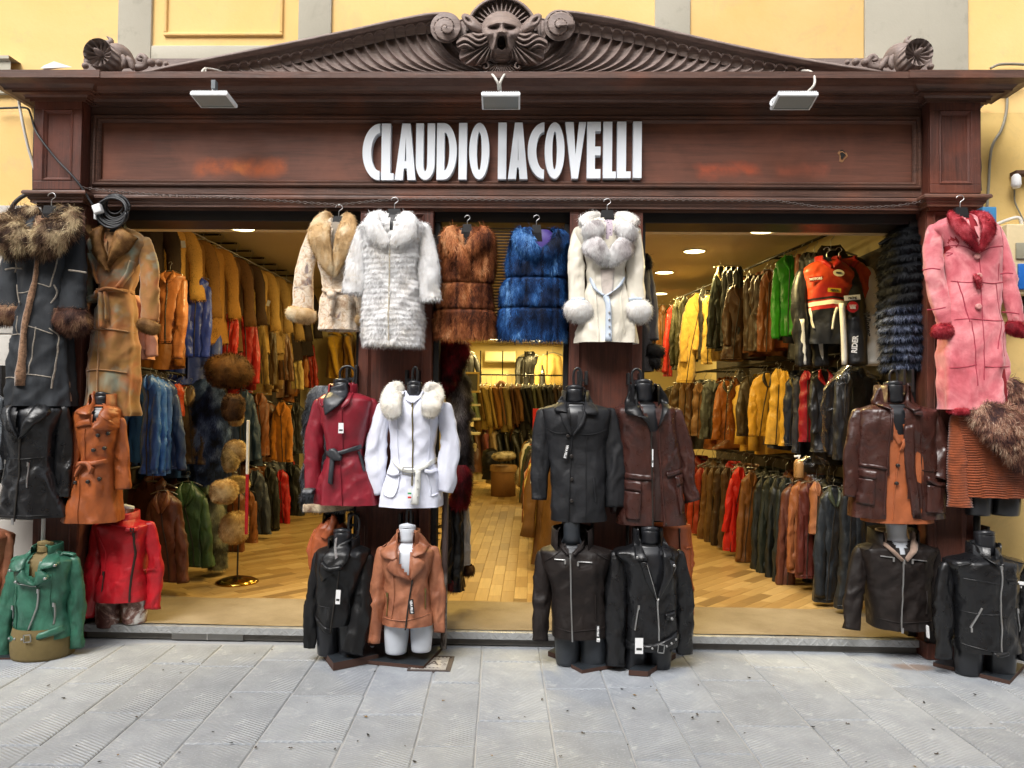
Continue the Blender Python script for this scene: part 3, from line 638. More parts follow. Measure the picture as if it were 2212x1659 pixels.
# laminate planks: laid straight in the middle, diagonal at the sides; the far ones are one sheet
cands = []
for (x0, x1, ang) in ((LX+.02, -1.05, -.72), (-1.05, .72, 0.), (.72, RX-.02, -.72)):
    pw_, pl_ = .095, .36
    for i in range(-70, 70):
        for j in range(-30, 40):
            u = i*pw_; v = j*pl_+((i*7) % 5)*pl_/5
            cx = (x0+x1)/2+u*math.cos(ang)-v*math.sin(ang); cy = 1.6+u*math.sin(ang)+v*math.cos(ang)
            if x0 < cx < x1 and .5 < cy < BY-.1: cands.append((cx, cy, ang))
vis = []
for c in cands:
    d = np.array((c[0], c[1], FZ))-CP; k = d@CF; px = IW/2+FP*(d@CR)/k; py = IH/2-FP*(d@CU)/k
    see = (400 < px < 690 and c[0] > -2.6) or (1000 < px < 1180) or (1480 < px < 1760 and c[0] < 2.0)
    vis.append((0 if see else 1, k, c))
vis.sort(key=lambda t: (t[0], t[1]))
pmesh = MB().box(-.0465, .0465, -.179, .179, -.005, 0, .0015).build('tmp', PLANK); pmd = pmesh.data; bpy.data.objects.remove(pmesh)
rest = MB(); 
for i, (s_, k, c) in enumerate(vis):
    if i < 300:
        o = link('plank', pmd, fl, (c[0], c[1], FZ)); o.rotation_euler = (0, 0, c[2])
    else:
        ca, sa = math.cos(c[2]), math.sin(c[2]); rest.add([(c[0]+a*.0465*ca-b*.179*sa, c[1]+a*.0465*sa+b*.179*ca, FZ-.0005) for a, b in ((-1, -1), (1, -1), (1, 1), (-1, 1))], [(0, 1, 2, 3)])
def m_plank2():
    n = Nd('oak_laminate_far'); q = n.n.new('ShaderNodeNewGeometry'); c = n.ramp(q.outputs['Random Per Island'], [(0., rgb('#7a6038')), (.12, rgb('#9a7a48')), (.6, rgb('#ab8b56')), (1., rgb('#bd9f6a'))]); n.set(base=c, rough=.4, spec=.4); return n.m
o = rest.build('far_planks', m_plank2(), fl); tag(o, kind='stuff')
def dmat(x0, x1, y0, y1, lab):
    nx, ny = 30, 10; rings = []
    for y in np.linspace(y0, y1, ny): rings.append([(x-(x0+x1)/2, y+.008*math.sin(x*9)*(1 if y > (y0+y1)/2 else 0), .006+.002*math.sin(x*5+y*4)) for x in np.linspace(x0, x1, nx)])
    o = MB().loft(rings, False).build('door_mat', COIR, None, True, ((x0+x1)/2, 0, FZ)); tag(o, lab, 'mat', 'coir mats inside the doorways')
dmat(SLb+.02, P1a-.02, .03, .70, 'wide coir mat inside the left doorway'); dmat(P1b+.02, P2a-.02, .03, .72, 'narrow coir mat inside the middle doorway'); dmat(P2b+.02, SRa-.02, .03, .68, 'wide coir mat inside the right doorway')
# ------------------------------------------------------------------ ceiling lamps
def m_emit(name, c, s):
    n = Nd(name); n.p.inputs['Emission Color'].default_value = (*c, 1); n.p.inputs['Emission Strength'].default_value = s; n.set(base=(.8, .75, .6)); return n.m
LMP = m_emit('lamp_diffuser', (1., .86, .42), 7.0); RIMM = plain('lamp_rim', rgb('#c9c2a8'), .5)
WARM = (1.0, .76, .31)
def lamp(x, y, z, r, w, lab):
    t = empty('ceiling_lamp', (x, y, z), label=lab, cat='lamp', group='round ceiling downlights')
    MB().loft([[(k*r*math.cos(a), k*r*math.sin(a), h) for a in np.linspace(0, 2*math.pi, 33)[:-1]] for k, h in ((1.1, 0), (1.1, -.012), (1.0, -.016), (.97, -.010))]).build('rim', RIMM, t, True)
    v = [(0, 0, -.0095)]+[(.97*r*math.cos(a), .97*r*math.sin(a), -.0095) for a in np.linspace(0, 2*math.pi, 33)[:-1]]; mk('diffuser', v, [(0, 1+(i+1) % 32, 1+i) for i in range(32)], LMP, t)
    L = bpy.data.lights.new('lamp_light', 'AREA'); L.shape = 'DISK'; L.size = r*1.9; L.energy = w; L.color = WARM
    lo = bpy.data.objects.new('lamp_light', L); COL.objects.link(lo); lo.parent = t; lo.location = (0, 0, -.03)
lamp(*PZ(523, 491, 2.72)[:2], 2.72, .085, 12, 'ceiling downlight just inside the left doorway soffit'); lamp(*PZ(1648, 496, 2.72)[:2], 2.72, .085, 12, 'ceiling downlight just inside the right doorway soffit')
lamp(*PZ(1500, 541, 3.12)[:2], 3.12, .11, 19, 'second round downlight on the ceiling seen through the right doorway'); lamp(*PZ(1435, 587, 3.12)[:2], 3.12, .11, 19, 'third round downlight on the ceiling seen through the right doorway')
lamp(*PZ(1425, 633, 3.12)[:2], 3.12, .11, 19, 'farthest downlight on the ceiling in the right doorway'); 
lamp(-.75, 1.6, 3.12, .11, 21, 'unseen downlight behind the left shop pillar'); lamp(-1.15, 4.0, 3.12, .11, 21, 'deeper downlight behind the left shop pillar')  # unseen lamps, presumed for the left room and set behind the pillar
lamp(-.25, 1.25, 3.12, .12, 23, 'downlight behind the slatted transom of the middle doorway')
lamp(*PZ(1070, 732, 2.62)[:2], 2.62, .12, 18, 'left downlight of the low back ceiling in the middle doorway'); lamp(*PZ(1160, 735, 2.62)[:2], 2.62, .12, 18, 'right downlight of the low back ceiling in the middle doorway')
# slatted transom over the middle door
tz1, tz0 = zS-.002, float(PY(1085, 694, .1)[2]); tx0, tx1 = P1b+.037, P2a-.032
tr = empty('transom_grille', ((tx0+tx1)/2, .1, tz0), label='black slatted transom grille above the middle doorway', cat='grille')
h = (tx1-tx0)/2; n = 30
sl_ = MB().box(-h, h, -.012, .012, -.0032, .0032).build('slat', BLK, tr); sl_.location = (0, 0, .03)
for k in range(1, n): o = link('slat', sl_.data, tr, (0, 0, .03+k*(tz1-tz0-.04)/n))
MB().box(-h, h, -.025, .02, -.035, .012, .003).build('rail', BLK, tr)
# ================================================================== garment kit
NB = 2.35
def fur_mat():
    n = Nd('fur_strands'); c = n.attr('Col'); n.set(base=c, rough=.65, spec=.25)
    t = n.n.new('ShaderNodeBsdfTranslucent'); n.l(c, t.inputs['Color']); mx = n.n.new('ShaderNodeMixShader'); mx.inputs[0].default_value = .14; n.l(n.p.outputs[0], mx.inputs[1]); n.l(t.outputs[0], mx.inputs[2]); n.l(mx.outputs[0], n.n['Material Output'].inputs['Surface']); return n.m
FUR = fur_mat()
def tri_of(v, f):
    t = []
    for q in f:
        for k in range(1, len(q)-1): t.append((q[0], q[k], q[k+1]))
    return np.asarray(v, float), np.asarray(t, int)
def fur_obj(name, v, f, n, ln, wd, colf, parent, lay=.6, down=(0, 0, -1), jit=.22, tip=None, lenf=None, rootdark=.7, dirf=None):
    """n strands on the surface (v, f); colf(points, random) -> root colours (n,3)"""
    n = int(n*1.45); wd *= .72
    V, T = tri_of(v, f); a, b, c = V[T[:, 0]], V[T[:, 1]], V[T[:, 2]]; N = np.cross(b-a, c-a); A = np.linalg.norm(N, axis=1); N = N/np.maximum(A, 1e-12)[:, None]
    i = RS.choice(len(T), n, p=A/A.sum()); r1 = np.sqrt(RS.rand(n)); r2 = RS.rand(n)
    P = a[i]*(1-r1)[:, None]+b[i]*(r1*(1-r2))[:, None]+c[i]*(r1*r2)[:, None]; nn = N[i]
    lay = min(.86, lay+.18); dn = np.asarray(down, float) if dirf is None else dirf(P); d = nn*(1-lay)+dn*lay+jit*RS.normal(size=(n, 3))
    cl = np.stack([vn(P[:, 0]*28, P[:, 1]*28+7, P[:, 2]*28+s) for s in (0, 40, 80)], 1); d = d+.24*cl
    d = np.where(((d*nn).sum(1) < .08)[:, None], d+nn*(.1-(d*nn).sum(1))[:, None], d); d /= np.linalg.norm(d, axis=1, keepdims=True)
    L = .72*ln*(.65+.7*RS.rand(n))
    if lenf is not None: L = L*lenf(P)
    s = np.cross(d, nn+.3*RS.normal(size=(n, 3))); s /= np.maximum(np.linalg.norm(s, axis=1, keepdims=True), 1e-9); w = wd*(.7+.6*RS.rand(n))[:, None]
    mid = P+d*(L*.5)[:, None]; d2 = d+np.array((0, 0, -.25))+.15*RS.normal(size=(n, 3)); d2 /= np.linalg.norm(d2, axis=1, keepdims=True); tp = mid+d2*(L*.5)[:, None]
    P0 = P-nn*.003
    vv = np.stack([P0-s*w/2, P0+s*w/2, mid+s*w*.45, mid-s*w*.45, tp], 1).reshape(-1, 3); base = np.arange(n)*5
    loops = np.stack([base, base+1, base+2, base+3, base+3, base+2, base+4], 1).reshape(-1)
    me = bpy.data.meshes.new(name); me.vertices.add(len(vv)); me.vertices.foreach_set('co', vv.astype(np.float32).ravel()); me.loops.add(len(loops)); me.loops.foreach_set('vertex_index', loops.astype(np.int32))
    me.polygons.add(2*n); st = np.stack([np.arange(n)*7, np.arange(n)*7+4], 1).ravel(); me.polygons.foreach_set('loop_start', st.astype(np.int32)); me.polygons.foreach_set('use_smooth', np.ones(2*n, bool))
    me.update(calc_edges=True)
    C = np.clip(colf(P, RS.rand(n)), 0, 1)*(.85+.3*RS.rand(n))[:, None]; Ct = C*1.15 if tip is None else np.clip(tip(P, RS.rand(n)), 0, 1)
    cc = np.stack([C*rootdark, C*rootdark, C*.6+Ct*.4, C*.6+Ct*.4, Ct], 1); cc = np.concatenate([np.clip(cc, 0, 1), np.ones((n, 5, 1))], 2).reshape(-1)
    at = me.color_attributes.new('Col', 'FLOAT_COLOR', 'POINT'); at.data.foreach_set('color', cc.astype(np.float32))
    nv = nn[:, None, :]+(.12*d)[:, None, :]+np.array((0, 0, .12))+np.zeros((n, 5, 3)); nv = (nv/np.linalg.norm(nv, axis=2, keepdims=True)).reshape(-1, 3)
    me.materials.append(FUR); me.normals_split_custom_set_from_vertices([tuple(q) for q in nv])
    o = link(name, me, parent); tag(o, kind='stuff'); return o
def colmesh(name, v, f, colf, parent, smooth=True):
    o = mk(name, v, f, FUR, parent, smooth); P = np.asarray(v, float); c = np.clip(colf(P, RS.rand(len(P))), 0, 1)
    at = o.data.color_attributes.new('Col', 'FLOAT_COLOR', 'POINT'); at.data.foreach_set('color', np.concatenate([c, np.ones((len(P), 1))], 1).astype(np.float32).ravel()); return o
def blend(stops, t):
    t = np.clip(np.asarray(t), 0, 1); xs = [s[0] for s in stops]; return np.stack([np.interp(t, xs, [s[1][k] for s in stops]) for k in range(3)], 1)
def in_poly(x, z, poly):
    r = np.zeros(np.shape(x), bool); n = len(poly)
    for i in range(n):
        (x0, z0), (x1, z1) = poly[i], poly[(i+1) % n]
        c = ((z0 > z) != (z1 > z)) & (x < (x1-x0)*(z-z0)/((z1-z0) if z1 != z0 else 1e-9)+x0); r ^= c
    return r
class Garment:
    def __init__(s, crop, Y, neck, hem, name, label, cat, group=None, seed=0):
        s.c = crop; s.Y = Y; s.seed = seed; p = PY(*K(crop, neck[0], hem), Y); s.o = p
        s.root = empty(name, p, 0, label, cat, group); s.body_v = None
        s.px = float(np.linalg.norm(PY(*K(crop, neck[0]+100, hem), Y)-p))/100
    def L(s, x, y): w = PY(*K(s.c, x, y), s.Y)-s.o; return float(w[0]), float(w[2])
    def body(s, rows, m, depth=.12, ncol=84, nrow=74, wr=.006, fold=(0., 7), vcut=None, nb=NB, name='body', yc=0., thick=.0, furry=None, bands=None, back_tilt=0., drape=1.0):
        R = [(s.L((r[1]+r[2])/2, r[0])+(abs(r[2]-r[1])/2*s.px, (r[3] if len(r) > 3 else depth))) for r in rows]
        zs = [r[1] for r in R]; s.fx, s.fw, s.fd = interp(zs, [r[0] for r in R]), interp(zs, [r[2] for r in R]), interp(zs, [r[3] for r in R]); s.z0, s.z1 = min(zs), max(zs); s.yc = yc; s.nb = nb
        z = np.concatenate([np.linspace(s.z0, s.z1, nrow)]); th = np.linspace(0, 2*math.pi, ncol, endpoint=False)
        Z, T = np.meshgrid(z, th, indexing='ij'); w, d, xc = s.fw(Z), s.fd(Z), s.fx(Z); u = 1-(Z-s.z0)/(s.z1-s.z0)
        k = 1+fold[0]*u**2*np.cos(T*fold[1]+1.3*s.seed+1.2*vn(T*1.2, Z*4, s.seed))
        cx, sy = np.cos(T), np.sin(T); X = xc+w*k*np.sign(cx)*np.abs(cx)**(2/nb); Y = yc+d*k*np.sign(sy)*np.abs(sy)**(2/nb)
        # drape: vertical flutes, drag lines from the shoulders, fine creases
        sd = s.seed*3.7
        n1 = ridge(vn(X*11+sd, Y*8, Z*2.6+sd)); n2 = ridge(vn((X+Z)*9+sd, (X-Z)*2.4, Y*6)); n3 = ridge(vn((X-Z)*9-sd, (X+Z)*2.4, Y*6+9)); n4 = fbm(X*26, Y*26, Z*16+sd)
        n5 = np.maximum(0, ridge(vn(X*7+Z*5+sd, Y*5, Z*9-sd)+.35*n4))**4+np.maximum(0, ridge(vn(X*7-Z*6-sd, Y*5+4, Z*8+sd)+.35*n4))**4; D = wr*drape*(1.2*n1*u**.5+.8*n2+.8*n3+.3*n4-.2*n5); D = D*np.clip((s.z1-Z)/.05, 0, 1)
        if bands is not None: D = D+bands(X, Z, u)
        nx, ny = cx/np.maximum(w, 1e-3), sy/np.maximum(d, 1e-3); q = np.hypot(nx, ny); X = X+D*nx/q; Y = Y+D*ny/q
        s.gr = []
        for i in range(nrow):
            q = np.where(sy[i] < .25)[0]; q = q[np.argsort(X[i, q])]; s.gr.append((X[i, q], Y[i, q]))
        v = np.stack([X, Y, Z], 2).reshape(-1, 3); C = ncol; f = []
        cut = in_poly(np.asarray(X), np.asarray(Z), [s.L(*p) for p in vcut]) & (Y < yc) if vcut else np.zeros(X.shape, bool)
        for i in range(nrow-1):
            for j in range(ncol):
                jj = (j+1) % ncol
                if cut[i, j]+0+cut[i, jj]+cut[i+1, j]+cut[i+1, jj] >= 3: continue
                f.append((i*C+j, i*C+jj, (i+1)*C+jj, (i+1)*C+j))
        s.body_v, s.body_f = v, f
        if furry: return s._fur(name, v, f, furry)
        return mk(name, v, f, m, s.root)
    def _fur(s, name, v, f, fu):
        o = colmesh(name, v, f, fu['col'], s.root); k = dict(fu); k.pop('col'); k.pop('dens'); k.pop('ln'); k.pop('wd')
        V, T = tri_of(v, f); area = .5*np.linalg.norm(np.cross(V[T[:, 1]]-V[T[:, 0]], V[T[:, 2]]-V[T[:, 0]]), axis=1).sum()
        fur_obj('fur', v, f, int(fu['dens']*area), fu['ln'], fu['wd'], fu['col'], o, **k); return o
    def ys(s, x, z):
        z = min(max(float(z), s.z0), s.z1); u = (z-s.z0)/(s.z1-s.z0)*(len(s.gr)-1); i = min(int(u), len(s.gr)-2); w = u-i
        a, b = s.gr[i], s.gr[i+1]; return float(np.interp(x, a[0], a[1])*(1-w)+np.interp(x, b[0], b[1])*w)
    def sleeve(s, pts, m, wr=.006, ncol=20, nrow=34, name='sleeve', dr=.68, furry=None, bands=None, cuff=None, capend=True):
        q = np.array([s.L(p[0], p[1])+(p[2]/2*s.px, (p[3] if len(p) > 3 else 0.)) for p in pts]); t = np.concatenate([[0], np.cumsum(np.hypot(np.diff(q[:, 0]), np.diff(q[:, 1])))]); ln = t[-1]
        fx, fz, fr, fy = (interp(t, q[:, k]) for k in (0, 1, 2, 3)); tt = np.linspace(0, ln, nrow); P = np.stack([fx(tt), fy(tt), fz(tt)], 1)
        tg = np.gradient(P, axis=0); tg /= np.linalg.norm(tg, axis=1, keepdims=True); r = fr(tt); rings = []
        sd = s.seed*2.9+(1 if q[0, 0] > 0 else 5)
        for i in range(nrow):
            n = np.array((tg[i][2], 0, -tg[i][0])); n /= max(np.linalg.norm(n), 1e-6); w = np.cross(tg[i], n); th = np.linspace(0, 2*math.pi, ncol, endpoint=False)
            e = 1.25*wr*(ridge(vn(tt[i]*13+.9*np.cos(th+sd), np.cos(th)*1.1+sd, np.sin(th)*1.1))*(.5+.9*math.exp(-((tt[i]-ln*.55)/(ln*.2))**2)+.5*(tt[i]/ln)**2)+.6*ridge(vn(np.cos(th)*2.2+sd, np.sin(th)*2.2, tt[i]*3)))
            if bands is not None: e = e+bands(tt[i], th)
            e = e*min(1, tt[i]/.04+.2)
            rr = r[i]+e; rings.append(P[i]+np.outer(np.cos(th)*rr, n)+np.outer(np.sin(th)*rr*dr, w))
        r0 = rings[0]; c0 = P[0]; rings = [c0+(r0-c0)*k-tg[0]*(hh*r[0]) for (k, hh) in ((.12, .62), (.45, .56), (.72, .43), (.9, .24))]+rings
        if capend:
            for (a, b) in ((.88, 0.), (.8, .012)): rings.append(P[-1]+(rings[nrow+3]-P[-1])*a-tg[-1]*b)
        b = MB().loft(rings, True, True, capend); s.last = (P, r, tg)
        if furry: return s._fur(name, b.v, b.f, furry)
        o = b.build(name, m, s.root, True)
        if cuff:   # (length fraction, material)
            i0 = int(nrow*(1-cuff[0])); rg = [P[i]+(rings[i+4]-P[i])*(1.05 if i > i0 else 1.0) for i in range(i0, nrow)]; rg.append(P[nrow-1]+(rings[nrow+3]-P[nrow-1])*.93)
            MB().loft(rg).build('cuff', cuff[1], o, True)
        return o
    def rib(s, name, A, B, off, m, n=16, mm=5, sink=.006, bulge=.004, par=None, curve=True, furry=None, wob=.0):
        A = np.array([s.L(*p) for p in A]); B = np.array([s.L(*p) for p in B])
        if curve and len(A) > 2: A = curvepts(A, n)
        else: A = np.stack([np.interp(np.linspace(0, 1, n), np.linspace(0, 1, len(A)), A[:, k]) for k in (0, 1)], 1)
        if curve and len(B) > 2: B = curvepts(B, n)
        else: B = np.stack([np.interp(np.linspace(0, 1, n), np.linspace(0, 1, len(B)), B[:, k]) for k in (0, 1)], 1)
        oa, ob = off if isinstance(off, tuple) else (off, off); rings = []
        us = [0]+list(np.linspace(0, 1, mm))+[1]
        for i in range(-1, n+1):
            ii = min(max(i, 0), n-1); row = []
            for k, u in enumerate(us):
                p = A[ii]*(1-u)+B[ii]*u; e = oa*(1-u)+ob*u+bulge*math.sin(math.pi*u)
                if wob: e += wob*float(vn(p[0]*40+s.seed, p[1]*40))
                if k in (0, len(us)-1) or i in (-1, n): e = -sink
                row.append((p[0], float(s.ys(p[0], p[1]))-e, p[1]))
            rings.append(row)
        b = MB().loft(rings, False)
        if furry: return s._fur(name, b.v, b.f, furry)
        return b.build(name, m, par or s.root, True)
    def line(s, name, pts, w, off, m, n=None, par=None, curve=True):
        p = np.array([s.L(*q) for q in pts]); n = n or max(6, 5*len(pts)); p = curvepts(p, n) if (curve and len(p) > 2) else np.stack([np.interp(np.linspace(0, 1, n), np.linspace(0, 1, len(p)), p[:, k]) for k in (0, 1)], 1)
        t = np.gradient(p, axis=0); t /= np.maximum(np.linalg.norm(t, axis=1, keepdims=True), 1e-9); nn = np.stack([t[:, 1], -t[:, 0]], 1); rings = []
        for i in range(n):
            row = []
            for (u, e) in ((-.5, -.004), (-.5, off*.7), (0, off), (.5, off*.7), (.5, -.004)):
                q = p[i]+nn[i]*w*u; row.append((q[0], float(s.ys(q[0], q[1]))-e, q[1]))
            rings.append(row)
        return MB().loft(rings, False).build(name, m, par or s.root, True)
    def seams(s, lines, m, w=.004, off=.007, name='seam'):
        for q in lines: s.line(name, q, w, off, m)
    def disc(s, name, x, y, r, m, off=.014, par=None, h=.005):
        p = s.L(x, y); c = np.array((p[0], float(s.ys(*p))-off, p[1])); th = np.linspace(0, 2*math.pi, 12, endpoint=False)
        return MB().loft([[(r*k*math.cos(t), yy, r*k*math.sin(t)) for t in th] for k, yy in ((1, .012), (1, 0), (.85, -h), (.5, -h*.8))], True, False, True).build(name, m, par or s.root, True, c)
    def tagbox(s, name, x, y, w, h, m, off=.02, rot=0., par=None):
        p = s.L(x, y); c = np.array((p[0], float(s.ys(*p))-off, p[1])); W, H = w*s.px/2, h*s.px/2
        o = MB().box(-W, W, -.0015, .0015, -H, H).build(name, m, par or s.root, False, c); o.rotation_euler = (0, rot, 0); return o
    def backband(s, xl, xr, yb, yt, m, depth=.09, name='collar_stand', flare=.01, front=.25, par=None):
        a = s.L(xl, yb); b = s.L(xr, yb); top = s.L(xl, yt)[1]; cx = (a[0]+b[0])/2; w = abs(b[0]-a[0])/2; th = np.linspace(-front*math.pi, math.pi*(1+front), 26)
        rings = [[(cx+(w+e)*math.cos(t), s.yc+.01+(depth+e)*math.sin(t), z+.3*w*(-min(0, math.sin(t)))*(-.6)) for t in th] for (z, e) in ((a[1]-.01, .004), ((a[1]+top)/2, 0), (top, flare), (top-.003, flare+.008), (a[1]-.01, flare+.012))]
        return MB().loft(rings, False).build(name, m, par or s.root, True)
    def roll(s, name, pts, furry, seg=18, par=None, flat=.36, base=None):
        """soft fur roll along pts [(x, y, width, depth offset from surface)]"""
        q = []
        for p in pts:
            a = s.L(p[0], p[1]); q.append((a[0], float(s.ys(*a))-p[3] if len(p) < 5 else p[4], a[1], p[2]/2*s.px))
        q = curvepts(np.array(q), 22); P = q[:, :3]; r = q[:, 3].copy(); r[0] *= .6; r[-1] *= .55
        t = np.gradient(P, axis=0); t /= np.linalg.norm(t, axis=1, keepdims=True); rings = []
        for i in range(len(P)):
            n = np.array((t[i][2], 0, -t[i][0])); n /= max(np.linalg.norm(n), 1e-6); w = np.cross(t[i], n); th = np.linspace(0, 2*math.pi, seg, endpoint=False)
            rings.append(P[i]+np.outer(np.cos(th)*r[i], n)+np.outer(np.sin(th)*r[i]*flat, w))
        b = MB().loft(rings, True, True, True); return s._fur(name, b.v, b.f, furry)

def hanger(x, y, Y, w, label, group='hangers of the coats hung on the shopfront', hookpx=None, c='D'):
    Y = Y-.045
    p = PY(x, y, Y); t = empty('coat_hanger', p, 0, label, 'hanger', group); s = float(PY(x+100, y, Y)[0]-p[0])/100; W = w*s
    b = MB(); b.loft([[(-W*.5, -.018, -.105), (W*.5, -.018, -.105), (W*.5, .018, -.105), (-W*.5, .018, -.105)], [(-W*.42, -.02, -.05), (W*.42, -.02, -.05), (W*.42, .02, -.05), (-W*.42, .02, -.05)], [(-W*.34, -.016, 0), (W*.34, -.016, 0), (W*.34, .016, 0), (-W*.34, .016, 0)]], True, True, True); b.build('hanger_centre', PLA, t)
    for sx in (-1, 1):
        MB().tube(curvepts([(sx*W*.4, 0, -.085), (sx*W*.9, .025, -.10), (sx*W*1.5, .05, -.125)], 8), [.013, .013, .013, .013, .013, .013, .012, .01], 8).build('hanger_arm', PLA, t, True)
    h = hookpx*s if hookpx else .09
    MB().tube(curvepts([(0, 0, -.01), (0, 0, h*.35), (.004, 0, h*.5), (.03*h/.1, 0, h*.72), (.012*h/.1, 0, h), (-.02*h/.1, 0, h*.92), (-.03*h/.1, 0, h*.75)], 26), .0028, 6).build('hook', STEEL, t, True)
    return t
# ------------------------------------------------------------------ mannequins
MBLK = plain('black_mannequin_gloss', (.013, .014, .017), .30, nscale=12, var=.3, coat=.1); MWHT = plain('pale_grey_mannequin', rgb('#c3c8d0'), .45, nscale=6, var=.06); MDRK = plain('scuffed_dark_mannequin', rgb('#2b2f34'), .42, nscale=25, var=.45)
MOLV = plain('olive_fabric_bust', rgb('#6f5f38'), .75, nscale=40, var=.2, bump=.2)
def m_blotch():
    n = Nd('flaking_mannequin_paint'); n.set(base=n.ramp(n.noise(9, 6, .65, .8), [(.40, rgb('#4a2520')), (.5, rgb('#8c6a60')), (.58, rgb('#d9d6d2'))]), rough=.5); return n.m
MBLO = m_blotch()
def mannequin(g, m, label, neck, legs=None, loop=None, pelvis=None, cap=None, shrink=.89, group='shop mannequins', name='mannequin', mcap=None, legm=None, topcut=0.):
    """neck: (xl, xr, ytop, ybase) in crop px;  legs: [(xl, xr, ytop, xl2, xr2, ybot)]"""
    bot = max([l[5] for l in legs]) if legs else None
    base = np.array(PY(*K(g.c, (neck[0]+neck[1])/2, bot), g.Y)) if legs else g.o+np.array((0, 0, .02))
    t = empty(name, base, 0, label, 'mannequin', group); of = g.o-base
    z = np.linspace(g.z0+.02, g.z1, 26); th = np.linspace(0, 2*math.pi, 36, endpoint=False); rings = []
    for zz in z:
        w, d, xc = float(g.fw(zz))*shrink, float(g.fd(zz))*(shrink-.02), float(g.fx(zz)); cs, sn = np.cos(th), np.sin(th)
        rings.append(np.stack([xc+w*np.sign(cs)*np.abs(cs)**.87, g.yc+d*np.sign(sn)*np.abs(sn)**.87, np.full(36, zz)], 1)+of)
    nl, nr, nt = g.L(neck[0], neck[2]), g.L(neck[1], neck[2]), 0; nb = g.L(neck[0], neck[3]); cx = (nl[0]+nr[0])/2; w = (nr[0]-nl[0])/2
    zb, zt = max(nb[1], g.z1-.005), nl[1]
    for (k, e) in ((0., 1.25), (.25, 1.02), (.6, .98), (.92, 1.05), (1., 1.03)):
        zz = zb+(zt-zb)*k; rings.append(np.stack([cx+w*e*np.cos(th), g.yc-.005-.03*k*(1-k)+w*.95*e*np.sin(th), np.full(36, zz)], 1)+of)
    MB().loft(rings, True, True, False).build('torso', m, t, True)
    r = [[(cx+w*e*math.cos(a), g.yc-.005+w*.95*e*math.sin(a), zt+dz-.008*math.sin(a)) for a in th] for (e, dz) in ((1.05, -.004), (1.06, .008), (1.0, .016), (.6, .02), (.05, .021))]
    MB().loft([np.array(q)+of for q in r]).build('neck_cap', mcap or m, t, True)
    if legs:
        for (a, b, y0, a2, b2, y1) in legs:
            rg = []
            for k in np.linspace(0, 1, 12):
                xl, xr, yy = a+(a2-a)*k, b+(b2-b)*k, y0+(y1-y0)*k; l, r_ = g.L(xl, yy), g.L(xr, yy); ww = (r_[0]-l[0])/2*(1+.06*math.sin(k*3))
                rg.append([((l[0]+r_[0])/2+of[0]+ww*math.cos(q), g.yc+of[1]+ww*.95*math.sin(q), l[1]+of[2]) for q in np.linspace(0, 2*math.pi, 24, endpoint=False)])
            e = np.array(rg[-1]); c = e.mean(0); rg += [c+(e-c)*.93-np.array((0, 0, .004)), c+(e-c)*.05-np.array((0, 0, .004))]
            MB().loft(rg).build('thigh', legm or m, t, True)
    if loop:
        x0, y0, x1, yt = loop   # base centre, width edge, top
        c0 = g.L(x0, y0); tp = g.L(x0, yt); rw = abs(g.L(x1, y0)[0]-c0[0]); h = tp[1]-c0[1]
        pts = [(c0[0]+rw*math.cos(a)+of[0], g.yc+.05+of[1], c0[1]+of[2]-.04+(h*.5+.04)+(h*.5)*math.sin(a) if math.sin(a) > 0 else c0[1]+of[2]-.04+(h*.5+.04)*(1+math.sin(a))) for a in np.linspace(-math.pi/2+.5, 1.5*math.pi-.5, 24)]
        MB().tube(pts, .008, 8).build('hanging_loop', PLA, t, True)
    return t
# shared trims
ZIPD = plain('dark_zip', (.05, .045, .04), .4, .6); ZIPS = plain('silver_zip', rgb('#b9b9b8'), .3, .9); ZIPB = plain('brass_zip', rgb('#8d8052'), .35, .9)
TAGW = plain('white_card_tag', rgb('#e6e6e6'), .6, nscale=5, var=.03); TAGK = plain('black_card_tag', (.012, .012, .013), .5); THR = plain('white_thread', (.8, .8, .78), .8)
BTN = plain('dark_horn_button', (.02, .016, .014), .35)
INKW = plain('white_print', (.8, .8, .8), .6, var=.01); INKK = plain('black_print', (.02, .02, .02), .6); INKR = plain('red_print', (.6, .02, .02), .6)
# ================================================================== garments on mannequins
UG, DG = 'jackets on the upper row of mannequins', 'jackets on the lower row of mannequins'
def jacket(crop, Y, neck, hem, label, cat, group, seed, rows, m, sl, vcut=None, wr=.0078, fold=(0., 7), name='leather_jacket', sw=.009, cuff=None, nb=NB, sm=None, bands=None, drape=1., nrow=74):
    g = Garment(crop, Y, neck, hem, name, label, cat, group, seed); n = len(rows); R = []
    for i, r in enumerate(rows):
        if len(r) == 3:
            k = i/(n-1); r = r+((.055, .075, .105, .125, .122, .112, .118, .126, .13)[min(8, int(k*8.999))],)
        R.append(r)
    g.body(R, m, wr=wr, fold=fold, vcut=vcut, nb=nb, bands=bands, drape=drape, nrow=nrow)
    for s in sl: g.sleeve(s, sm or m, wr=sw, cuff=cuff)
    return g
def zipper(g, pts, m=ZIPS, w=.006, off=.011, pull=True, name='zip'):
    o = g.line(name, pts, w, off, m, curve=False)
    if pull: g.tagbox('zip_pull', pts[0][0], pts[0][1]+8, 9, 22, m, off+.004, 0, o)
    return o
def buckle(g, x, y, w, h, m=ZIPS, off=.025, rot=0., par=None):
    p = g.L(x, y); c = np.array((p[0], float(g.ys(*p))-off, p[1])); W, H = w*g.px/2, h*g.px/2; b = MB(); t = .004
    for q in ((-W, W, H-t, H), (-W, W, -H, -H+t), (-W, -W+t, -H, H), (W-t, W, -H, H)): b.box(q[0], q[1], -.004, .003, q[2], q[3])
    o = b.build('buckle', m, par or g.root, False, c); o.rotation_euler = (0, rot, 0); return o
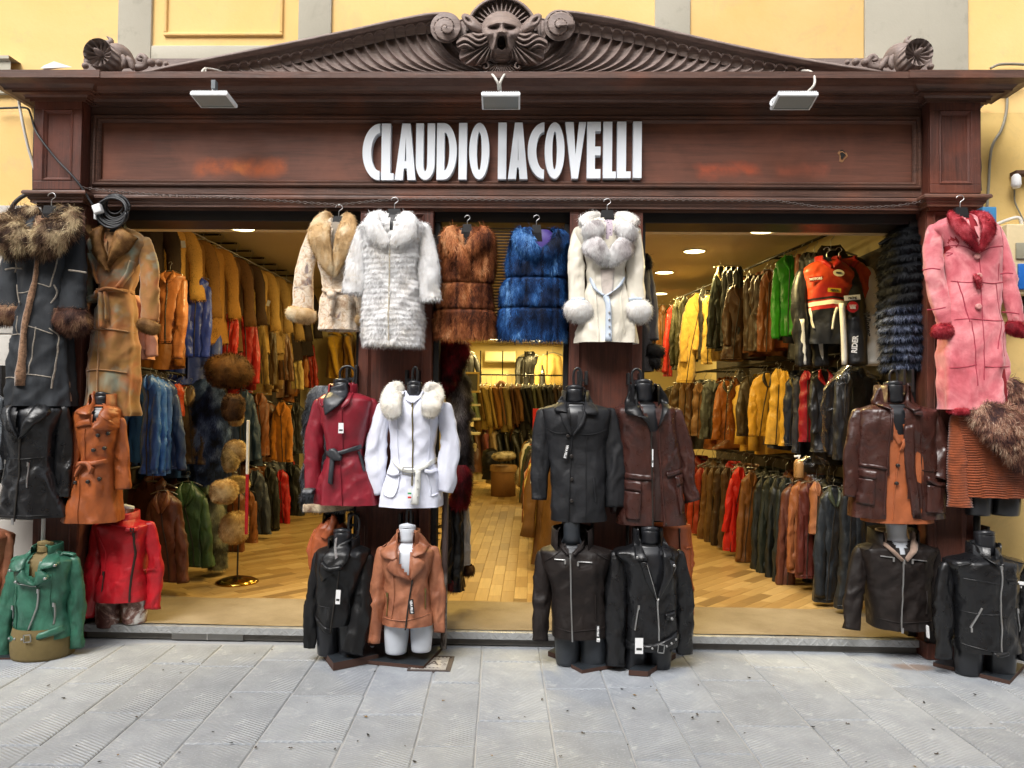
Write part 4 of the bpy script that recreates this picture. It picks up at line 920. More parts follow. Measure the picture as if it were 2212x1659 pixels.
def txt(parent, loc, body, size, m, roty=0., squash=1., bold=.0, depth=.0006, name='lettering'):
    o = link(name, text_mesh(name, body, size, depth, m, 0., squash, bold), parent, loc); o.rotation_euler = (0, roty, 0); return o
def cardtag(g, x, y, w, h, m=TAGW, text=None, rot=0., off=.03, string=None):
    o = g.tagbox('price_tag', x, y, w, h, m, off, rot)
    if text: txt(o, (0, -.003, 0), text, w*g.px*.62, INKW if m is TAGK else INKK, math.pi/2, .8, .0006)
    else:
        W, H = w*g.px/2, h*g.px/2; MB().box(-W*.7, W*.7, -.0022, -.0016, -H*.55, -H*.25).build('barcode', INKK, o)
    if string: g.line('tag_string', string, .003, off, THR, par=o, curve=False)
    return o
LBK = leather('black_leather', (.007, .0073, .0085), .31, .3, .42, 0., spec=.5); LBK2 = leather('soft_black_leather', (.006, .0062, .007), .38, .3, .35, 0., spec=.4); LNB = leather('black_nubuck', (.012, .0125, .0145), .55, .3, .35, spec=.3)
LCG = leather('cognac_leather', rgb('#8f4a20'), .45, .3, .3); LGR = leather('green_leather', rgb('#265341'), .4, .28, .4, c2=rgb('#3c735e')); LRD = leather('red_leather', rgb('#b01823'), .4, .22, .35); LBU = leather('burgundy_leather', rgb('#7d1d2a'), .38, .2, .3)
LTN = leather('washed_tan_leather', rgb('#8a5036'), .48, .3, .45, c2=rgb('#ab6f50')); LBR = leather('dark_brown_leather', rgb('#3a201b'), .31, .35, .42, 0., spec=.55); LDB = leather('espresso_nubuck', rgb('#1c1614'), .55, .3, .4, spec=.3)
LTS = leather('tan_leather', rgb('#9a542f'), .5, .2, .25); CWH = leather('white_cotton', rgb('#d9dcea'), .85, .05, .25, .3, spec=.2); LOR = leather('rust_orange_leather', rgb('#a1532e'), .45, .2, .3); LGY = leather('grey_leather', rgb('#70757a'), .45, .2, .3)
BEIGE = suede('beige_fleece', rgb('#8c7668')); DKBR = leather('dark_brown_lining', rgb('#2c1712'), .6, .2, .2)
def inner(g, m, ytop, name='lining', shrink=.955, yb=None):
    zt = g.L(0, ytop)[1]; z = np.linspace(g.z0+.03 if yb is None else g.L(0, yb)[1], zt, 20); th = np.linspace(0, 2*math.pi, 40, endpoint=False); cs, sn = np.cos(th), np.sin(th)
    rg = [np.stack([float(g.fx(q))+float(g.fw(q))*shrink*np.sign(cs)*np.abs(cs)**.86, g.yc+float(g.fd(q))*shrink*np.sign(sn)*np.abs(sn)**.86, np.full(40, q)], 1) for q in z]
    return MB().loft(rg).build(name, m, g.root, True)

# --- upper row
g = jacket('B2', -.22, (185, 190), 815, 'long black leather jacket with front zip on the leftmost upper mannequin', 'jacket', UG, 1,
  [(198, 138, 234), (211, 78, 312), (236, 44, 352), (300, 54, 336), (400, 68, 306), (495, 72, 298), (600, 55, 322), (720, 36, 350), (815, 22, 372)], LBK,
  [[(52, 235, 60), (38, 420, 62, .02), (28, 660, 55, .03)], [(338, 235, 70), (352, 440, 70), (352, 712, 64, -.02)]], [(150, 190), (222, 190), (212, 290), (182, 388), (158, 300)], fold=(.04, 6), cuff=(.1, LBK))
g.backband(135, 238, 205, 148, LBK)
g.rib('collar', [(136, 150), (126, 240), (152, 320), (181, 386)], [(95, 195), (66, 268), (112, 335), (178, 392)], (.018, .028), LBK); g.rib('collar', [(236, 150), (244, 222), (215, 300), (185, 386)], [(272, 182), (322, 252), (258, 322), (189, 392)], (.018, .028), LBK)
zipper(g, [(183, 388), (180, 600), (160, 830)], ZIPD, .008); zipper(g, [(229, 520), (226, 650)], ZIPS, .006); zipper(g, [(76, 510), (58, 640)], ZIPS, .005); g.seams([[(60, 496), (180, 500)], [(180, 502), (302, 492)], [(25, 800), (370, 800)]], LBK)
g.tagbox('zip_pull', 160, 828, 12, 34, ZIPS, .016)
mannequin(g, MBLK, 'black mannequin wearing the long black zip jacket', (140, 228, 132, 205), mcap=MBLK); 
g = jacket('B2', -.14, (565, 190), 845, 'belted cognac leather trench coat on a black mannequin by the left jamb', 'coat', UG, 2,
  [(212, 520, 612), (227, 470, 645), (252, 428, 658), (330, 438, 652), (420, 450, 640), (520, 462, 625), (620, 430, 632), (740, 392, 638), (843, 364, 642)], LCG,
  [[(437, 265, 78), (412, 480, 68, -.03), (410, 712, 76, -.05)], [(642, 300, 60, .02), (660, 480, 58, 0), (672, 672, 62, 0)]], [(545, 215), (600, 215), (598, 260), (575, 330), (560, 280)], name='trench_coat', fold=(.05, 7), cuff=(.16, LCG))
g.backband(515, 612, 215, 150, LCG)
g.rib('collar', [(520, 138), (542, 200), (556, 262)], [(498, 190), (476, 255), (552, 266)], (.025, .035), LCG); g.rib('collar', [(590, 205), (606, 232), (600, 262)], [(630, 222), (658, 262), (640, 300)], (.02, .03), LCG)
g.rib('lapel', [(600, 262), (600, 300), (578, 335)], [(650, 300), (655, 345), (590, 345)], .024, LCG); g.rib('storm_flap', [(470, 320), (500, 300), (555, 285)], [(475, 335), (520, 325), (565, 320)], .014, LCG)
g.rib('belt', [(436, 520), (510, 512), (565, 512), (620, 502)], [(440, 540), (510, 535), (565, 535), (620, 525)], .02, LTS); g.rib('belt_bow', [(440, 520), (470, 516), (515, 515)], [(445, 530), (475, 545), (515, 530)], .034, LTS); g.rib('belt_bow', [(515, 512), (550, 515), (575, 545)], [(515, 528), (545, 535), (562, 580)], .034, LTS); g.rib('belt_bow', [(505, 525), (480, 560), (470, 590)], [(518, 535), (500, 560), (478, 595)], .03, LTS)
for (x, y) in ((597, 375), (634, 366), (576, 453), (621, 444), (598, 606), (545, 620), (470, 626)): g.disc('button', x, y, .0115, BTN)
g.seams([[(530, 340), (525, 500)], [(500, 540), (495, 840)]], LCG, .005)
mannequin(g, MBLK, 'black mannequin tilted under the cognac trench coat', (527, 602, 165, 225), loop=(500, 180, 543, 66))
g = jacket('B4', -.20, (268, 120), 755, 'burgundy wrap jacket with dark drape collar and tied belt', 'jacket', UG, 3,
  [(142, 214, 330), (160, 168, 398), (186, 140, 440), (260, 160, 420), (350, 180, 405), (462, 195, 392), (560, 175, 420), (660, 150, 455), (748, 134, 480)], LBU,
  [[(157, 205, 82), (118, 430, 82, 0), (113, 690, 62, -.02)], [(425, 200, 75), (445, 450, 64, .02), (452, 690, 52, .04)]], None, name='wrap_jacket', fold=(.055, 8))
CHG = leather('charcoal_leather', rgb('#2c2e33'), .42, .25, .3)
g.rib('drape_collar', [(208, 125), (200, 190), (212, 268)], [(308, 95), (318, 165), (285, 215)], (.028, .03), CHG, mm=7, wob=.004); g.rib('collar_stand', [(320, 95), (330, 160), (300, 222)], [(340, 92), (345, 190), (306, 232)], .026, LBU); g.backband(214, 335, 150, 96, LBU)
g.rib('belt', [(195, 455), (255, 462), (320, 447), (404, 420)], [(200, 482), (255, 488), (320, 470), (404, 446)], .02, CHG); g.rib('belt_knot', [(232, 448), (262, 445), (300, 485)], [(238, 490), (262, 505), (296, 508)], .034, CHG); g.rib('belt_tail', [(240, 490), (236, 560), (230, 625)], [(262, 495), (258, 560), (250, 634)], .026, CHG)
g.line('pocket_trim', [(380, 462), (411, 566)], .012, .012, CHG); g.line('pocket_trim', [(195, 490), (180, 540)], .008, .012, CHG); g.line('placket', [(300, 235), (303, 450)], .006, .012, LBU); g.line('placket', [(290, 500), (300, 750)], .006, .012, LBU)
g.line('seam', [(165, 175), (190, 220), (230, 150)], .004, .01, LBU)
cardtag(g, 302, 335, 27, 54); g.rib('cuff', [(83, 662), (113, 660), (143, 664)], [(83, 690), (113, 694), (143, 690)], .07, CHG)
mannequin(g, MBLK, 'black mannequin with yellow sticker in the burgundy wrap jacket', (228, 318, 92, 150), loop=(290, 80, 332, 0))
g = jacket('B4', -.22, (668, 140), 765, 'white belted parka with cream fur collar on the left pillar', 'jacket', UG, 4,
  [(164, 610, 735), (178, 562, 788), (200, 508, 832), (280, 528, 802), (370, 545, 790), (490, 552, 775), (580, 525, 800), (680, 500, 806), (760, 488, 806)], CWH,
  [[(505, 225, 88), (462, 430, 96, -.02), (462, 620, 84, -.03), (470, 700, 62, -.03)], [(828, 225, 84), (862, 430, 84, -.02), (850, 590, 92, -.03), (834, 682, 62, -.03)]], None, name='white_parka', wr=.008, sw=.009, fold=(.04, 7))
g.backband(610, 735, 175, 135, CWH); g.rib('collar', [(618, 140), (630, 180), (670, 205)], [(625, 135), (650, 170), (672, 195)], .02, CWH); g.rib('collar', [(725, 140), (710, 175), (678, 205)], [(718, 135), (700, 165), (675, 195)], .02, CWH)
ivory = dict(col=lambda P, r: blend([(0, rgb('#efe6d6')), (1, rgb('#fdfaf4'))], .5+.4*fbm(P[:, 0]*14, P[:, 1]*14, P[:, 2]*14)+.3*(r-.5)), dens=40000, ln=.020, wd=.0024, lay=.25, rootdark=.95)
g.roll('fur_collar', [(610, 118, 70, .01), (560, 140, 105, .03), (560, 200, 112, .05), (576, 262, 88, .05), (582, 285, 50, .05)], ivory); g.roll('fur_collar', [(725, 122, 70, .01), (775, 145, 105, .03), (775, 205, 105, .05), (768, 255, 88, .05), (766, 280, 50, .05)], ivory)
zipper(g, [(673, 205), (675, 420), (672, 640)], ZIPB, .007); BLT = leather('white_belt', rgb('#d8d8d2'), .5, .05, .1)
g.rib('belt', [(558, 505), (610, 535), (665, 548), (725, 535), (788, 497)], [(570, 525), (610, 560), (665, 575), (725, 560), (790, 522)], .022, BLT); buckle(g, 655, 561, 55, 40, ZIPS, .04); g.rib('belt_tail', [(692, 560), (688, 650), (668, 735)], [(718, 560), (716, 650), (706, 742)], .028, BLT)
for y in (610, 655, 697): g.disc('eyelet', 705, y, .004, ZIPS, .034)
for q in (([(528, 560), (565, 575), (602, 562)], [(525, 580), (565, 590), (606, 585)]), ([(736, 548), (770, 560), (806, 545)], [(738, 575), (770, 580), (808, 568)])): g.rib('pocket_flap', q[0], q[1], .018, CWH)
g.line('pocket_edge', [(505, 640), (520, 690), (570, 698), (595, 650), (602, 590)], .008, .012, CWH); g.line('pocket_edge', [(745, 580), (765, 650), (770, 695), (802, 690)], .008, .012, CWH); g.seams([[(575, 200), (590, 260), (590, 400), (600, 540)], [(762, 290), (760, 400), (750, 530)]], CWH, .004)
t = g.tagbox('flag_label', 665, 682, 20, 60, TAGW, .034); MB().box(-.010, .010, -.003, -.0016, .002, .010).build('green_patch', plain('green_print', (.02, .35, .1), .6), t); MB().box(-.010, .010, -.003, -.0016, -.022, -.012).build('red_patch', INKR, t)
mannequin(g, MBLK, 'black mannequin under the white belted parka', (628, 708, 105, 170), loop=(662, 92, 676, 5))
g = jacket('B6', -.22, (280, 125), 800, 'black four-button leather jacket with shirt collar on the right pillar', 'jacket', UG, 5,
  [(186, 225, 340), (200, 180, 390), (226, 114, 470), (300, 125, 452), (400, 140, 437), (520, 150, 432), (640, 155, 432), (795, 160, 432)], LNB,
  [[(128, 245, 92), (106, 440, 86, -.01), (95, 692, 62, -.02)], [(458, 245, 88), (482, 480, 96, -.02), (487, 728, 86, -.04)]], [(242, 190), (326, 190), (302, 290), (262, 352), (246, 290)], nb=2.6)
g.backband(228, 340, 190, 125, LNB)
g.rib('collar', [(232, 150), (236, 200), (238, 242)], [(208, 160), (170, 228), (224, 238)], (.02, .03), LNB); g.rib('collar', [(325, 112), (332, 172), (322, 228)], [(358, 155), (395, 246), (335, 250)], (.02, .03), LNB)
g.rib('lapel', [(322, 232), (302, 290), (264, 352)], [(336, 248), (315, 305), (268, 362)], .018, LNB); g.rib('lapel', [(240, 242), (248, 300), (260, 352)], [(196, 240), (216, 300), (254, 362)], .018, LNB)
for y, x in ((360, 240), (462, 258), (577, 260), (685, 258)): g.disc('button', x, y, .0105, BTN)
g.line('placket', [(262, 360), (250, 560), (241, 790)], .005, .012, LNB, curve=False); g.seams([[(120, 318), (180, 345), (245, 345)], [(270, 348), (360, 352), (440, 330)], [(335, 360), (330, 600), (330, 790)]], LNB, .005); g.line('pocket_welt', [(370, 570), (382, 690)], .012, .012, LNB)
cardtag(g, 230, 438, 26, 66, TAGK, 'VERA PELLE', .2)
mannequin(g, MBLK, 'black mannequin wearing the four-button black jacket', (234, 324, 122, 195), loop=(297, 100, 318, 10))
g = jacket('B6', -.20, (637, 105), 830, 'open dark brown leather car coat with black collar and flap pockets', 'coat', UG, 6,
  [(186, 580, 700), (200, 522, 760), (226, 478, 802), (300, 500, 800), (450, 518, 815), (560, 525, 825), (700, 515, 838), (815, 495, 842)], LBR,
  [[(492, 245, 80, .02), (500, 480, 62, .04), (512, 770, 70, .05)], [(798, 245, 82), (848, 450, 76, 0), (868, 620, 62, -.02), (890, 700, 66, -.03)]], [(604, 185), (694, 185), (692, 260), (704, 500), (718, 730), (720, 835), (668, 835), (664, 560), (652, 330)], name='car_coat')
inner(g, DKBR, 330)
g.backband(590, 690, 195, 95, LBK2, flare=.03); g.rib('collar', [(592, 95), (602, 200), (655, 345)], [(560, 130), (532, 242), (640, 260)], (.025, .035), LBK2); g.rib('collar', [(682, 92), (722, 190), (694, 320)], [(716, 98), (762, 188), (722, 262)], (.025, .04), LBK2)
zipper(g, [(660, 340), (664, 560), (666, 820)], ZIPD, .008); g.line('front_edge', [(698, 320), (712, 560), (728, 810)], .01, .012, LBR); cardtag(g, 664, 470, 6, 90, TAGW, None, 0, .03)
for q in (([(530, 590), (570, 585), (606, 590)], [(530, 632), (570, 638), (606, 640)]), ([(786, 566), (808, 562), (830, 556)], [(792, 615), (812, 612), (832, 606)])): g.rib('pocket_flap', q[0], q[1], .022, LBR)
g.rib('pocket', [(530, 640), (530, 700), (535, 780)], [(606, 645), (606, 700), (600, 785)], .014, LBR, mm=6); g.rib('pocket', [(790, 612), (805, 700), (812, 755)], [(830, 606), (838, 690), (840, 750)], .012, LBR, mm=6)
g.rib('waist_band', [(525, 548), (590, 552), (660, 556)], [(525, 575), (590, 580), (660, 582)], .012, LBR); g.rib('waist_band', [(740, 545), (785, 538), (826, 528)], [(742, 570), (785, 562), (828, 552)], .012, LBR)
for (x, y) in ((648, 818), (733, 802), (570, 237)): g.disc('snap', x, y, .005, ZIPD)
mannequin(g, MBLK, 'black mannequin inside the open brown car coat', (592, 682, 92, 185), loop=(607, 80, 632, 15))
g = jacket('B8', -.12, (300, 105), 770, 'open dark brown leather jacket over a tan blazer beside the right jamb', 'jacket', UG, 7,
  [(182, 245, 365), (200, 182, 430), (226, 122, 502), (300, 116, 492), (420, 110, 500), (520, 100, 520), (640, 95, 535), (758, 88, 540)], LBR,
  [[(135, 240, 88), (95, 440, 78, -.02), (72, 655, 54, -.04)], [(490, 240, 84), (532, 420, 78, -.03), (492, 565, 78, -.08)]], [(252, 185), (332, 185), (312, 330), (318, 480), (345, 700), (350, 775), (212, 775), (216, 600), (242, 300)])
ib = Garment('B8', -.12, (300, 105), 782, 'leather_blazer', 'tan leather blazer with two dark buttons under the open brown jacket', 'blazer', UG, 71)
ib.body([(240, 175, 420, .10), (330, 150, 460, .116), (420, 145, 465, .114), (520, 140, 480, .114), (640, 135, 490, .118), (780, 140, 490, .12)], LTS, wr=.004, vcut=[(245, 235), (330, 235), (296, 378), (252, 300)])
ib.rib('lapel', [(250, 240), (262, 310), (292, 378)], [(225, 300), (240, 330), (276, 395)], .012, LTS); ib.rib('lapel', [(330, 250), (322, 320), (294, 380)], [(340, 340), (300, 415), (284, 425)], .012, LTS)
for (x, y) in ((273, 493), (267, 580)): ib.disc('button', x, y, .011, BTN)
ib.line('front_edge', [(282, 430), (262, 600), (250, 760)], .005, .008, LTS)
g.backband(250, 345, 200, 95, LBR, flare=.03); g.rib('collar', [(254, 92), (242, 160), (246, 218)], [(214, 115), (190, 188), (238, 220)], (.025, .04), LBR); g.rib('collar', [(346, 88), (342, 160), (326, 208)], [(372, 130), (396, 206), (345, 228)], (.025, .04), LBR); g.rib('throat_tab', [(350, 222), (370, 220), (388, 222)], [(352, 245), (370, 248), (386, 250)], .03, LBR)
g.rib('front_facing', [(302, 300), (305, 420), (318, 560), (345, 750)], [(345, 290), (355, 420), (366, 560), (390, 755)], .012, LBR, mm=5); g.line('front_edge', [(243, 240), (222, 500), (205, 735)], .01, .012, LBR)
g.rib('pocket_flap', [(102, 512), (135, 515), (170, 522)], [(98, 552), (135, 556), (166, 560)], .022, LBR); g.rib('pocket', [(98, 560), (95, 620), (92, 680)], [(165, 562), (165, 620), (160, 690)], .014, LBR, mm=6); g.rib('waist_band', [(108, 485), (160, 488), (218, 500)], [(106, 500), (160, 505), (216, 515)], .012, LBR)
g.rib('pocket_flap', [(420, 545), (470, 575), (532, 580)], [(418, 570), (470, 595), (534, 600)], .026, LBR); g.rib('pocket', [(420, 590), (418, 660), (412, 720)], [(530, 600), (525, 660), (530, 735)], .018, LBR, mm=6); g.seams([[(378, 515), (450, 522), (535, 530)], [(385, 250), (395, 400), (400, 740)]], LBR, .006)
mannequin(g, MBLK, 'black mannequin inside the brown jacket and tan blazer', (252, 342, 97, 195), loop=(320, 90, 340, 20))
def ribbed(X, Z, u): return .0045*np.sin(Z*430+2.2*vn(X*9, Z*7)+3*vn(X*30, Z*4))
rust = suede('rust_sheared_fur', rgb('#83401f'), .28, 20, .5, .4)
g = jacket('B8', -.20, (850, 200), 660, 'rust ribbed sheared-fur jacket with a big fox collar at the right edge', 'jacket', UG, 8,
  [(200, 720, 960), (228, 660, 1010), (262, 610, 1030), (350, 612, 1030), (450, 612, 1022), (550, 615, 1012), (655, 622, 1012)], rust,
  [], None, name='fur_jacket', bands=ribbed, wr=.004, nrow=240)
g.sleeve([(632, 265, 90), (618, 480, 104, -.03), (614, 705, 116, -.04)], rust, nrow=120, bands=lambda t, th: .0045*np.sin(t*430+2*np.sin(th*2)), wr=.004); g.sleeve([(1010, 265, 90), (1020, 480, 104, -.03), (1022, 690, 116, -.04)], rust, nrow=120, bands=lambda t, th: .0045*np.sin(t*430+2*np.sin(th*2)), wr=.004)
def foxc(P, r): return blend([(0, rgb('#2e2026')), (.42, rgb('#5c3b34')), (.68, rgb('#a5745c')), (1, rgb('#ecd0b4'))], .5+.55*fbm(P[:, 0]*26, P[:, 1]*20, P[:, 2]*34)+.5*(r-.5))
fox = dict(col=foxc, dens=40000, ln=.07, wd=.0036, lay=.45, rootdark=.7)
g.roll('fur_collar', [(770, 70, 110, .0), (720, 130, 150, .02), (722, 225, 180, .05), (780, 315, 195, .07), (845, 405, 175, .08), (885, 490, 110, .08)], fox); g.roll('fur_collar', [(800, 85, 80, -.06), (870, 110, 90, .0), (920, 190, 120, .03), (928, 290, 140, .05), (905, 390, 120, .05)], fox)
mannequin(g, MBLK, 'black mannequin showing its thighs under the rust fur jacket', (787, 858, 130, 205), legs=[(668, 792, 630, 668, 786, 745), (800, 932, 630, 792, 926, 745)], loop=(757, 110, 790, 45))

# --- lower row
g = jacket('B2', -.30, (250, 990), 1470, 'green leather biker jacket with belt on an olive bust at lower left', 'jacket', DG, 11,
  [(1008, 208, 300), (1026, 150, 350), (1050, 96, 402), (1120, 104, 396), (1200, 110, 385), (1300, 106, 370), (1400, 100, 386), (1460, 96, 392)], LGR,
  [[(105, 1060, 78), (65, 1250, 76, -.02), (32, 1565, 72, -.05)], [(395, 1060, 76), (418, 1300, 70, 0), (416, 1535, 62, 0)]], [(212, 1000), (294, 1000), (288, 1080), (258, 1135), (225, 1110)], cuff=(.12, LGR))
g.backband(205, 302, 1015, 968, LGR)
g.rib('collar', [(222, 965), (206, 1012), (206, 1082)], [(188, 990), (104, 1092), (196, 1090)], (.022, .03), LGR); g.rib('collar', [(284, 965), (300, 1012), (298, 1062)], [(318, 1000), (378, 1062), (306, 1082)], (.022, .03), LGR)
g.rib('lapel', [(206, 1085), (226, 1125), (276, 1166)], [(200, 1092), (166, 1148), (272, 1172)], .022, LGR); g.rib('lapel', [(296, 1075), (288, 1115), (270, 1152)], [(306, 1082), (342, 1130), (282, 1170)], .022, LGR)
zipper(g, [(175, 1160), (235, 1164), (278, 1172)], ZIPS, .007, .026, False); zipper(g, [(283, 1190), (270, 1290), (232, 1420)], ZIPS, .008, .014); zipper(g, [(128, 1285), (108, 1395)]); zipper(g, [(348, 1270), (350, 1380)])
g.rib('belt', [(66, 1458), (180, 1432), (300, 1416), (392, 1388)], [(74, 1486), (180, 1462), (300, 1450), (392, 1426)], .02, LGR); buckle(g, 252, 1438, 40, 40, ZIPS, .04, -.1)
for (x, y) in ((122, 1093), (175, 1147), (334, 1128), (368, 1064)): g.disc('snap', x, y, .008, ZIPS, .034)
for (x, y) in ((122, 1453), (167, 1448), (214, 1447)): g.disc('eyelet', x, y, .006, ZIPS, .028)
g.rib('epaulette', [(86, 1040), (120, 1030), (158, 1022)], [(84, 1056), (120, 1046), (158, 1036)], .02, LGR); g.rib('epaulette', [(345, 1012), (380, 1015), (412, 1022)], [(345, 1026), (380, 1030), (412, 1040)], .02, LGR); g.seams([[(150, 1180), (155, 1300), (150, 1420)], [(350, 1110), (330, 1250), (345, 1380)], [(20, 1440), (50, 1450)]], LGR, .005)
mannequin(g, MOLV, 'olive fabric tailor bust under the green biker jacket', (214, 290, 972, 1030), legs=[(96, 388, 1400, 84, 386, 1565)], name='tailor_bust')
g = jacket('B2', .05, (688, 790), 1265, 'red leather biker jacket with high funnel collar on a flaking mannequin', 'jacket', DG, 12,
  [(834, 636, 736), (846, 590, 772), (864, 530, 818), (930, 545, 802), (1020, 565, 800), (1110, 575, 800), (1200, 548, 808), (1265, 536, 808)], LRD,
  [[(540, 875, 76), (512, 1130, 74, -.02), (497, 1360, 56, -.05)], [(808, 868, 70), (846, 1120, 62, 0), (836, 1320, 62, -.02)]], None, cuff=(.06, LRD))
g.backband(632, 738, 845, 788, LRD, flare=.0, front=.5); g.rib('funnel_collar', [(634, 790), (632, 815), (650, 850)], [(738, 806), (742, 830), (770, 868)], (.03, .028), LRD, mm=8, wob=.003); g.rib('collar_strap', [(742, 862), (765, 862), (790, 866)], [(742, 882), (765, 884), (790, 886)], .03, LRD); buckle(g, 778, 875, 20, 20, ZIPD, .042)
zipper(g, [(776, 895), (778, 1010), (756, 1262)], ZIPD, .008, .012); zipper(g, [(620, 1100), (612, 1205)], ZIPD, .006); g.seams([[(575, 880), (620, 1000), (622, 1090)], [(490, 1120), (560, 1115)], [(800, 1105), (865, 1095)]], LRD, .005)
mannequin(g, MBLO, 'flaking white and rust mannequin under the red biker jacket', (650, 728, 775, 835), legs=[(530, 660, 1240, 528, 652, 1412), (662, 802, 1240, 672, 792, 1392)], mcap=MWHT)
g = jacket('B4', -.30, (275, 920), 1420, 'black leather jacket with asymmetric drape collar on a black mannequin', 'jacket', DG, 13,
  [(968, 225, 335), (985, 180, 388), (1006, 138, 422), (1080, 135, 400), (1180, 145, 362), (1280, 146, 338), (1345, 140, 336), (1392, 148, 322)], LBK2,
  [[(150, 1030, 64), (120, 1250, 56, -.02), (103, 1525, 46, -.04)], [(402, 1045, 84), (392, 1280, 82, -.05), (345, 1535, 108, -.10)]], None)
g.rib('drape_collar', [(215, 985), (180, 1085), (196, 1152)], [(332, 935), (330, 1040), (205, 1140)], (.03, .035), LBK2, mm=9, wob=.008); g.rib('drape_fold', [(205, 1030), (240, 1060), (300, 1050)], [(200, 1060), (240, 1085), (310, 1075)], .05, LBK2, bulge=.012); g.backband(222, 338, 985, 930, LBK2, flare=.02)
g.rib('front_point', [(140, 1340), (190, 1370), (245, 1395)], [(142, 1350), (180, 1390), (240, 1425)], .008, LBK2); zipper(g, [(288, 1090), (262, 1250), (242, 1420)], ZIPD, .007, .012, False); g.seams([[(150, 1280), (240, 1290)], [(330, 1190), (330, 1300)]], LBK2)
cardtag(g, 285, 1225, 24, 74, TAGW, None, .05, .04, [(282, 1085), (278, 1130), (284, 1192)])
mannequin(g, MBLK, 'black mannequin with thighs under the drape-collar jacket', (230, 322, 905, 985), legs=[(134, 256, 1370, 140, 250, 1565), (246, 388, 1370, 258, 368, 1580)], loop=(325, 920, 355, 815))
g = jacket('B4', -.32, (628, 900), 1395, 'washed tan leather biker jacket on a pale grey mannequin', 'jacket', DG, 14,
  [(954, 585, 676), (974, 540, 722), (1000, 488, 772), (1080, 500, 760), (1180, 515, 746), (1280, 515, 746), (1350, 508, 765), (1392, 505, 766)], LTN,
  [[(494, 1005, 70), (470, 1240, 70, -.02), (456, 1495, 50, -.05)], [(766, 1000, 62), (796, 1240, 60, -.02), (802, 1442, 50, -.03)]], [(592, 950), (668, 950), (666, 1060), (660, 1128), (604, 1065)], cuff=(.1, LTN))
g.backband(584, 678, 960, 890, LTN); g.rib('collar', [(590, 888), (586, 960), (594, 1022)], [(556, 925), (498, 1012), (572, 1032)], (.022, .032), LTN); g.rib('collar', [(670, 888), (682, 960), (668, 1012)], [(710, 920), (748, 985), (690, 1018)], (.022, .032), LTN)
g.rib('lapel', [(594, 1026), (612, 1076), (660, 1130)], [(562, 1032), (538, 1088), (662, 1142)], .024, LTN); g.rib('lapel', [(668, 1016), (672, 1070), (664, 1126)], [(690, 1012), (738, 1062), (672, 1138)], .022, LTN)
zipper(g, [(672, 1140), (656, 1250), (638, 1400)], ZIPD, .008); zipper(g, [(535, 1215), (532, 1335)], ZIPB, .006); zipper(g, [(738, 1195), (736, 1300)], ZIPB, .006); cardtag(g, 674, 1272, 26, 76, TAGK, 'VERA PELLE', -.1, .035)
g.seams([[(490, 985), (530, 960)], [(495, 1000), (535, 975)], [(720, 955), (765, 985)], [(715, 965), (768, 998)], [(508, 1350), (640, 1352)], [(640, 1350), (765, 1330)], [(570, 1110), (575, 1230), (560, 1345)]], LTN, .005)
for y in (1235, 1262, 1290): g.seams([[(440, y+30), (480, y+28)]], LTN)
mannequin(g, MWHT, 'pale grey mannequin with bare thighs under the tan biker jacket', (586, 672, 880, 950), legs=[(503, 642, 1370, 508, 622, 1556), (645, 767, 1370, 650, 756, 1546)], loop=(628, 870, 640, 780))
g = jacket('B6', -.30, (265, 830), 1385, 'espresso hooded zip jacket on a dark mannequin with foil-taped neck', 'jacket', DG, 15,
  [(916, 200, 332), (935, 150, 400), (960, 108, 468), (1040, 125, 446), (1150, 158, 432), (1260, 168, 430), (1330, 170, 436), (1388, 172, 440)], LDB,
  [[(125, 980, 88), (110, 1180, 80, -.02), (104, 1412, 66, -.05)], [(455, 980, 84), (466, 1200, 76, 0), (444, 1380, 70, 0)]], [(228, 905), (300, 905), (280, 950), (252, 965), (240, 940)], nb=2.6)
g.backband(185, 348, 925, 835, LDB, depth=.11, flare=.02, name='hood'); g.rib('hood_edge', [(205, 830), (195, 880), (245, 955)], [(165, 890), (175, 905), (240, 965)], (.03, .02), LDB); g.rib('hood_edge', [(330, 830), (345, 880), (262, 955)], [(355, 890), (350, 910), (270, 965)], (.03, .02), LDB)
zipper(g, [(252, 960), (256, 1180), (262, 1392)], ZIPS, .008); zipper(g, [(226, 986), (172, 984)], ZIPS, .007, .012); zipper(g, [(290, 994), (362, 998)], ZIPS, .007, .012); g.line('pocket_welt', [(382, 1160), (380, 1290)], .01, .012, LDB); g.seams([[(112, 1010), (180, 960), (230, 920)], [(330, 920), (400, 965), (460, 1000)], [(170, 1330), (255, 1342)], [(265, 1342), (438, 1335)]], LDB, .005)
cardtag(g, 390, 1340, 20, 60, TAGK, 'VERA PELLE'); t = cardtag(g, 392, 1385, 16, 18, TAGW)
FOIL = plain('crumpled_foil', rgb('#c5c6bd'), .25, .9, nscale=40, var=.3, bump=.8)
mannequin(g, MDRK, 'scuffed dark mannequin with silver foil neck under the espresso jacket', (222, 308, 800, 915), legs=[(176, 306, 1350, 184, 300, 1538), (308, 450, 1350, 314, 440, 1562)], mcap=FOIL)
g = jacket('B6', -.32, (668, 850), 1440, 'glossy black leather biker jacket with silver zips and belt', 'jacket', DG, 16,
  [(915, 605, 722), (934, 560, 772), (962, 478, 812), (1040, 538, 802), (1150, 545, 800), (1260, 545, 800), (1370, 540, 806), (1440, 538, 802)], LBK,
  [[(502, 985, 92), (490, 1200, 96, -.03), (486, 1535, 76, -.06)], [(808, 980, 84), (850, 1200, 72, 0), (850, 1492, 62, 0)]], [(612, 910), (706, 910), (722, 990), (690, 1172), (652, 1060)], cuff=(.34, LBK))
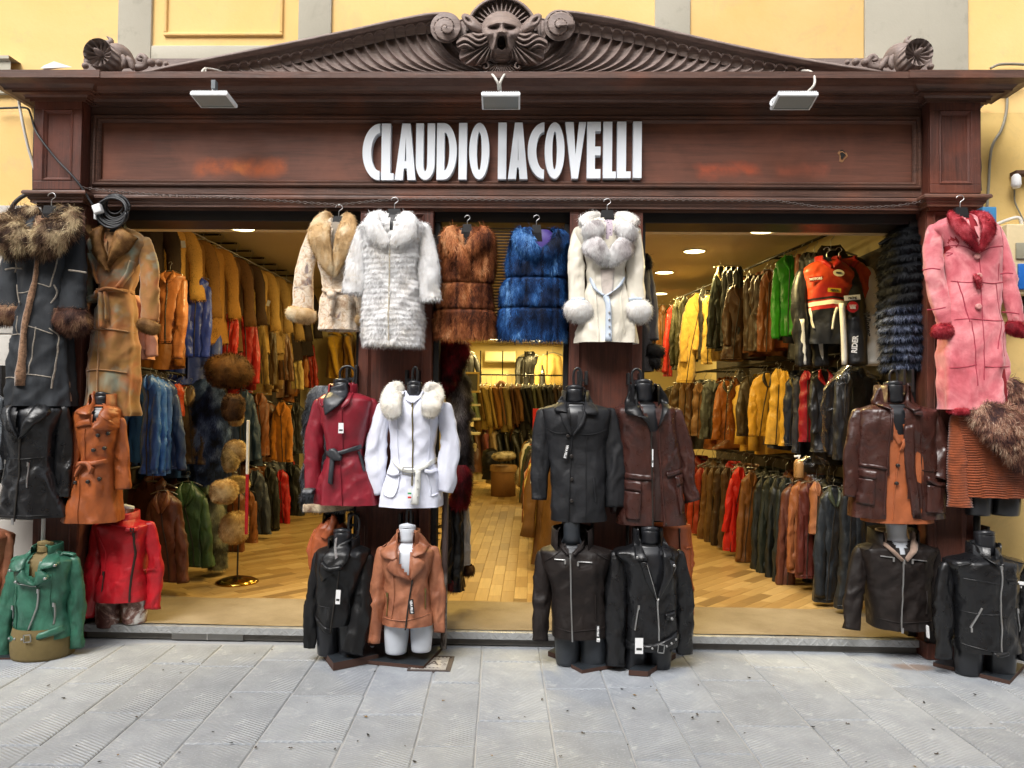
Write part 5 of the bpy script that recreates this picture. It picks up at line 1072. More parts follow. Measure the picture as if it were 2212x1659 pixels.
g.backband(600, 722, 925, 840, LBK); g.rib('collar', [(606, 838), (614, 900), (640, 992)], [(590, 865), (580, 975), (632, 985)], (.025, .03), LBK); g.rib('collar', [(716, 845), (722, 900), (722, 955)], [(735, 880), (775, 960), (740, 985)], (.02, .03), LBK)
g.rib('lapel', [(640, 990), (665, 1080), (688, 1172)], [(600, 985), (632, 1090), (684, 1182)], .018, LBK); g.rib('lapel', [(722, 955), (722, 1060), (692, 1168)], [(760, 985), (790, 1018), (700, 1180)], .03, LBK)
zipper(g, [(788, 1022), (740, 1100), (690, 1185)], ZIPS, .008, .032, False); zipper(g, [(690, 1190), (696, 1290), (698, 1390)], ZIPS, .009, .014); zipper(g, [(598, 1215), (578, 1340)], ZIPS, .008, .014); zipper(g, [(636, 1005), (668, 1110), (686, 1180)], ZIPS, .006, .024, False)
g.rib('pocket_flap', [(736, 1258), (762, 1256), (790, 1250)], [(736, 1290), (765, 1292), (794, 1278)], .016, LBK)
g.rib('belt', [(538, 1402), (640, 1408), (700, 1398), (804, 1352)], [(538, 1440), (640, 1444), (700, 1436), (804, 1398)], .02, LBK); buckle(g, 702, 1418, 34, 44, ZIPS, .045, .1)
for (x, y) in ((588, 970), (776, 1012), (764, 1280)): g.disc('snap', x, y, .008, ZIPS, .036)
for (x, y) in ((660, 1420), (734, 1412), (760, 1400), (785, 1385)): g.disc('eyelet', x, y, .006, ZIPS, .03)
cardtag(g, 593, 1405, 40, 78, TAGW, None, 0, .045)
mannequin(g, MBLK, 'glossy black mannequin with thighs under the belted biker jacket', (626, 714, 852, 935), legs=[(534, 662, 1400, 535, 645, 1577), (664, 784, 1400, 666, 776, 1562)])
g = jacket('B8', -.06, (312, 790), 1305, 'espresso hooded zip jacket on a white mannequin at the right doorway', 'jacket', DG, 17,
  [(872, 232, 398), (892, 180, 450), (914, 128, 506), (1000, 148, 482), (1100, 163, 472), (1200, 174, 466), (1304, 186, 468)], LDB,
  [[(145, 930, 84), (96, 1120, 78, -.02), (74, 1312, 74, -.05)], [(492, 930, 80), (506, 1150, 76, 0), (502, 1390, 62, 0)]], [(266, 862), (360, 862), (330, 915), (303, 955), (282, 910)], nb=2.6)
g.backband(205, 400, 888, 815, LDB, depth=.11, flare=.02, name='hood'); g.backband(222, 385, 890, 822, BEIGE, depth=.095, flare=-.004, name='hood_lining'); g.rib('hood_edge', [(240, 825), (232, 870), (296, 950)], [(198, 860), (210, 880), (290, 962)], (.03, .02), BEIGE); g.rib('hood_edge', [(380, 825), (370, 870), (310, 950)], [(408, 860), (395, 885), (316, 962)], (.03, .02), BEIGE)
zipper(g, [(300, 955), (296, 1120), (288, 1300)], ZIPS, .008); zipper(g, [(254, 945), (194, 938)], ZIPS, .007, .012); zipper(g, [(338, 952), (416, 962)], ZIPS, .007, .012); g.line('pocket_welt', [(425, 1110), (415, 1220)], .01, .012, LDB); g.seams([[(130, 920), (185, 890), (235, 880)], [(400, 880), (450, 900), (500, 935)], [(178, 1245), (288, 1262)], [(295, 1262), (465, 1255)]], LDB, .005); g.tagbox('zip_pull', 287, 1295, 12, 26, ZIPS, .016); g.rib('paper_tag', [(412, 1275), (414, 1305), (418, 1335)], [(420, 1275), (424, 1305), (424, 1335)], .02, TAGW)
mannequin(g, MWHT, 'white mannequin with bare neck in the hooded espresso jacket', (262, 360, 790, 870), name='mannequin')
g = jacket('B8', -.32, (755, 860), 1415, 'black zip biker jacket with stand collar on the far right mannequin', 'jacket', DG, 18,
  [(938, 690, 822), (955, 640, 872), (976, 552, 936), (1050, 592, 908), (1150, 600, 902), (1250, 600, 906), (1350, 600, 908), (1416, 610, 912)], LBK,
  [[(572, 1005, 78), (542, 1200, 74, -.02), (542, 1462, 62, -.03)], [(928, 1005, 70), (950, 1200, 68, -.02), (942, 1470, 60, -.03)]], None, cuff=(.07, LBK))
g.backband(688, 824, 950, 888, LBK, flare=.0, front=.45); g.rib('stand_collar', [(690, 885), (700, 930), (755, 968)], [(700, 905), (715, 950), (758, 985)], .024, LBK); g.rib('stand_collar', [(820, 885), (812, 930), (785, 968)], [(808, 905), (800, 950), (780, 985)], .024, LBK)
zipper(g, [(778, 985), (776, 1200), (772, 1400)], ZIPS, .007); zipper(g, [(636, 1290), (685, 1190)], ZIPS, .007); zipper(g, [(872, 1200), (900, 1320)], ZIPS, .006); g.line('chest_pocket', [(808, 1066), (905, 1076)], .012, .012, LBK); g.tagbox('tissue', 885, 1070, 40, 16, TAGW, .022, .1); g.rib('tissue_tail', [(900, 1072), (906, 1088), (905, 1104)], [(908, 1072), (914, 1088), (910, 1104)], .022, TAGW)
g.seams([[(606, 1050), (690, 1060), (770, 1072)], [(800, 1050), (910, 1052)], [(606, 1215), (700, 1222), (770, 1222)], [(555, 985), (600, 985), (690, 955)], [(822, 955), (880, 970), (935, 985)], [(605, 1375), (770, 1405)]], LBK, .006); g.rib('hem_tab', [(725, 1400), (760, 1404), (800, 1396)], [(728, 1418), (760, 1422), (802, 1414)], .02, LBK); g.disc('snap', 738, 1411, .006, ZIPD, .03)
mannequin(g, MBLK, 'black mannequin with thighs at the far right under the stand-collar jacket', (708, 802, 845, 945), legs=[(612, 748, 1390, 615, 738, 1540), (764, 910, 1390, 770, 902, 1552)])
# --- slivers at the left edge of the picture, and jackets tucked behind
g = jacket('B2', -.26, (-95, 900), 1380, 'tan leather jacket sleeve cut off by the left picture edge', 'jacket', None, 19, [(880, -140, -50), (900, -200, 20), (930, -230, 50), (1100, -210, 20), (1250, -205, 15), (1380, -210, 20)], LTN, [[(30, 930, 66), (30, 1150, 66, 0), (15, 1340, 60, 0)]])
mannequin(g, MBLK, 'mannequin just outside the left picture edge under the tan jacket', (-135, -55, 840, 890))
g = jacket('B2', -.2, (-120, 130), 640, 'grey leather jacket sleeve cut off by the left picture edge', 'jacket', None, 20, [(140, -160, -70), (160, -230, -10), (190, -250, 5), (350, -235, -15), (500, -230, -15), (640, -240, -10)], LGY, [[(-10, 190, 56), (-6, 400, 58, 0), (-6, 590, 52, 0)]], cuff=(.08, LBK2))
mannequin(g, MBLK, 'mannequin just outside the left picture edge under the grey jacket', (-155, -80, 85, 150))
g = jacket('B6', .02, (770, 800), 1280, 'rust orange leather jacket tucked behind the glossy black biker jacket', 'jacket', None, 21, [(790, 720, 800, .06), (805, 700, 850, .08), (830, 690, 872, .1), (950, 690, 872, .1), (1100, 690, 870, .1), (1290, 690, 880, .1)], LOR, [[(868, 830, 30), (872, 1000, 34, 0), (876, 1290, 34, 0)]])
zipper(g, [(806, 830), (815, 1000), (818, 1250)], ZIPD, .006); g.line('pocket_welt', [(840, 930), (874, 932)], .01, .012, LOR)
g = jacket('B4', .02, (225, 830), 1110, 'brown leather jacket tucked behind the drape-collar jacket', 'jacket', None, 22, [(830, 195, 260, .05), (850, 165, 285, .07), (880, 140, 300, .09), (980, 115, 300, .09), (1100, 110, 300, .09)], LOR, [[(140, 900, 44), (120, 1000, 50, 0), (118, 1090, 46, 0)]])
g.rib('collar', [(232, 800), (215, 850), (180, 920)], [(262, 830), (250, 890), (215, 930)], .02, LOR); g.backband(185, 268, 845, 800, LBK2)
# ================================================================== coats and furs hung on the shopfront
HG = 'coats hung from the lintel'
def furdict(stops, dens=26000, ln=.04, wd=.003, fr=20, nw=.45, rj=.5, **k):
    d = dict(col=lambda P, r: blend(stops, .5+nw*fbm(P[:, 0]*fr, P[:, 1]*fr, P[:, 2]*fr)+rj*(r-.5)), dens=dens, ln=ln, wd=wd); d.update(k); return d
def coat(crop, Y, neck, hem, name, label, seed, cat='coat', group=HG): return Garment(crop, Y, neck, hem, name, label, cat, group, seed)
# charcoal shearling with raccoon collar
def m_char():
    n = Nd('charcoal_shearling'); a = n.noise(5, 5, .6, .6, n.map((1.6, 1, .6))); c = n.mix(n.ramp(a, [(.3, 0.), (.7, 1.)]), rgb('#1c1e21'), rgb('#33373c')); w = n.ramp(n.noise(70, 5, .75, 1., n.map((1, 1, .35))), [(.66, 0.), (.74, .55)])
    c = n.mix(w, c, rgb('#8f8c86')); n.set(base=c, rough=.7, spec=.3, normal=n.bump(n.noise(9, 4, .5, 1.2), .3, .012)); return n.m
CHS = m_char(); SEAMW = plain('frayed_white_seam', rgb('#8d857a'), .95, nscale=60, var=.95, bump=.8); SHEAR = suede('brown_shearling_edge', rgb('#6f4c33'), .4, 60, .4, .6, c2=rgb('#a58062'))
g = coat('A4', -.17, (420, 215), 1800, 'shearling_coat', 'long charcoal shearling coat with raccoon collar and cuffs, far left', 31)
g.body([(215, 335, 500, .05), (265, 210, 600, .07), (340, 140, 668, .09), (450, 165, 640, .1), (560, 176, 592, .1), (800, 186, 572, .1), (1000, 172, 560, .105), (1200, 152, 560, .11), (1450, 112, 572, .12), (1780, 92, 590, .13)], CHS, nrow=80, wr=.012, fold=(.10, 9), vcut=[(340, 210), (480, 210), (440, 400), (405, 570), (330, 400)])
inner(g, SHEAR, 240, 'fur_lining', .93)
g.sleeve([(165, 370, 140), (118, 560, 140, -.02), (108, 760, 160, -.03), (108, 1000, 185, -.04)], CHS); g.sleeve([(612, 370, 150), (632, 560, 150, -.02), (640, 760, 175, -.04), (635, 1010, 200, -.05)], CHS)
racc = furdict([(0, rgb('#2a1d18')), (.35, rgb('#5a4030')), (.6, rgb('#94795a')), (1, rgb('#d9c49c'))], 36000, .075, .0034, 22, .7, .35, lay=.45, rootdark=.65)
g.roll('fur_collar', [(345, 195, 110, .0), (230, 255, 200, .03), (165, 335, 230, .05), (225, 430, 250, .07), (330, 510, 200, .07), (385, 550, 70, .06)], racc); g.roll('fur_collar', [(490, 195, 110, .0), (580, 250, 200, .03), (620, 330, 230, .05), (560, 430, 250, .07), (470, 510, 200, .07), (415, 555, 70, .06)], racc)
cuf = furdict([(0, rgb('#341f1c')), (.5, rgb('#744f3f')), (1, rgb('#c49f7c'))], 38000, .05, .003, 24, .6, .4, lay=.5)
def fcuff(g, pts, fu, name='fur_cuff'): return g.roll(name, pts, fu, flat=.8)
fcuff(g, [(-20, 1040, 120, 0, -.04), (50, 1035, 150, 0, -.05), (140, 1030, 150, 0, -.05), (220, 1040, 110, 0, -.04)], cuf); fcuff(g, [(495, 1040, 120, 0, -.05), (570, 1075, 190, 0, -.06), (680, 1090, 210, 0, -.06), (770, 1065, 130, 0, -.05)], cuf)
g.rib('front_edge', [(392, 575), (385, 720), (345, 950), (292, 1250), (262, 1620)], [(414, 575), (410, 720), (382, 950), (332, 1250), (330, 1620)], .022, SHEAR, wob=.008)
g.rib('lapel_edge', [(300, 350), (345, 460), (385, 560)], [(330, 350), (375, 460), (402, 560)], .05, SHEAR)
for q in ([(216, 872), (300, 878), (368, 856)], [(405, 802), (450, 815), (496, 832)], [(162, 1216), (230, 1208), (292, 1212)], [(335, 1142), (410, 1165), (520, 1206)], [(98, 1560), (180, 1552), (262, 1562)], [(330, 1528), (420, 1536), (512, 1552)], [(182, 850), (215, 900), (232, 950)], [(545, 560), (520, 700), (498, 830)], [(520, 810), (535, 870), (500, 960)], [(405, 1150), (395, 1220), (378, 1300), (360, 1440), (340, 1530)], [(120, 1170), (140, 1172), (165, 1168)], [(118, 1320), (165, 1318)], [(500, 1160), (545, 1230), (535, 1400), (510, 1640)], [(230, 1060), (238, 1210)]): g.line('seam', q, .0065, .004, SEAMW, n=24)
def at_(g, px, py, yo): w = PY(px, py, g.Y+yo)-g.o; return (float(w[0]), yo, float(w[2]))
def sline(g, pts, w, m, yo): 
    p = np.array([at_(g, *K(g.c, x, y), yo) for x, y in pts]); MB().tube(curvepts(p, 12), w, 5).build('seam', m, g.root, True)
sline(g, [(42, 668), (110, 655), (182, 658)], .006, SEAMW, -.115); sline(g, [(560, 672), (630, 680), (705, 692)], .006, SEAMW, -.13); sline(g, [(128, 565), (132, 640), (126, 690)], .005, SEAMW, -.11); sline(g, [(138, 790), (145, 870), (162, 950)], .004, SEAMW, -.12)
hanger(*K('A4', 420, 148), -.17, 38, 'black hanger holding the charcoal shearling coat, far left', hookpx=28)
# patchwork belted coat
def m_patch():
    n = Nd('tie_dyed_suede'); q = n.noise(3.6, 3, .5, .4, n.map((1.3, 1, .8)), True); 
    a = n.ramp(n.noise(4.2, 3, .55, .5), [(.30, rgb('#6d4a26')), (.45, rgb('#85602f')), (.55, rgb('#9a6a3c')), (.66, rgb('#8f4f26'))]); b = n.ramp(n.noise(5.1, 3, .5, .6, n.map((1, 1, 1), (0, 0, 0), None, (3, 5, 8))), [(.5, 0.), (.66, .85)])
    c = n.mix(b, a, rgb('#7d8a7c')); c = n.mix(n.ramp(n.noise(6, 3, .5, .3, n.map((1, 1, 1), (0, 0, 0), None, (13, 2, 1))), [(.58, 0.), (.72, .7)]), c, rgb('#a5562c'))
    n.set(base=c, rough=.85, spec=.2, sheen=.3, normal=n.bump(n.noise(120, 3), .2, .003, n.bump(n.noise(10, 3, .5, 1.), .3, .012))); return n.m
TIE = m_patch(); TANF = suede('tan_shearling', rgb('#8a6238'), .25, 30, .6, .5); PINKT = leather('dusty_rose_leather', rgb('#b27a62'), .6, .2, .3)
g = coat('A4', -.02, (970, 325), 1865, 'suede_coat', 'long belted tie-dyed suede coat hanging at the left doorway jamb', 32)
g.body([(325, 880, 1045, .05), (375, 780, 1150, .07), (450, 720, 1210, .085), (560, 768, 1155, .09), (700, 800, 1112, .085), (855, 832, 1082, .075), (1000, 812, 1100, .09), (1200, 790, 1110, .1), (1500, 756, 1102, .11), (1860, 738, 1092, .12)], TIE, nrow=80, wr=.010, fold=(.09, 8), vcut=[(905, 320), (1030, 320), (1010, 430), (965, 600), (920, 470)])
g.sleeve([(760, 440, 110, 0), (722, 560, 90, 0), (718, 720, 70, 0), (722, 900, 60, 0)], TIE); g.sleeve([(1175, 440, 120, 0), (1230, 640, 130, -.02), (1250, 860, 135, -.04), (1258, 1100, 135, -.05)], TIE)
tnf = furdict([(0, rgb('#5f4020')), (.5, rgb('#8a6238')), (1, rgb('#b08650'))], 60000, .016, .0024, 26, .5, .4, lay=.4)
g.rib('shearling_lapel', [(905, 325), (902, 450), (950, 600), (966, 690)], [(775, 375), (832, 490), (842, 560), (955, 700)], (.03, .03), None, n=24, mm=8, bulge=.02, furry=tnf); g.rib('shearling_lapel', [(1035, 335), (1005, 450), (968, 600), (964, 650)], [(1165, 430), (1110, 530), (1020, 600), (970, 660)], (.03, .03), None, n=24, mm=8, bulge=.02, furry=tnf)
inner(g, TANF, 345, 'lining', .94)
g.rib('belt', [(830, 835), (900, 842), (960, 835), (1085, 840)], [(830, 862), (900, 868), (960, 865), (1085, 866)], .026, TIE); g.rib('belt_bow', [(722, 920), (800, 880), (880, 855)], [(730, 946), (810, 915), (885, 878)], .05, TIE); g.rib('belt_bow', [(770, 930), (820, 890), (885, 860)], [(780, 948), (840, 925), (890, 885)], .065, TIE); g.rib('belt_bow', [(895, 850), (960, 830), (1060, 850)], [(900, 870), (960, 850), (1060, 862)], .05, TIE); g.rib('belt_tail', [(885, 875), (898, 1000), (905, 1160)], [(915, 875), (930, 1000), (935, 1155)], .045, TIE); g.rib('belt_tail', [(925, 870), (945, 960), (950, 1100)], [(940, 865), (960, 960), (968, 1095)], .04, TIE)
g.rib('strap', [(775, 560), (800, 680), (850, 800)], [(795, 555), (830, 680), (868, 800)], .03, TIE); g.rib('strap', [(1120, 610), (1080, 720), (1015, 830)], [(1140, 620), (1105, 720), (1045, 835)], .03, TIE)
for q in ([(790, 1178), (900, 1165), (1000, 1170), (1105, 1185)], [(755, 1500), (880, 1490), (1000, 1500), (1095, 1515)], [(880, 1180), (888, 1500), (895, 1850)]): g.line('seam', q, .008, .012, TANF)
fcuff(g, [(1170, 1135, 70, 0, -.05), (1220, 1125, 110, 0, -.07), (1290, 1150, 110, 0, -.07), (1335, 1160, 70, 0, -.05)], tnf)
hanger(*K('A4', 970, 275), -.02, 36, 'black hanger of the tie-dyed suede coat below the cable coil', hookpx=20)
g = coat('A4', .16, (1165, 1000), 1390, 'leather_jacket', 'dusty rose leather jacket peeking out behind the tie-dyed coat', 33, 'jacket', None); g.body([(880, 1080, 1130, .05), (960, 1060, 1200, .06), (1100, 1060, 1230, .07), (1400, 1060, 1240, .08)], PINKT, wr=.01); g.sleeve([(1100, 900, 70), (1140, 1100, 90, -.05), (1190, 1340, 84, -.06)], PINKT); g.sleeve([(1240, 1000, 70), (1262, 1200, 80, -.05), (1275, 1380, 80, -.06)], PINKT)
# floral coat
def m_floral():
    n = Nd('floral_cut_velvet'); v = n.voro(26, n.map((1, 1, 1)), 'F1', 'Color'); e = n.voro(17, n.map((1, 1, .9)), 'DISTANCE_TO_EDGE'); nz = n.noise(20, 4, .6, 1.2)
    c = n.ramp(nz, [(.32, rgb('#a9876a')), (.45, rgb('#cdb79c')), (.55, rgb('#ddd0be')), (.68, rgb('#c19a70'))]); c = n.mix(n.ramp(e, [(0., .55), (.03, 0.)]), c, rgb('#7d6250')); c = n.mix(n.ramp(n.noise(9, 3, .5, 1.), [(.62, 0.), (.7, .75)]), c, rgb('#5a4650'))
    n.set(base=c, rough=.8, sheen=.4, spec=.25, normal=n.bump(nz, .5, .008)); return n.m
FLO = m_floral()
honey = furdict([(0, rgb('#b08a5c')), (.5, rgb('#d9b684')), (1, rgb('#f3dfbc'))], 36000, .018, .0028, 18, .5, .35, lay=.4, rootdark=.8)
g = coat('A6', -.03, (485, 240), 1165, 'floral_coat', 'beige floral coat with honey fur collar and tied belt', 34)
g.body([(240, 430, 545, .05), (300, 350, 610, .07), (390, 285, 640, .085), (520, 310, 622, .09), (700, 340, 600, .08), (845, 368, 562, .07), (900, 352, 598, .085), (1000, 336, 620, .09), (1165, 328, 628, .1)], FLO, wr=.009, fold=(.06, 8), vcut=[(440, 235), (535, 235), (510, 500), (480, 790), (462, 500)])
inner(g, plain('grey_lining', rgb('#8f8474'), .7), 260, 'lining', .94)
g.sleeve([(290, 370, 110), (240, 560, 120, -.02), (212, 780, 135, -.03), (200, 1000, 160, -.03)], FLO); g.sleeve([(615, 380, 100), (640, 600, 90, 0), (650, 850, 80, 0), (652, 1040, 70, 0)], FLO)
g.roll('fur_collar', [(440, 228, 90, .0), (370, 290, 150, .02), (365, 420, 180, .04), (405, 560, 140, .04), (445, 680, 80, .04), (462, 740, 36, .03)], honey); g.roll('fur_collar', [(530, 232, 80, .0), (585, 300, 130, .02), (575, 430, 160, .04), (535, 570, 120, .04), (500, 690, 70, .04), (484, 745, 36, .03)], honey)
fcuff(g, [(85, 1020, 80, 0, -.03), (140, 1030, 120, 0, -.05), (240, 1050, 130, 0, -.05), (312, 1060, 80, 0, -.03)], honey); fcuff(g, [(612, 1080, 70, 0, -.0), (650, 1085, 100, 0, -.02), (685, 1080, 80, 0, -.0)], honey)
g.rib('belt', [(358, 825), (420, 840), (510, 845), (570, 838)], [(362, 850), (420, 872), (510, 872), (570, 862)], .024, FLO); g.rib('belt_knot', [(440, 860), (465, 850), (498, 858)], [(440, 920), (468, 940), (500, 925)], .05, FLO, bulge=.02); g.rib('belt_tail', [(440, 910), (445, 980), (455, 1062)], [(495, 910), (490, 980), (475, 1060)], .04, FLO, bulge=.015)
hanger(*K('A6', 485, 235), -.03, 30, 'black hanger of the beige floral coat on the chain', hookpx=26)
# long white fur coat
def wcol(P, r): b = .5+.5*np.sin(P[:, 2]*2*math.pi/.031+2.6*vn(P[:, 0]*7, P[:, 2]*9)); return blend([(0, rgb('#e0d6c6')), (.3, rgb('#f2eeea')), (1, rgb('#fdfdfe'))], .45+.3*b+.35*fbm(P[:, 0]*12, P[:, 2]*12)+.3*(r-.5))
wf = dict(col=wcol, dens=26000, ln=.036, wd=.0028, lay=.6, rootdark=.95, lenf=lambda P: .9+.2*(.5+.5*np.sin(P[:, 2]*2*math.pi/.031+2.6*vn(P[:, 0]*7, P[:, 2]*9))))
g = coat('A6', -.16, (940, 250), 1290, 'fur_coat', 'long white striped fur coat hanging on the left pillar', 35)
wb = lambda X, Z, u: .0022*np.sin(Z*2*math.pi/.031+2.6*vn(X*7, Z*9))
g.body([(225, 860, 1012, .06), (262, 745, 1118, .09), (335, 672, 1190, .11), (480, 690, 1152, .115), (700, 700, 1140, .11), (900, 690, 1160, .115), (1100, 680, 1166, .12), (1288, 690, 1166, .12)], None, vcut=[(905, 215), (990, 215), (975, 330), (935, 440), (912, 330)], bands=wb, furry=wf, wr=.008, nrow=130)
inner(g, plain('black_lining', (.01, .01, .011), .5), 235, 'lining', .9)
g.sleeve([(720, 335, 150), (660, 560, 165, -.02), (612, 860, 150, -.04)], None, furry=wf); g.sleeve([(1155, 335, 150), (1215, 600, 155, -.02), (1236, 915, 145, -.04)], None, furry=wf)
wfl = dict(wf); wfl['ln'] = .042
g.roll('fur_collar', [(875, 225, 80, .0), (800, 290, 130, .015), (810, 380, 150, .02), (865, 445, 120, .02), (920, 495, 60, .02)], wfl); g.roll('fur_collar', [(1005, 232, 80, .0), (1075, 295, 130, .015), (1065, 385, 150, .02), (1005, 450, 120, .02), (948, 495, 60, .02)], wfl)
g.line('front_opening', [(934, 480), (925, 800), (922, 1260)], .008, .01, plain('cream_opening_shade', rgb('#b7ab95'), .9))  # cream strip paints the shade along the coat's front opening
hanger(*K('A6', 940, 175), -.16, 38, 'black hanger of the long white fur coat', hookpx=26)
# brown fur vest, blue fur vest
def seamb(zs, wd=.012): return lambda X, Z, u: -.034*sum(np.exp(-((Z-z)/wd)**2) for z in zs)-.012*np.maximum(0, np.cos(X*2*math.pi/.095))**8+.006
def vest(crop, Y, neck, hem, rows, stops, cuts, vc, seed, label, lcol, ln=.05):
    g = coat(crop, Y, neck, hem, 'fur_vest', label, seed, 'vest'); zs = [g.L(0, y)[1] for y in cuts]
    xs = lambda P: np.abs(((P[:, 0]+5)/.095) % 1-.5)*2
    col = lambda P, r: blend(stops, .5+.45*fbm(P[:, 0]*11, P[:, 1]*9, P[:, 2]*7)-.35*(xs(P) > .85)+.45*(r-.5))
    lenf = lambda P: np.clip(np.min([np.abs(P[:, 2]-z+.004) for z in zs], axis=0)/.03, .35, 1.1)
    fu = dict(col=col, dens=40000, ln=ln, wd=.003, lay=.62, rootdark=.62, lenf=lenf)
    g.body(rows, None, vcut=vc, bands=seamb(zs), furry=fu, wr=.003, nb=2.6); inner(g, lcol, rows[0][0]+10, 'lining', .74); g.fu = fu; return g
g = vest('A7', .0, (290, 330), 1210, [(330, 205, 385, .05), (362, 110, 480, .07), (430, 85, 512, .085), (600, 88, 502, .09), (760, 70, 490, .095), (900, 50, 480, .095), (1000, 34, 502, .1), (1100, 24, 512, .1), (1212, 36, 500, .1)],
  [(0, rgb('#3f1f12')), (.4, rgb('#95522e')), (.7, rgb('#cf8550')), (1, rgb('#f0bc8c'))], (770, 985), [(230, 325), (350, 325), (330, 450), (300, 590), (270, 480)], 36, 'rust brown fur vest hanging in the middle doorway transom', plain('brown_satin_lining', rgb('#2b1a17'), .4))
g.roll('fur_collar', [(205, 335, 70, .0), (160, 400, 110, .02), (190, 490, 110, .03), (260, 600, 110, .03), (290, 700, 60, .03)], g.fu); g.roll('fur_collar', [(390, 345, 70, .0), (440, 410, 120, .02), (370, 470, 110, .03), (320, 550, 70, .03)], g.fu)
hanger(*K('A7', 290, 300), .0, 26, 'black hanger of the rust brown fur vest', hookpx=20)
g = vest('A7', .0, (850, 335), 1225, [(335, 720, 965, .05), (370, 670, 1050, .07), (450, 650, 1100, .085), (600, 622, 1092, .09), (720, 606, 1086, .095), (850, 576, 1092, .095), (960, 566, 1092, .1), (1100, 550, 1086, .1), (1225, 562, 1082, .1)],
  [(0, rgb('#0a1226')), (.4, rgb('#1a3a6a')), (.7, rgb('#2d68b0')), (1, rgb('#7fb2e4'))], (722, 968), [(805, 330), (990, 330), (985, 440), (910, 545), (840, 520)], 37, 'bright blue fur vest with purple lining in the middle doorway', plain('purple_satin_lining', rgb('#4d3d86'), .35))
g.roll('fur_collar', [(735, 345, 80, .0), (740, 430, 130, .02), (800, 510, 120, .03), (880, 550, 60, .03)], g.fu); g.roll('fur_collar', [(1000, 400, 80, .02), (1060, 420, 100, .02), (980, 510, 90, .03), (900, 560, 70, .03)], g.fu)
hanger(*K('A7', 855, 305), .0, 26, 'black hanger of the bright blue fur vest', hookpx=22)
# cream coat with pale fur
SAT = leather('cream_satin', rgb('#d9d2c2'), .42, .06, .35, .1); PBL = leather('pale_blue_leather', rgb('#b9c4d2'), .5, .06, .15)
pale = furdict([(0, rgb('#c9bfb6')), (.3, rgb('#efeae4')), (1, rgb('#fdfbf7'))], 26000, .034, .003, 12, .5, .35, lay=.5, rootdark=.97)
lilac = furdict([(0, rgb('#a59b9c')), (.25, rgb('#d8d2d2')), (.55, rgb('#f1eeed')), (1, rgb('#fdfcfb'))], 26000, .034, .003, 12, .6, .35, lay=.5, rootdark=.97)
g = coat('A7', -.08, (1440, 235), 1270, 'cream_coat', 'cream satin coat with pale lilac fur front on the right pillar', 38)
g.body([(235, 1390, 1492, .05), (290, 1240, 1640, .075), (360, 1182, 1692, .09), (450, 1212, 1652, .095), (600, 1265, 1592, .09), (700, 1282, 1570, .08), (780, 1276, 1572, .082), (900, 1240, 1612, .095), (1100, 1200, 1666, .105), (1270, 1186, 1670, .11)], SAT, wr=.009, fold=(.05, 8), vcut=[(1395, 230), (1485, 230), (1465, 400), (1415, 560), (1405, 400)])
def m_leo():
    n = Nd('leopard_lining'); n.set(base=n.ramp(n.voro(60), [(.18, rgb('#2b2430')), (.3, rgb('#b9a9b6'))]), rough=.5); return n.m
inner(g, m_leo(), 255, 'lining', .93)
g.sleeve([(1212, 350, 110), (1178, 560, 118, -.02), (1180, 760, 122, -.03), (1192, 930, 132, -.04)], SAT); g.sleeve([(1655, 350, 110), (1660, 560, 124, -.02), (1656, 760, 128, -.03), (1664, 930, 132, -.04)], SAT)
g.roll('fur_collar', [(1385, 225, 70, .0), (1300, 260, 130, .02), (1220, 320, 110, .02)], pale); g.roll('fur_collar', [(1495, 225, 70, .0), (1580, 260, 130, .02), (1655, 320, 110, .02)], pale)
g.roll('fur_front', [(1385, 330, 90, .02), (1290, 380, 150, .03), (1225, 400, 90, .02)], lilac); g.roll('fur_front', [(1495, 330, 90, .02), (1580, 390, 150, .03), (1660, 410, 90, .02)], lilac); g.roll('fur_front', [(1240, 470, 110, .02), (1310, 510, 170, .04), (1380, 590, 130, .04), (1405, 650, 50, .03)], lilac); g.roll('fur_front', [(1630, 490, 110, .02), (1560, 510, 170, .04), (1475, 590, 130, .04), (1425, 650, 50, .03)], lilac)
g.rib('fur_placket', [(1370, 680), (1372, 800), (1385, 900)], [(1480, 680), (1472, 800), (1455, 900)], .008, suede('placket_suede', rgb('#b8ada4')), mm=6)
for a in ((1205, 1195), (1668, 1665)): pass
fcuff(g, [(1100, 1020, 120, 0, -.05), (1150, 1010, 175, 0, -.07), (1240, 1015, 180, 0, -.07), (1300, 1020, 110, 0, -.05)], pale); fcuff(g, [(1575, 1010, 120, 0, -.05), (1630, 1015, 175, 0, -.07), (1710, 1015, 175, 0, -.07), (1765, 1020, 110, 0, -.05)], pale)
sline(g, [(1138, 918), (1190, 908), (1248, 914)], .012, PBL, -.085); sline(g, [(1610, 912), (1665, 905), (1716, 910)], .012, PBL, -.085)
g.rib('belt', [(1278, 755), (1310, 840), (1385, 905)], [(1290, 745), (1345, 850), (1395, 890)], .024, PBL); g.rib('belt', [(1570, 755), (1520, 830), (1385, 905)], [(1560, 742), (1480, 850), (1395, 930)], .03, PBL); g.rib('belt_tail', [(1385, 915), (1405, 1000), (1398, 1262)], [(1430, 910), (1445, 1000), (1450, 1266)], .03, PBL)
for y in (1038, 1095, 1152, 1210): g.disc('snap', 1430, y, .006, ZIPS, .042)
t = g.tagbox('brand_label', 1428, 322, 80, 48, TAGK, -.05); txt(t, (0, -.003, .002), 'ebrezza', .017, INKW); txt(t, (0, -.003, -.012), 'firenze', .006, INKW)
g.seams([[(1320, 700), (1330, 900), (1345, 1100), (1350, 1260)], [(1560, 760), (1530, 950), (1560, 1200)]], SAT, .006)
hanger(*K('A7', 1432, 185), -.08, 36, 'black hanger of the cream satin coat', hookpx=26)
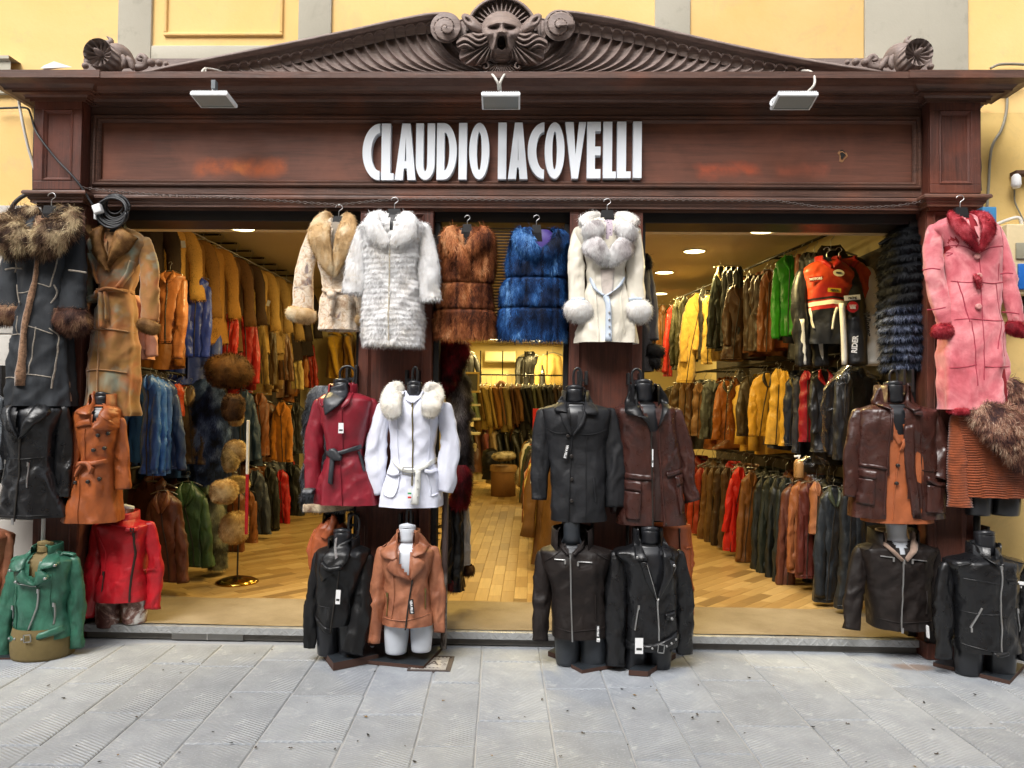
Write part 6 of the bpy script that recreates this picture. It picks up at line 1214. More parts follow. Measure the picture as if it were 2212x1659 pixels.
# two dark navy furs in the right doorway
def navc(zt, zb):
    def f(P, r):
        k = np.clip((zt-P[:, 2])/(zt-zb), 0, 1); b = .5+.5*np.sin(P[:, 2]*2*math.pi/.062+1.4*vn(P[:, 0]*8, P[:, 2]*5)); return blend([(0, rgb('#05070b')), (.5, rgb('#0c1019')), (.8, rgb('#27324a')), (1, rgb('#6f7890'))], .15+.85*k*b**1.5+.35*(r-.5)+.2*fbm(P[:, 0]*14, P[:, 2]*14))
    return f
for (Y, neck, hem, rows, sd, lab) in ((.10, (665, 280), 1320, [(280, 610, 720, .05), (340, 545, 800, .07), (450, 520, 835, .09), (700, 510, 835, .1), (900, 490, 835, .1), (1100, 470, 838, .1), (1320, 475, 822, .1)], 39, 'long black and navy banded fur coat beside the pink coat'),
        (.24, (555, 300), 1120, [(300, 515, 600, .05), (360, 490, 650, .07), (480, 470, 670, .09), (800, 465, 660, .1), (1120, 465, 620, .1)], 40, 'shorter black and navy banded fur coat behind the racing jackets')):
    g = coat('B1', Y, neck, hem, 'fur_coat', lab, sd); fu = dict(col=navc(g.L(0, 760)[1], g.L(0, 900)[1]), dens=34000, ln=.055, wd=.0034, lay=.6, rootdark=.6)
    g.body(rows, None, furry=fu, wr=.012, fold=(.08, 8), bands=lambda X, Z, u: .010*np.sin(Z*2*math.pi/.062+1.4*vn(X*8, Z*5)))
    hanger(*K('B1', neck[0], neck[1]-40), Y, 22, ('hanger of the long banded navy fur coat' if sd == 39 else 'hanger of the shorter banded navy fur coat'), hookpx=16)
# pink shearling
def m_pink():
    n = Nd('pink_suede'); a = n.noise(5, 6, .62, .6); c = n.ramp(a, [(.3, rgb('#a8434d')), (.45, rgb('#c5646d')), (.58, rgb('#d9858a')), (.75, rgb('#e8a6a4'))]); c = n.mix(n.ramp(n.noise(11, 5, .7, .4, n.map((1, 1, .5))), [(.54, 0.), (.72, .5)]), c, rgb('#a94b56')); c = n.mix(n.ramp(n.noise(3.3, 4, .6, .8, n.map((1, 1, 1), (0, 0, 0), None, (4, 7, 2))), [(.6, 0.), (.7, .6)]), c, rgb('#eebdb8'))
    n.set(base=c, rough=.8, sheen=.3, spec=.25, normal=n.bump(n.noise(90, 3), .15, .003, n.bump(n.noise(8, 3, .5, 1.2), .3, .012))); return n.m
PNK = m_pink(); PSM = plain('dark_red_seam', rgb('#9c3345'), .9)
redf = furdict([(0, rgb('#6e1420')), (.5, rgb('#b52a38')), (1, rgb('#de6a74'))], 90000, .02, .0022, 22, .5, .4, lay=.3, rootdark=.75)
g = coat('B1', -.2, (1020, 200), 1610, 'shearling_coat', 'long pink suede coat with red fur collar and cuffs, far right', 41)
g.body([(200, 960, 1085, .05), (240, 850, 1225, .07), (300, 795, 1290, .09), (450, 880, 1282, .1), (600, 892, 1280, .1), (700, 900, 1280, .1), (900, 898, 1286, .105), (1100, 880, 1302, .11), (1300, 870, 1332, .115), (1610, 892, 1352, .12)], PNK, nrow=80, wr=.009, fold=(.07, 8), vcut=[(985, 195), (1070, 195), (1070, 350), (1055, 480), (1020, 350)])
inner(g, plain('red_lining', rgb('#8d1522'), .8), 205, 'lining', .97)
g.sleeve([(835, 300, 120), (800, 480, 130, -.02), (818, 720, 138, -.03), (862, 900, 130, -.04), (880, 1000, 112, -.04)], PNK); g.sleeve([(1258, 310, 110), (1310, 500, 108, -.02), (1352, 740, 110, -.03), (1390, 990, 96, -.04)], PNK)
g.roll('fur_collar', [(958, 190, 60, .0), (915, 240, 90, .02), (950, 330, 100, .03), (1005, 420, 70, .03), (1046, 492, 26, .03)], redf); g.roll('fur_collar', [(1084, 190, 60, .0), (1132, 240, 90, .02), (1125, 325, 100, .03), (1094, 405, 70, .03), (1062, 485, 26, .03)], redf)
fcuff(g, [(778, 1045, 60, 0, -.05), (815, 1048, 95, 0, -.07), (870, 1045, 100, 0, -.07), (908, 1040, 60, 0, -.05)], redf); fcuff(g, [(1298, 1010, 70, 0, -.05), (1345, 1025, 95, 0, -.07), (1410, 1045, 90, 0, -.07), (1455, 1052, 50, 0, -.05)], redf)
g.roll('fur_tuft', [(1040, 650, 40, .015), (1048, 690, 44, .02), (1062, 750, 24, .015)], redf); g.roll('hem_fur', [(890, 1608, 34, .005), (930, 1618, 40, .01), (985, 1618, 38, .01)], redf)
for q in ([(862, 432), (960, 442), (1045, 490)], [(1080, 496), (1150, 462), (1275, 438)], [(905, 688), (990, 705), (1080, 706)], [(1080, 706), (1180, 712), (1278, 696)], [(915, 968), (980, 965), (1095, 972)], [(1095, 972), (1200, 978), (1290, 970)], [(875, 1312), (960, 1308), (1050, 1290)], [(1095, 1305), (1200, 1308), (1332, 1300)], [(1075, 500), (1082, 640), (1090, 900), (1100, 1200), (1098, 1400)], [(1010, 980), (1035, 1200), (1050, 1440)], [(865, 470), (912, 490), (870, 512)], [(940, 690), (970, 850), (998, 990)], [(1205, 712), (1230, 900), (1245, 980), (1200, 1180)], [(1222, 570), (1225, 690)], [(1300, 1010), (1265, 1080), (1262, 1230)], [(1260, 300), (1280, 450), (1278, 600)]): g.line('seam', q, .005, .003, PSM, n=24)
for q in ([(738, 598), (800, 585), (868, 592)], [(772, 885), (830, 882), (905, 868)]): sline(g, q, .004, PSM, -.115)
for q in ([(1305, 625), (1350, 618), (1395, 622)], [(1315, 902), (1380, 905), (1440, 915)]): sline(g, q, .004, PSM, -.09)
for (x, y) in ((1055, 523), (1062, 662), (1057, 880)): g.disc('button', x, y, .017, plain('pink_button', rgb('#c98a86'), .4), .016)
hanger(*K('B1', 1012, 145), -.2, 36, 'grey-black hanger of the long pink suede coat', hookpx=28)
# grey coat with fur cuffs just inside the right doorway
GRC = suede('dark_grey_suede', rgb('#3a3635')); blkf = furdict([(0, (.004, .004, .004)), (1, rgb('#2c2522'))], 30000, .045, .0032)
g = coat('A8', .33, (40, 600), 1500, 'suede_coat', 'dark grey coat with black fur cuff inside the right doorway', 42, 'coat', None)
g.body([(620, 10, 80, .05), (680, -40, 110, .07), (900, -60, 120, .09), (1200, -70, 130, .1), (1500, -80, 140, .1)], GRC, wr=.01); g.sleeve([(92, 650, 60, -.02), (120, 900, 80, -.05), (132, 1250, 96, -.06)], GRC); fcuff(g, [(75, 1330, 70, 0, -.06), (120, 1330, 100, 0, -.08), (175, 1335, 90, 0, -.08), (212, 1345, 60, 0, -.06)], blkf); fcuff(g, [(80, 1425, 70, 0, -.06), (130, 1420, 90, 0, -.08), (190, 1425, 80, 0, -.08)], blkf); g.roll('fur_collar', [(70, 560, 60, .02), (95, 600, 70, .03), (95, 660, 50, .03)], blkf)
# grey fur behind the burgundy jacket
gf = furdict([(0, rgb('#15161a')), (.5, rgb('#4a4e54')), (1, rgb('#9ea2a6'))], 26000, .04, .0032, 12, .5, .4)
g = coat('B4', .06, (150, 120), 790, 'fur_coat', 'grey fur-edged shearling coat behind the burgundy wrap jacket', 43, 'coat', None)
g.body([(110, 130, 260, .05), (160, 95, 320, .07), (300, 72, 340, .09), (500, 70, 350, .09), (700, 72, 360, .1), (780, 78, 365, .1)], None, furry=gf, wr=.01); g.rib('shearling_hem', [(85, 745), (200, 735), (360, 720)], [(80, 785), (200, 785), (365, 765)], .03, suede('brown_cream_shearling', rgb('#7a4d31'), .4, 20, .4, .5, c2=rgb('#cdbb9c')))
# reds and greys in the middle doorway, hung one behind the other
def longfur(crop, Y, neck, hem, rows, stops, lab, sd, ln=.06): 
    g = coat(crop, Y, neck, hem, 'fur_coat', lab, sd, 'coat', 'furs hung inside the middle doorway'); g.body(rows, None, furry=furdict(stops, 24000, ln, .0036, 10, .6, .4, lay=.6, rootdark=.6), wr=.012, fold=(.06, 7)); return g
longfur('C4', .30, (230, 90), 690, [(90, 150, 330, .06), (140, 110, 385, .08), (300, 80, 370, .1), (450, 65, 300, .1), (600, 70, 230, .09), (690, 90, 170, .06)], [(0, rgb('#1d0206')), (.5, rgb('#5c0712')), (1, rgb('#a31627'))], 'deep red fur stole hanging inside the middle doorway', 44)
longfur('C4', .42, (300, 480), 1520, [(470, 270, 370, .05), (560, 215, 395, .08), (800, 195, 405, .1), (1100, 215, 410, .1), (1300, 250, 415, .1), (1510, 260, 420, .1)], [(0, rgb('#141012')), (.4, rgb('#3c3536')), (.75, rgb('#756c6c')), (1, rgb('#b7b0ac'))], 'long silver fox coat hanging inside the middle doorway', 45)
g = longfur('C8', .36, (200, 60), 400, [(60, 195, 300, .06), (120, 185, 310, .08), (250, 190, 300, .09), (400, 110, 270, .09)], [(0, rgb('#2b0508')), (.5, rgb('#6e0d18')), (1, rgb('#b0283a'))], 'short dark red fur below the silver fox coat', 46, .05)
for (x0, x1, y1, m, lab, Y) in ((105, 165, 1010, LBK2, 'black long leather coat low in the middle doorway', .30), (175, 250, 1075, LBK2, 'second black long coat low in the middle doorway', .36), (245, 300, 860, suede('pale_grey_suede', rgb('#8d8781')), 'pale grey suede coat low in the middle doorway', .44), (150, 215, 900, suede('wine_suede', rgb('#5e1020')), 'wine red trimmed coat low in the middle doorway', .40)):
    g = coat('C8', Y, ((x0+x1)/2, 380), y1, 'leather_coat', lab, int(x0), 'coat', 'furs hung inside the middle doorway'); xm = (x0+x1)/2; g.body([(380, xm-12, xm+12, .05), (420, x0+4, x1-4, .07), (700, x0, x1, .09), (y1, x0-4, x1+4, .1)], m, wr=.012, fold=(.1, 7)); g.sleeve([(x1-8, 420, 26), (x1-4, 600, 30, -.06), (x1-2, y1-160, 28, -.07)], m)
longfur('C8', .34, (170, 990), 1080, [(955, 140, 190, .05), (1000, 128, 208, .08), (1080, 135, 200, .07)], [(0, rgb('#2b0508')), (.5, rgb('#7a3030')), (1, rgb('#b07a68'))], 'small red-brown fur bundle at the foot of the middle doorway', 47, .04)
# fur muffs hanging in the brown range
longfur('C8', .5, (300, 890), 955, [(880, 262, 330, .05), (915, 258, 338, .07), (955, 265, 330, .05)], [(0, rgb('#1d1009')), (1, rgb('#5e3c20'))], 'brown fur cuff at the foot of the middle doorway', 48, .03)
# racing jackets
def m_race(z1, z2, z3, z4):
    n = Nd('racing_leather'); o = n.sep(); z = n.math('ADD', o[2], n.math('MULTIPLY', n.math('ABSOLUTE', o[0]), .12)); c = n.mix(n.math('GREATER_THAN', z, z1), rgb('#16171a'), rgb('#8d1f1a'))
    c = n.mix(n.math('MULTIPLY', n.math('GREATER_THAN', z, z1), n.ramp(n.noise(4, 3), [(.4, 0.), (.6, .5)])), c, rgb('#c4501e'))
    for (a, b, col) in ((z2, z2+.03, rgb('#d9d4c4')), (z2-.028, z2-.012, rgb('#a82320')), (z2+.04, z2+.055, rgb('#16171a'))): c = n.mix(n.math('MULTIPLY', n.math('GREATER_THAN', z, a), n.math('LESS_THAN', z, b)), c, col)
    n.set(base=c, rough=.42, spec=.45, normal=n.bump(n.noise(12, 4, .5, 1.2), .3, .012)); return n.m
def racing(dx, Y, sd, lab, main):
    g = coat('D', Y, (1786+dx, 562), 742, 'racing_jacket', lab, sd, 'jacket', 'racing jackets in the right doorway'); g.body([(562, 1768+dx, 1806+dx, .05), (572, 1748+dx, 1828+dx, .07), (592, 1732+dx, 1842+dx, .085), (640, 1738+dx, 1838+dx, .095), (700, 1740+dx, 1838+dx, .1), (745, 1736+dx, 1842+dx, .1)], m_race(g.L(0, 652)[1], g.L(0, 646)[1], 0, 0), wr=.008)
    RB = leather('racing_black', rgb('#16171a'), .42, .2, .3); RW = leather('racing_white', rgb('#cfcdc6'), .45, .06, .2); RR = leather('racing_red', rgb('#9c2019'), .42, .2, .3)
    g.sleeve([(1737+dx, 592, 34), (1724+dx, 650, 34, -.02), (1730+dx, 792, 30, -.05)], RB); g.sleeve([(1830+dx, 588, 40), (1838+dx, 655, 44, -.05), (1838+dx, 790, 40, -.11)], RB if main else RW)
    g.backband(1768+dx, 1806+dx, 568, 553, RR); g.rib('collar', [(1768+dx, 553), (1772+dx, 562), (1786+dx, 578)], [(1764+dx, 560), (1768+dx, 570), (1784+dx, 584)], .02, RR); g.rib('collar', [(1806+dx, 553), (1802+dx, 562), (1788+dx, 578)], [(1812+dx, 560), (1806+dx, 572), (1790+dx, 584)], .02, RR)
    sline(g, [(1731+dx, 690), (1734+dx, 740), (1737+dx, 788)], .03, RW, -.055); sline(g, [(1818+dx, 655), (1822+dx, 720), (1824+dx, 788)], .022, RW, -.14)
    g.rib('stripe', [(1742+dx, 668), (1744+dx, 690), (1748+dx, 712)], [(1745+dx, 668), (1747+dx, 690), (1751+dx, 712)], .012, RW); g.rib('stripe', [(1792+dx, 668), (1786+dx, 690), (1782+dx, 715)], [(1796+dx, 668), (1790+dx, 690), (1786+dx, 715)], .012, RW)
    return g, RW
g, RW = racing(38, .84, 52, 'rear red and black racing jacket with white sleeve lettering', False); txt(g.root, at_(g, 1874, 700, -.19), 'Winner', .06, INKK, math.pi/2-.1, .9, .002); g, RW = racing(0, .75, 51, 'front red, white and black racing jacket covered in sponsor patches', True)
def patch(g, x, y, w, h, m, text, size, tm, rot=0., yo=None, sq=.9, oval=False):
    p = g.L(x, y); Y = float(g.ys(*p))-.016 if yo is None else yo; p = (p[0], p[1]) if yo is None else at_(g, x, y, yo)[::2]; W, H = w*g.px/2, h*g.px/2
    if oval: o = MB().loft([[(W*k*math.cos(t), -.001*q, H*k*math.sin(t)) for t in np.linspace(0, 2*math.pi, 24, endpoint=False)] for k, q in ((1, 0), (1, 1), (.01, 1))]).build('patch', m, g.root, False, (p[0], Y, p[1]))
    else: o = MB().box(-W, W, -.001, .001, -H, H).build('patch', m, g.root, False, (p[0], Y, p[1]))
    o.rotation_euler = (0, rot, 0); ls = text.split('|')
    for k, t in enumerate(ls): txt(o, (0, -.0035, (len(ls)-1)*size*.42-k*size*.84), t, size, tm, 0, sq, .0008)
    return o
PW, PK, PR_, PYL = TAGW, plain('patch_black', (.015, .015, .017), .6), plain('patch_red', rgb('#b3161f'), .6), plain('patch_yellow', rgb('#c9a52c'), .6)
patch(g, 1752, 607, 30, 12, plain('patch_red_orange', rgb('#a8301a'), .6), 'MOTORS', .024, INKW, -.12); patch(g, 1799, 595, 24, 15, plain('patch_cream', rgb('#d8cda8'), .6), 'SPEED', .016, INKK, .1, oval=True); patch(g, 1789, 632, 28, 9, PYL, 'ARIVAL', .020, INKK, .05)
patch(g, 1841, 643, 34, 11, PW, 'racing', .026, INKK, -.1, -.15); patch(g, 1842, 663, 24, 24, PR_, 'LUCKY|RIDER', .018, INKW, 0, -.155, .8, True)
txt(g.root, at_(g, 1847, 744, -.18), 'RIDER', .052, INKW, -math.pi/2+.08, .85, .002)
hanger(*K('D', 1786, 556), .75, 22, 'hanger of the front racing jacket', hookpx=22); hanger(*K('D', 1812, 556), .95, 22, 'hanger of the rear racing jacket', hookpx=22)
# ================================================================== garments on the rails inside
LOBJ = leather('rack_leather', 'obj', .45, .22, .3); SOBJ = suede('rack_suede', 'obj', .2)
def fobj():
    n = Nd('rack_fur'); oc, rnd = n.objcol(); c = n.mix(1.0, n.attr('Col'), oc, 'MULTIPLY'); n.set(base=c, rough=.7, spec=.2); return n.m
FOBJ = fobj(); RAIL = plain('dark_steel_rail', (.03, .028, .025), .4, .7)
def rackset(seed, L, w, d, kind):
    """meshes of one hanging garment: origin at the hanger, shoulders along x, front to -y"""
    nr, nc = 20, 30; zs = np.linspace(0, 1, nr); th = np.linspace(0, 2*math.pi, nc, endpoint=False); rings = []
    fw = interp([0, .03, .10, .2, .55, 1.], [.07, .36, .72, .80, .84, 1.0]); fd = interp([0, .05, .15, .5, 1], [.5, .8, 1, 1.05, 1.25])
    for u in zs:
        W, D = float(fw(u))*w/2, float(fd(u))*d/2; k = 1+(.55*vn(np.cos(th)*3+seed*7, np.sin(th)*3, u*1.6)+.25*vn(np.cos(th)*6+seed, np.sin(th)*6, u*5))*min(1, u*3)
        rings.append(np.stack([W*(1+.04*u*np.cos(th*5+seed))*np.cos(th), D*k*np.sin(th)-.01, np.full(nc, -.035-u*L+.01*np.sin(th*2+seed)*u)], 1))
    B = MB().loft(rings)
    out = {}
    def sl(sx):
        ln = min(.60, L*.86); P = curvepts([(sx*w*.30, 0, -.075), (sx*w*.42, -.015, -.15), (sx*w*.52, -.05-.012*(seed % 3), -.35), (sx*w*.52, -.10-.02*(seed % 2), -.10-ln)], 14); r = np.interp(np.linspace(0, 1, 14), [0, .1, .5, .85, .86, 1], [.03, .07, .062, .05, .056, .057])*(w/.46); fl_ = .42+.12*(seed % 3)
        rg = []
        for i in range(14):
            a = np.linspace(0, 2*math.pi, 12, endpoint=False); e = r[i]*(1+.26*vn(np.cos(a)*1.6+seed*5, np.sin(a)*1.6, i*.55)+.16*vn(np.cos(a)*1.2+seed*3, np.sin(a)*1.2, i*1.7)); rg.append(P[i]+np.stack([np.cos(a)*e, np.sin(a)*e*fl_, .3*sx*np.cos(a)*e*(.25)], 1))
        return MB().loft(rg, True, True, True)
    S1, S2 = sl(-1), sl(1)
    C = MB(); a = np.linspace(-.35*math.pi, 1.35*math.pi, 18); 
    C.loft([[((.062+e)*math.cos(t), (.05+e)*math.sin(t)-.01, z-.05*max(0, -math.sin(t))) for t in a] for z, e in ((-.045, .004), (.0, .0), (.025, .006), (-.015, .035), (-.04, .045))], False)
    for sx in (-1, 1):   # collar leaves and front edge
        C.add([(sx*.055, -d*.45, -.02), (sx*.115, -d*.50, -.075), (sx*.035, -d*.62, -.16), (sx*.012, -d*.58, -.12)], [(0, 1, 2, 3)])
    Z = MB().box(-.006, .006, -d*.56-.012, -d*.40, -L*.97, -.15)
    for nm, b in (('body', B), ('sleeve', S1), ('sleeve2', S2), ('collar', C), ('placket', Z)):
        if kind == 'fur' and nm in ('collar', 'placket'): continue
        me = mesh('rack_'+nm, b.v, b.f, {'leather': LOBJ, 'suede': SOBJ, 'fur': FOBJ}[kind]); out[nm] = me
        if kind == 'fur':
            P = np.asarray(b.v); at = me.color_attributes.new('Col', 'FLOAT_COLOR', 'POINT'); at.data.foreach_set('color', np.tile((.6, .6, .6, 1), len(P)).astype(np.float32))
    if kind == 'fur':
        b = MB(); b.add(B.v, B.f); b.add(S1.v, S1.f); b.add(S2.v, S2.f)
        o = fur_obj('fur', b.v, b.f, 7000, .045, .0042, lambda P, r: np.repeat((.62+.35*np.sin(P[:, 0]*55+seed)*np.sin(P[:, 2]*3)+.4*(r-.5)+.3*fbm(P[:, 0]*12, P[:, 1]*12, P[:, 2]*6))[:, None], 3, 1), None, lay=.6)
        o.data.materials[0] = FOBJ; out['fur'] = o.data; bpy.data.objects.remove(o)
    return out
SETS = {'leather': [rackset(k, L, .43, .12, 'leather') for k, L in ((1, .62), (2, .70), (3, .78), (10, .66), (11, .73))], 'suede': [rackset(k, L, .43, .13, 'suede') for k, L in ((4, .66), (5, .8), (12, .72))], 'long': [rackset(k, L, .44, .14, 'leather') for k, L in ((6, .9), (7, .98), (13, .84))], 'fur': [rackset(k, L, .48, .17, 'fur') for k, L in ((8, .72), (9, .9))]}
hb = MB(); hb.tube(curvepts([(-.2, 0, -.075), (-.1, 0, -.035), (0, 0, -.015), (.1, 0, -.035), (.2, 0, -.075)], 12), .008, 6); hb.tube(curvepts([(0, 0, -.02), (0, 0, .05), (.006, 0, .07), (.026, 0, .095), (.012, 0, .122), (-.018, 0, .115), (-.024, 0, .095)], 16), .003, 5)
HGM = mesh('hanger', hb.v, hb.f, plain('chrome_hanger', (.4, .4, .38), .3, .9))
HOOKH = .122; _t = MB().box(-.016, .016, -.001, .001, -.03, .03); TGM = mesh('price_tag', _t.v, _t.f, TAGW, False)
CN = {}
def garment(kind, i, hexc, loc, rz, label, hlabel, group, var=None):
    S = SETS[kind][(var if var is not None else i) % len(SETS[kind])]; c = rgb(hexc); k_ = random.uniform(.82, 1.15)*(1.7 if kind == 'fur' else 1.); c = tuple(min(1, x*k_) for x in c)
    nm = {'leather': 'leather_jacket', 'suede': 'suede_jacket', 'long': 'leather_coat', 'fur': 'fur_coat'}[kind]; sc = random.uniform(.95, 1.06)
    t = empty(nm, (loc[0], loc[1], loc[2]), rz, label, 'coat' if kind in ('long', 'fur') else 'jacket', group); t.scale = (sc, random.uniform(.8, 1.3), random.uniform(.9, 1.1)); t.rotation_euler = (random.uniform(-.03, .03), random.uniform(-.02, .02), rz)
    for k, me in S.items():
        o = link(k.rstrip('2'), me, t); o.color = (*c, 1)
        if k in ('body', 'fur') and kind == 'fur' and k == 'fur': tag(o, kind='stuff')
    if random.random() < .22:
        o = link('price_tag', TGM, t, (random.choice((-1, 1))*random.uniform(.05, .2), -.10, random.uniform(-.45, -.22))); o.rotation_euler = (0, random.uniform(-.5, .5), random.uniform(-.6, .6))
    h = link('coat_hanger', HGM, None, (loc[0], loc[1], loc[2])); h.rotation_euler = (0, 0, rz); tag(h, hlabel, 'hanger', 'hangers on the shop rails')
def rail(p0, p1, label, brackets=3, wall=None):
    p0, p1 = np.array(p0, float), np.array(p1, float); t = empty('clothes_rail', p0, 0, label, 'rail', 'clothes rails in the shop'); MB().tube([(0, 0, 0), tuple(p1-p0)], .0125, 8).build('bar', RAIL, t, True)
    for k in range(brackets):
        q = (p1-p0)*(k+.3)/brackets; w = np.array(wall) if wall is not None else np.array((0, 0, .4)); MB().tube([q, q+w], .011, 6).build('bracket', RAIL, t)
    return t
def pj(q): d = np.asarray(q)-CP; return IW/2+FP*(d@CR)/(d@CF)
def row(items, p0, p1, rz0, railname, group, ordfrom='from the street', jit=.26, dz=0.0, rl=True, wall=None, pxs=None):
    n = len(items); p0, p1 = np.array(p0, float), np.array(p1, float)
    if rl: rail(p0+(0, 0, 0), p1, 'steel clothes rail, '+railname, 4, wall)
    for i, (kind, hexc, col) in enumerate(items):
        k = .02+.96*i/max(1, n-1)
        if pxs:
            lo, hi = 0., 1.; sg_ = pj(p1) > pj(p0)
            for _ in range(30):
                mid = (lo+hi)/2
                if (pj(p0+(p1-p0)*mid) < pxs[i]) == sg_: lo = mid
                else: hi = mid
            k = lo
        if pxs and i % 3 == 1: continue
        p = p0+(p1-p0)*k+(random.uniform(-.015, .015), random.uniform(-.015, .015), 0); p[2] -= HOOKH
        what = {'leather': 'leather jacket', 'suede': 'suede jacket', 'long': 'long leather coat', 'fur': 'fur coat'}[kind]
        garment(kind, i, hexc, p, rz0+random.uniform(-jit, jit), '%s %s, %s %s on the %s' % (col, what, ORD[i], ordfrom, railname), 'wire hanger of the %s garment %s on the %s' % (ORD[i], ordfrom, railname), group)
J, SU, LG, FR = 'leather', 'suede', 'long', 'fur'
def rx(Y): return 2.47-.10*(Y-1)
def lx(Y): return -3.03-.07*(Y-.7)
wr_, wl_ = (.5, 0, .0), (-.5, 0, 0)
row([(J, '#1d1c1a', 'black')]*2+[(J, '#2a2824', 'charcoal')]*3+[(SU, '#8a4a22', 'rust'), (J, '#2f7a22', 'bright green'), (J, '#3c8a2c', 'green'), (SU, '#80491f', 'brown'), (J, '#8a5426', 'cognac'), (J, '#4e3722', 'dark brown'), (J, '#5a3c22', 'brown'), (J, '#43301f', 'dark brown'), (J, '#4a3824', 'olive brown'), (J, '#262a20', 'dark green'), (J, '#222420', 'black'), (J, '#2a2c24', 'dark olive'), (J, '#c8a458', 'cream'), (J, '#26231d', 'black'), (J, '#2c2820', 'dark brown'), (SU, '#d0ac5c', 'cream yellow'), (SU, '#c9a252', 'buff'), (J, '#4a4628', 'olive'), (J, '#3c3a24', 'dark olive'), (J, '#a52a1c', 'red'), (J, '#7c2a1a', 'dark red'), (SU, '#6a4420', 'brown'), (SU, '#7a5226', 'tan'), (J, '#5a3a1c', 'brown')],
    (rx(1.15), 1.15, 2.92), (rx(5.9), 5.9, 2.98), -.16, 'rear upper right rail', 'garments on the rear upper right rail', pxs=[1795, 1778, 1760, 1742, 1724, 1712, 1700, 1688, 1664, 1650, 1634, 1622, 1612, 1602, 1591, 1581, 1571, 1560, 1546, 1536, 1512, 1502, 1486, 1477, 1456, 1448, 1433, 1423, 1414], wall=wr_)
row([(J, '#1a1b1d', 'black')]*3+[(J, '#1d1d20', 'black'), (J, '#8e1426', 'crimson'), (J, '#22283c', 'navy'), (J, '#2a2f40', 'navy'), (J, '#d2a338', 'yellow'), (J, '#cf9f3a', 'yellow'), (J, '#d8ab44', 'yellow'), (J, '#4e3c24', 'olive brown'), (J, '#9c5a20', 'orange brown'), (J, '#8e5522', 'cognac'), (J, '#4c4c44', 'grey'), (J, '#3e3e36', 'grey'), (SU, '#7a5630', 'tan'), (J, '#5e4426', 'brown'), (SU, '#6e5230', 'brown'), (J, '#54432a', 'brown'), (J, '#42341f', 'dark brown'), (J, '#5a4a2a', 'olive')],
    (rx(.9), .9, 1.93), (rx(5.6), 5.6, 1.93), -.16, 'rear middle right rail', 'garments on the rear middle right rail', pxs=[1840, 1823, 1806, 1772, 1744, 1727, 1714, 1697, 1682, 1646, 1626, 1578, 1564, 1532, 1521, 1503, 1494, 1486, 1478, 1470, 1463], wall=wr_)
row([(LG, '#17191c', 'black')]*4+[(J, '#1c2024', 'slate black'), (LG, '#5c3226', 'dark brown'), (LG, '#80502f', 'cognac'), (LG, '#4c261e', 'mahogany'), (LG, '#74442e', 'brown')]+[(LG, '#1d221e', 'dark green')]*5+[(J, '#6e4726', 'brown'), (J, '#5e3e22', 'brown'), (J, '#b5201a', 'bright red'), (J, '#a81e18', 'red'), (J, '#4a3420', 'brown'), (J, '#3e2c1c', 'dark brown'), (J, '#5c4224', 'olive brown'), (J, '#463220', 'dark brown'), (J, '#6a4a28', 'tan'), (J, '#8a2a1a', 'brick red'), (J, '#7a2418', 'dark red'), (J, '#3c2c1c', 'dark brown')],
    (rx(.75), .75, 1.06), (rx(5.4), 5.4, .98), -.12, 'rear lower right rail', 'garments on the rear lower right rail', pxs=[1850, 1827, 1802, 1785, 1774, 1712, 1726, 1744, 1763, 1694, 1682, 1670, 1657, 1645, 1624, 1611, 1599, 1588, 1573, 1563, 1553, 1545, 1535, 1515, 1505, 1497], wall=wr_)
row([(J, '#a0622a', 'tan'), (J, '#9a5e2c', 'tan'), (J, '#2f459a', 'cobalt blue'), (J, '#34499a', 'cobalt blue'), (SU, '#8a6434', 'ochre'), (J, '#c23626', 'bright red'), (J, '#b83024', 'red'), (J, '#c03a2a', 'scarlet'), (SU, '#a08048', 'khaki'), (SU, '#8a6a3a', 'tan'), (J, '#6e4c2a', 'brown'), (J, '#7a5430', 'brown'), (SU, '#8a6236', 'brown'), (SU, '#c9b06a', 'cream'), (J, '#a8692e', 'orange tan'), (J, '#b0382a', 'brick red'), (J, '#8a3a20', 'rust'), (J, '#6a4a2a', 'brown')],
    (lx(.75), .75, 2.58), (lx(5.3), 5.3, 2.42), .16, 'rear upper left rail', 'garments on the rear upper left rail', pxs=[352, 370, 412, 430, 450, 500, 511, 527, 552, 565, 578, 592, 606, 619, 636, 650, 657, 662], wall=wl_)
row([(J, '#2c5596', 'royal blue'), (J, '#2f5a9c', 'royal blue'), (J, '#2a4f8c', 'blue'), (J, '#26406e', 'deep blue'), (J, '#22304c', 'navy'), (J, '#a8401e', 'orange'), (J, '#3a322a', 'grey brown'), (J, '#33291f', 'dark brown'), (FR, '#1a2540', 'navy'), (FR, '#1d2a48', 'navy'), (J, '#2e2a22', 'charcoal'), (J, '#2a3646', 'slate blue'), (J, '#2c3a4a', 'slate'), (SU, '#7a4a22', 'brown'), (J, '#6e4420', 'brown'), (SU, '#b07420', 'ochre'), (SU, '#a86a20', 'ochre'), (J, '#34342e', 'charcoal'), (J, '#2c2c28', 'charcoal'), (J, '#3c3c36', 'grey'), (J, '#302c24', 'dark grey'), (J, '#28241e', 'black')],
    (lx(.7), .7, 1.76), (lx(5.3), 5.3, 1.66), .14, 'rear middle left rail', 'garments on the rear middle left rail', pxs=[332, 344, 356, 368, 380, 389, 401, 413, 440, 456, 481, 520, 531, 560, 550, 598, 607, 625, 632, 640, 648, 655], wall=wl_)
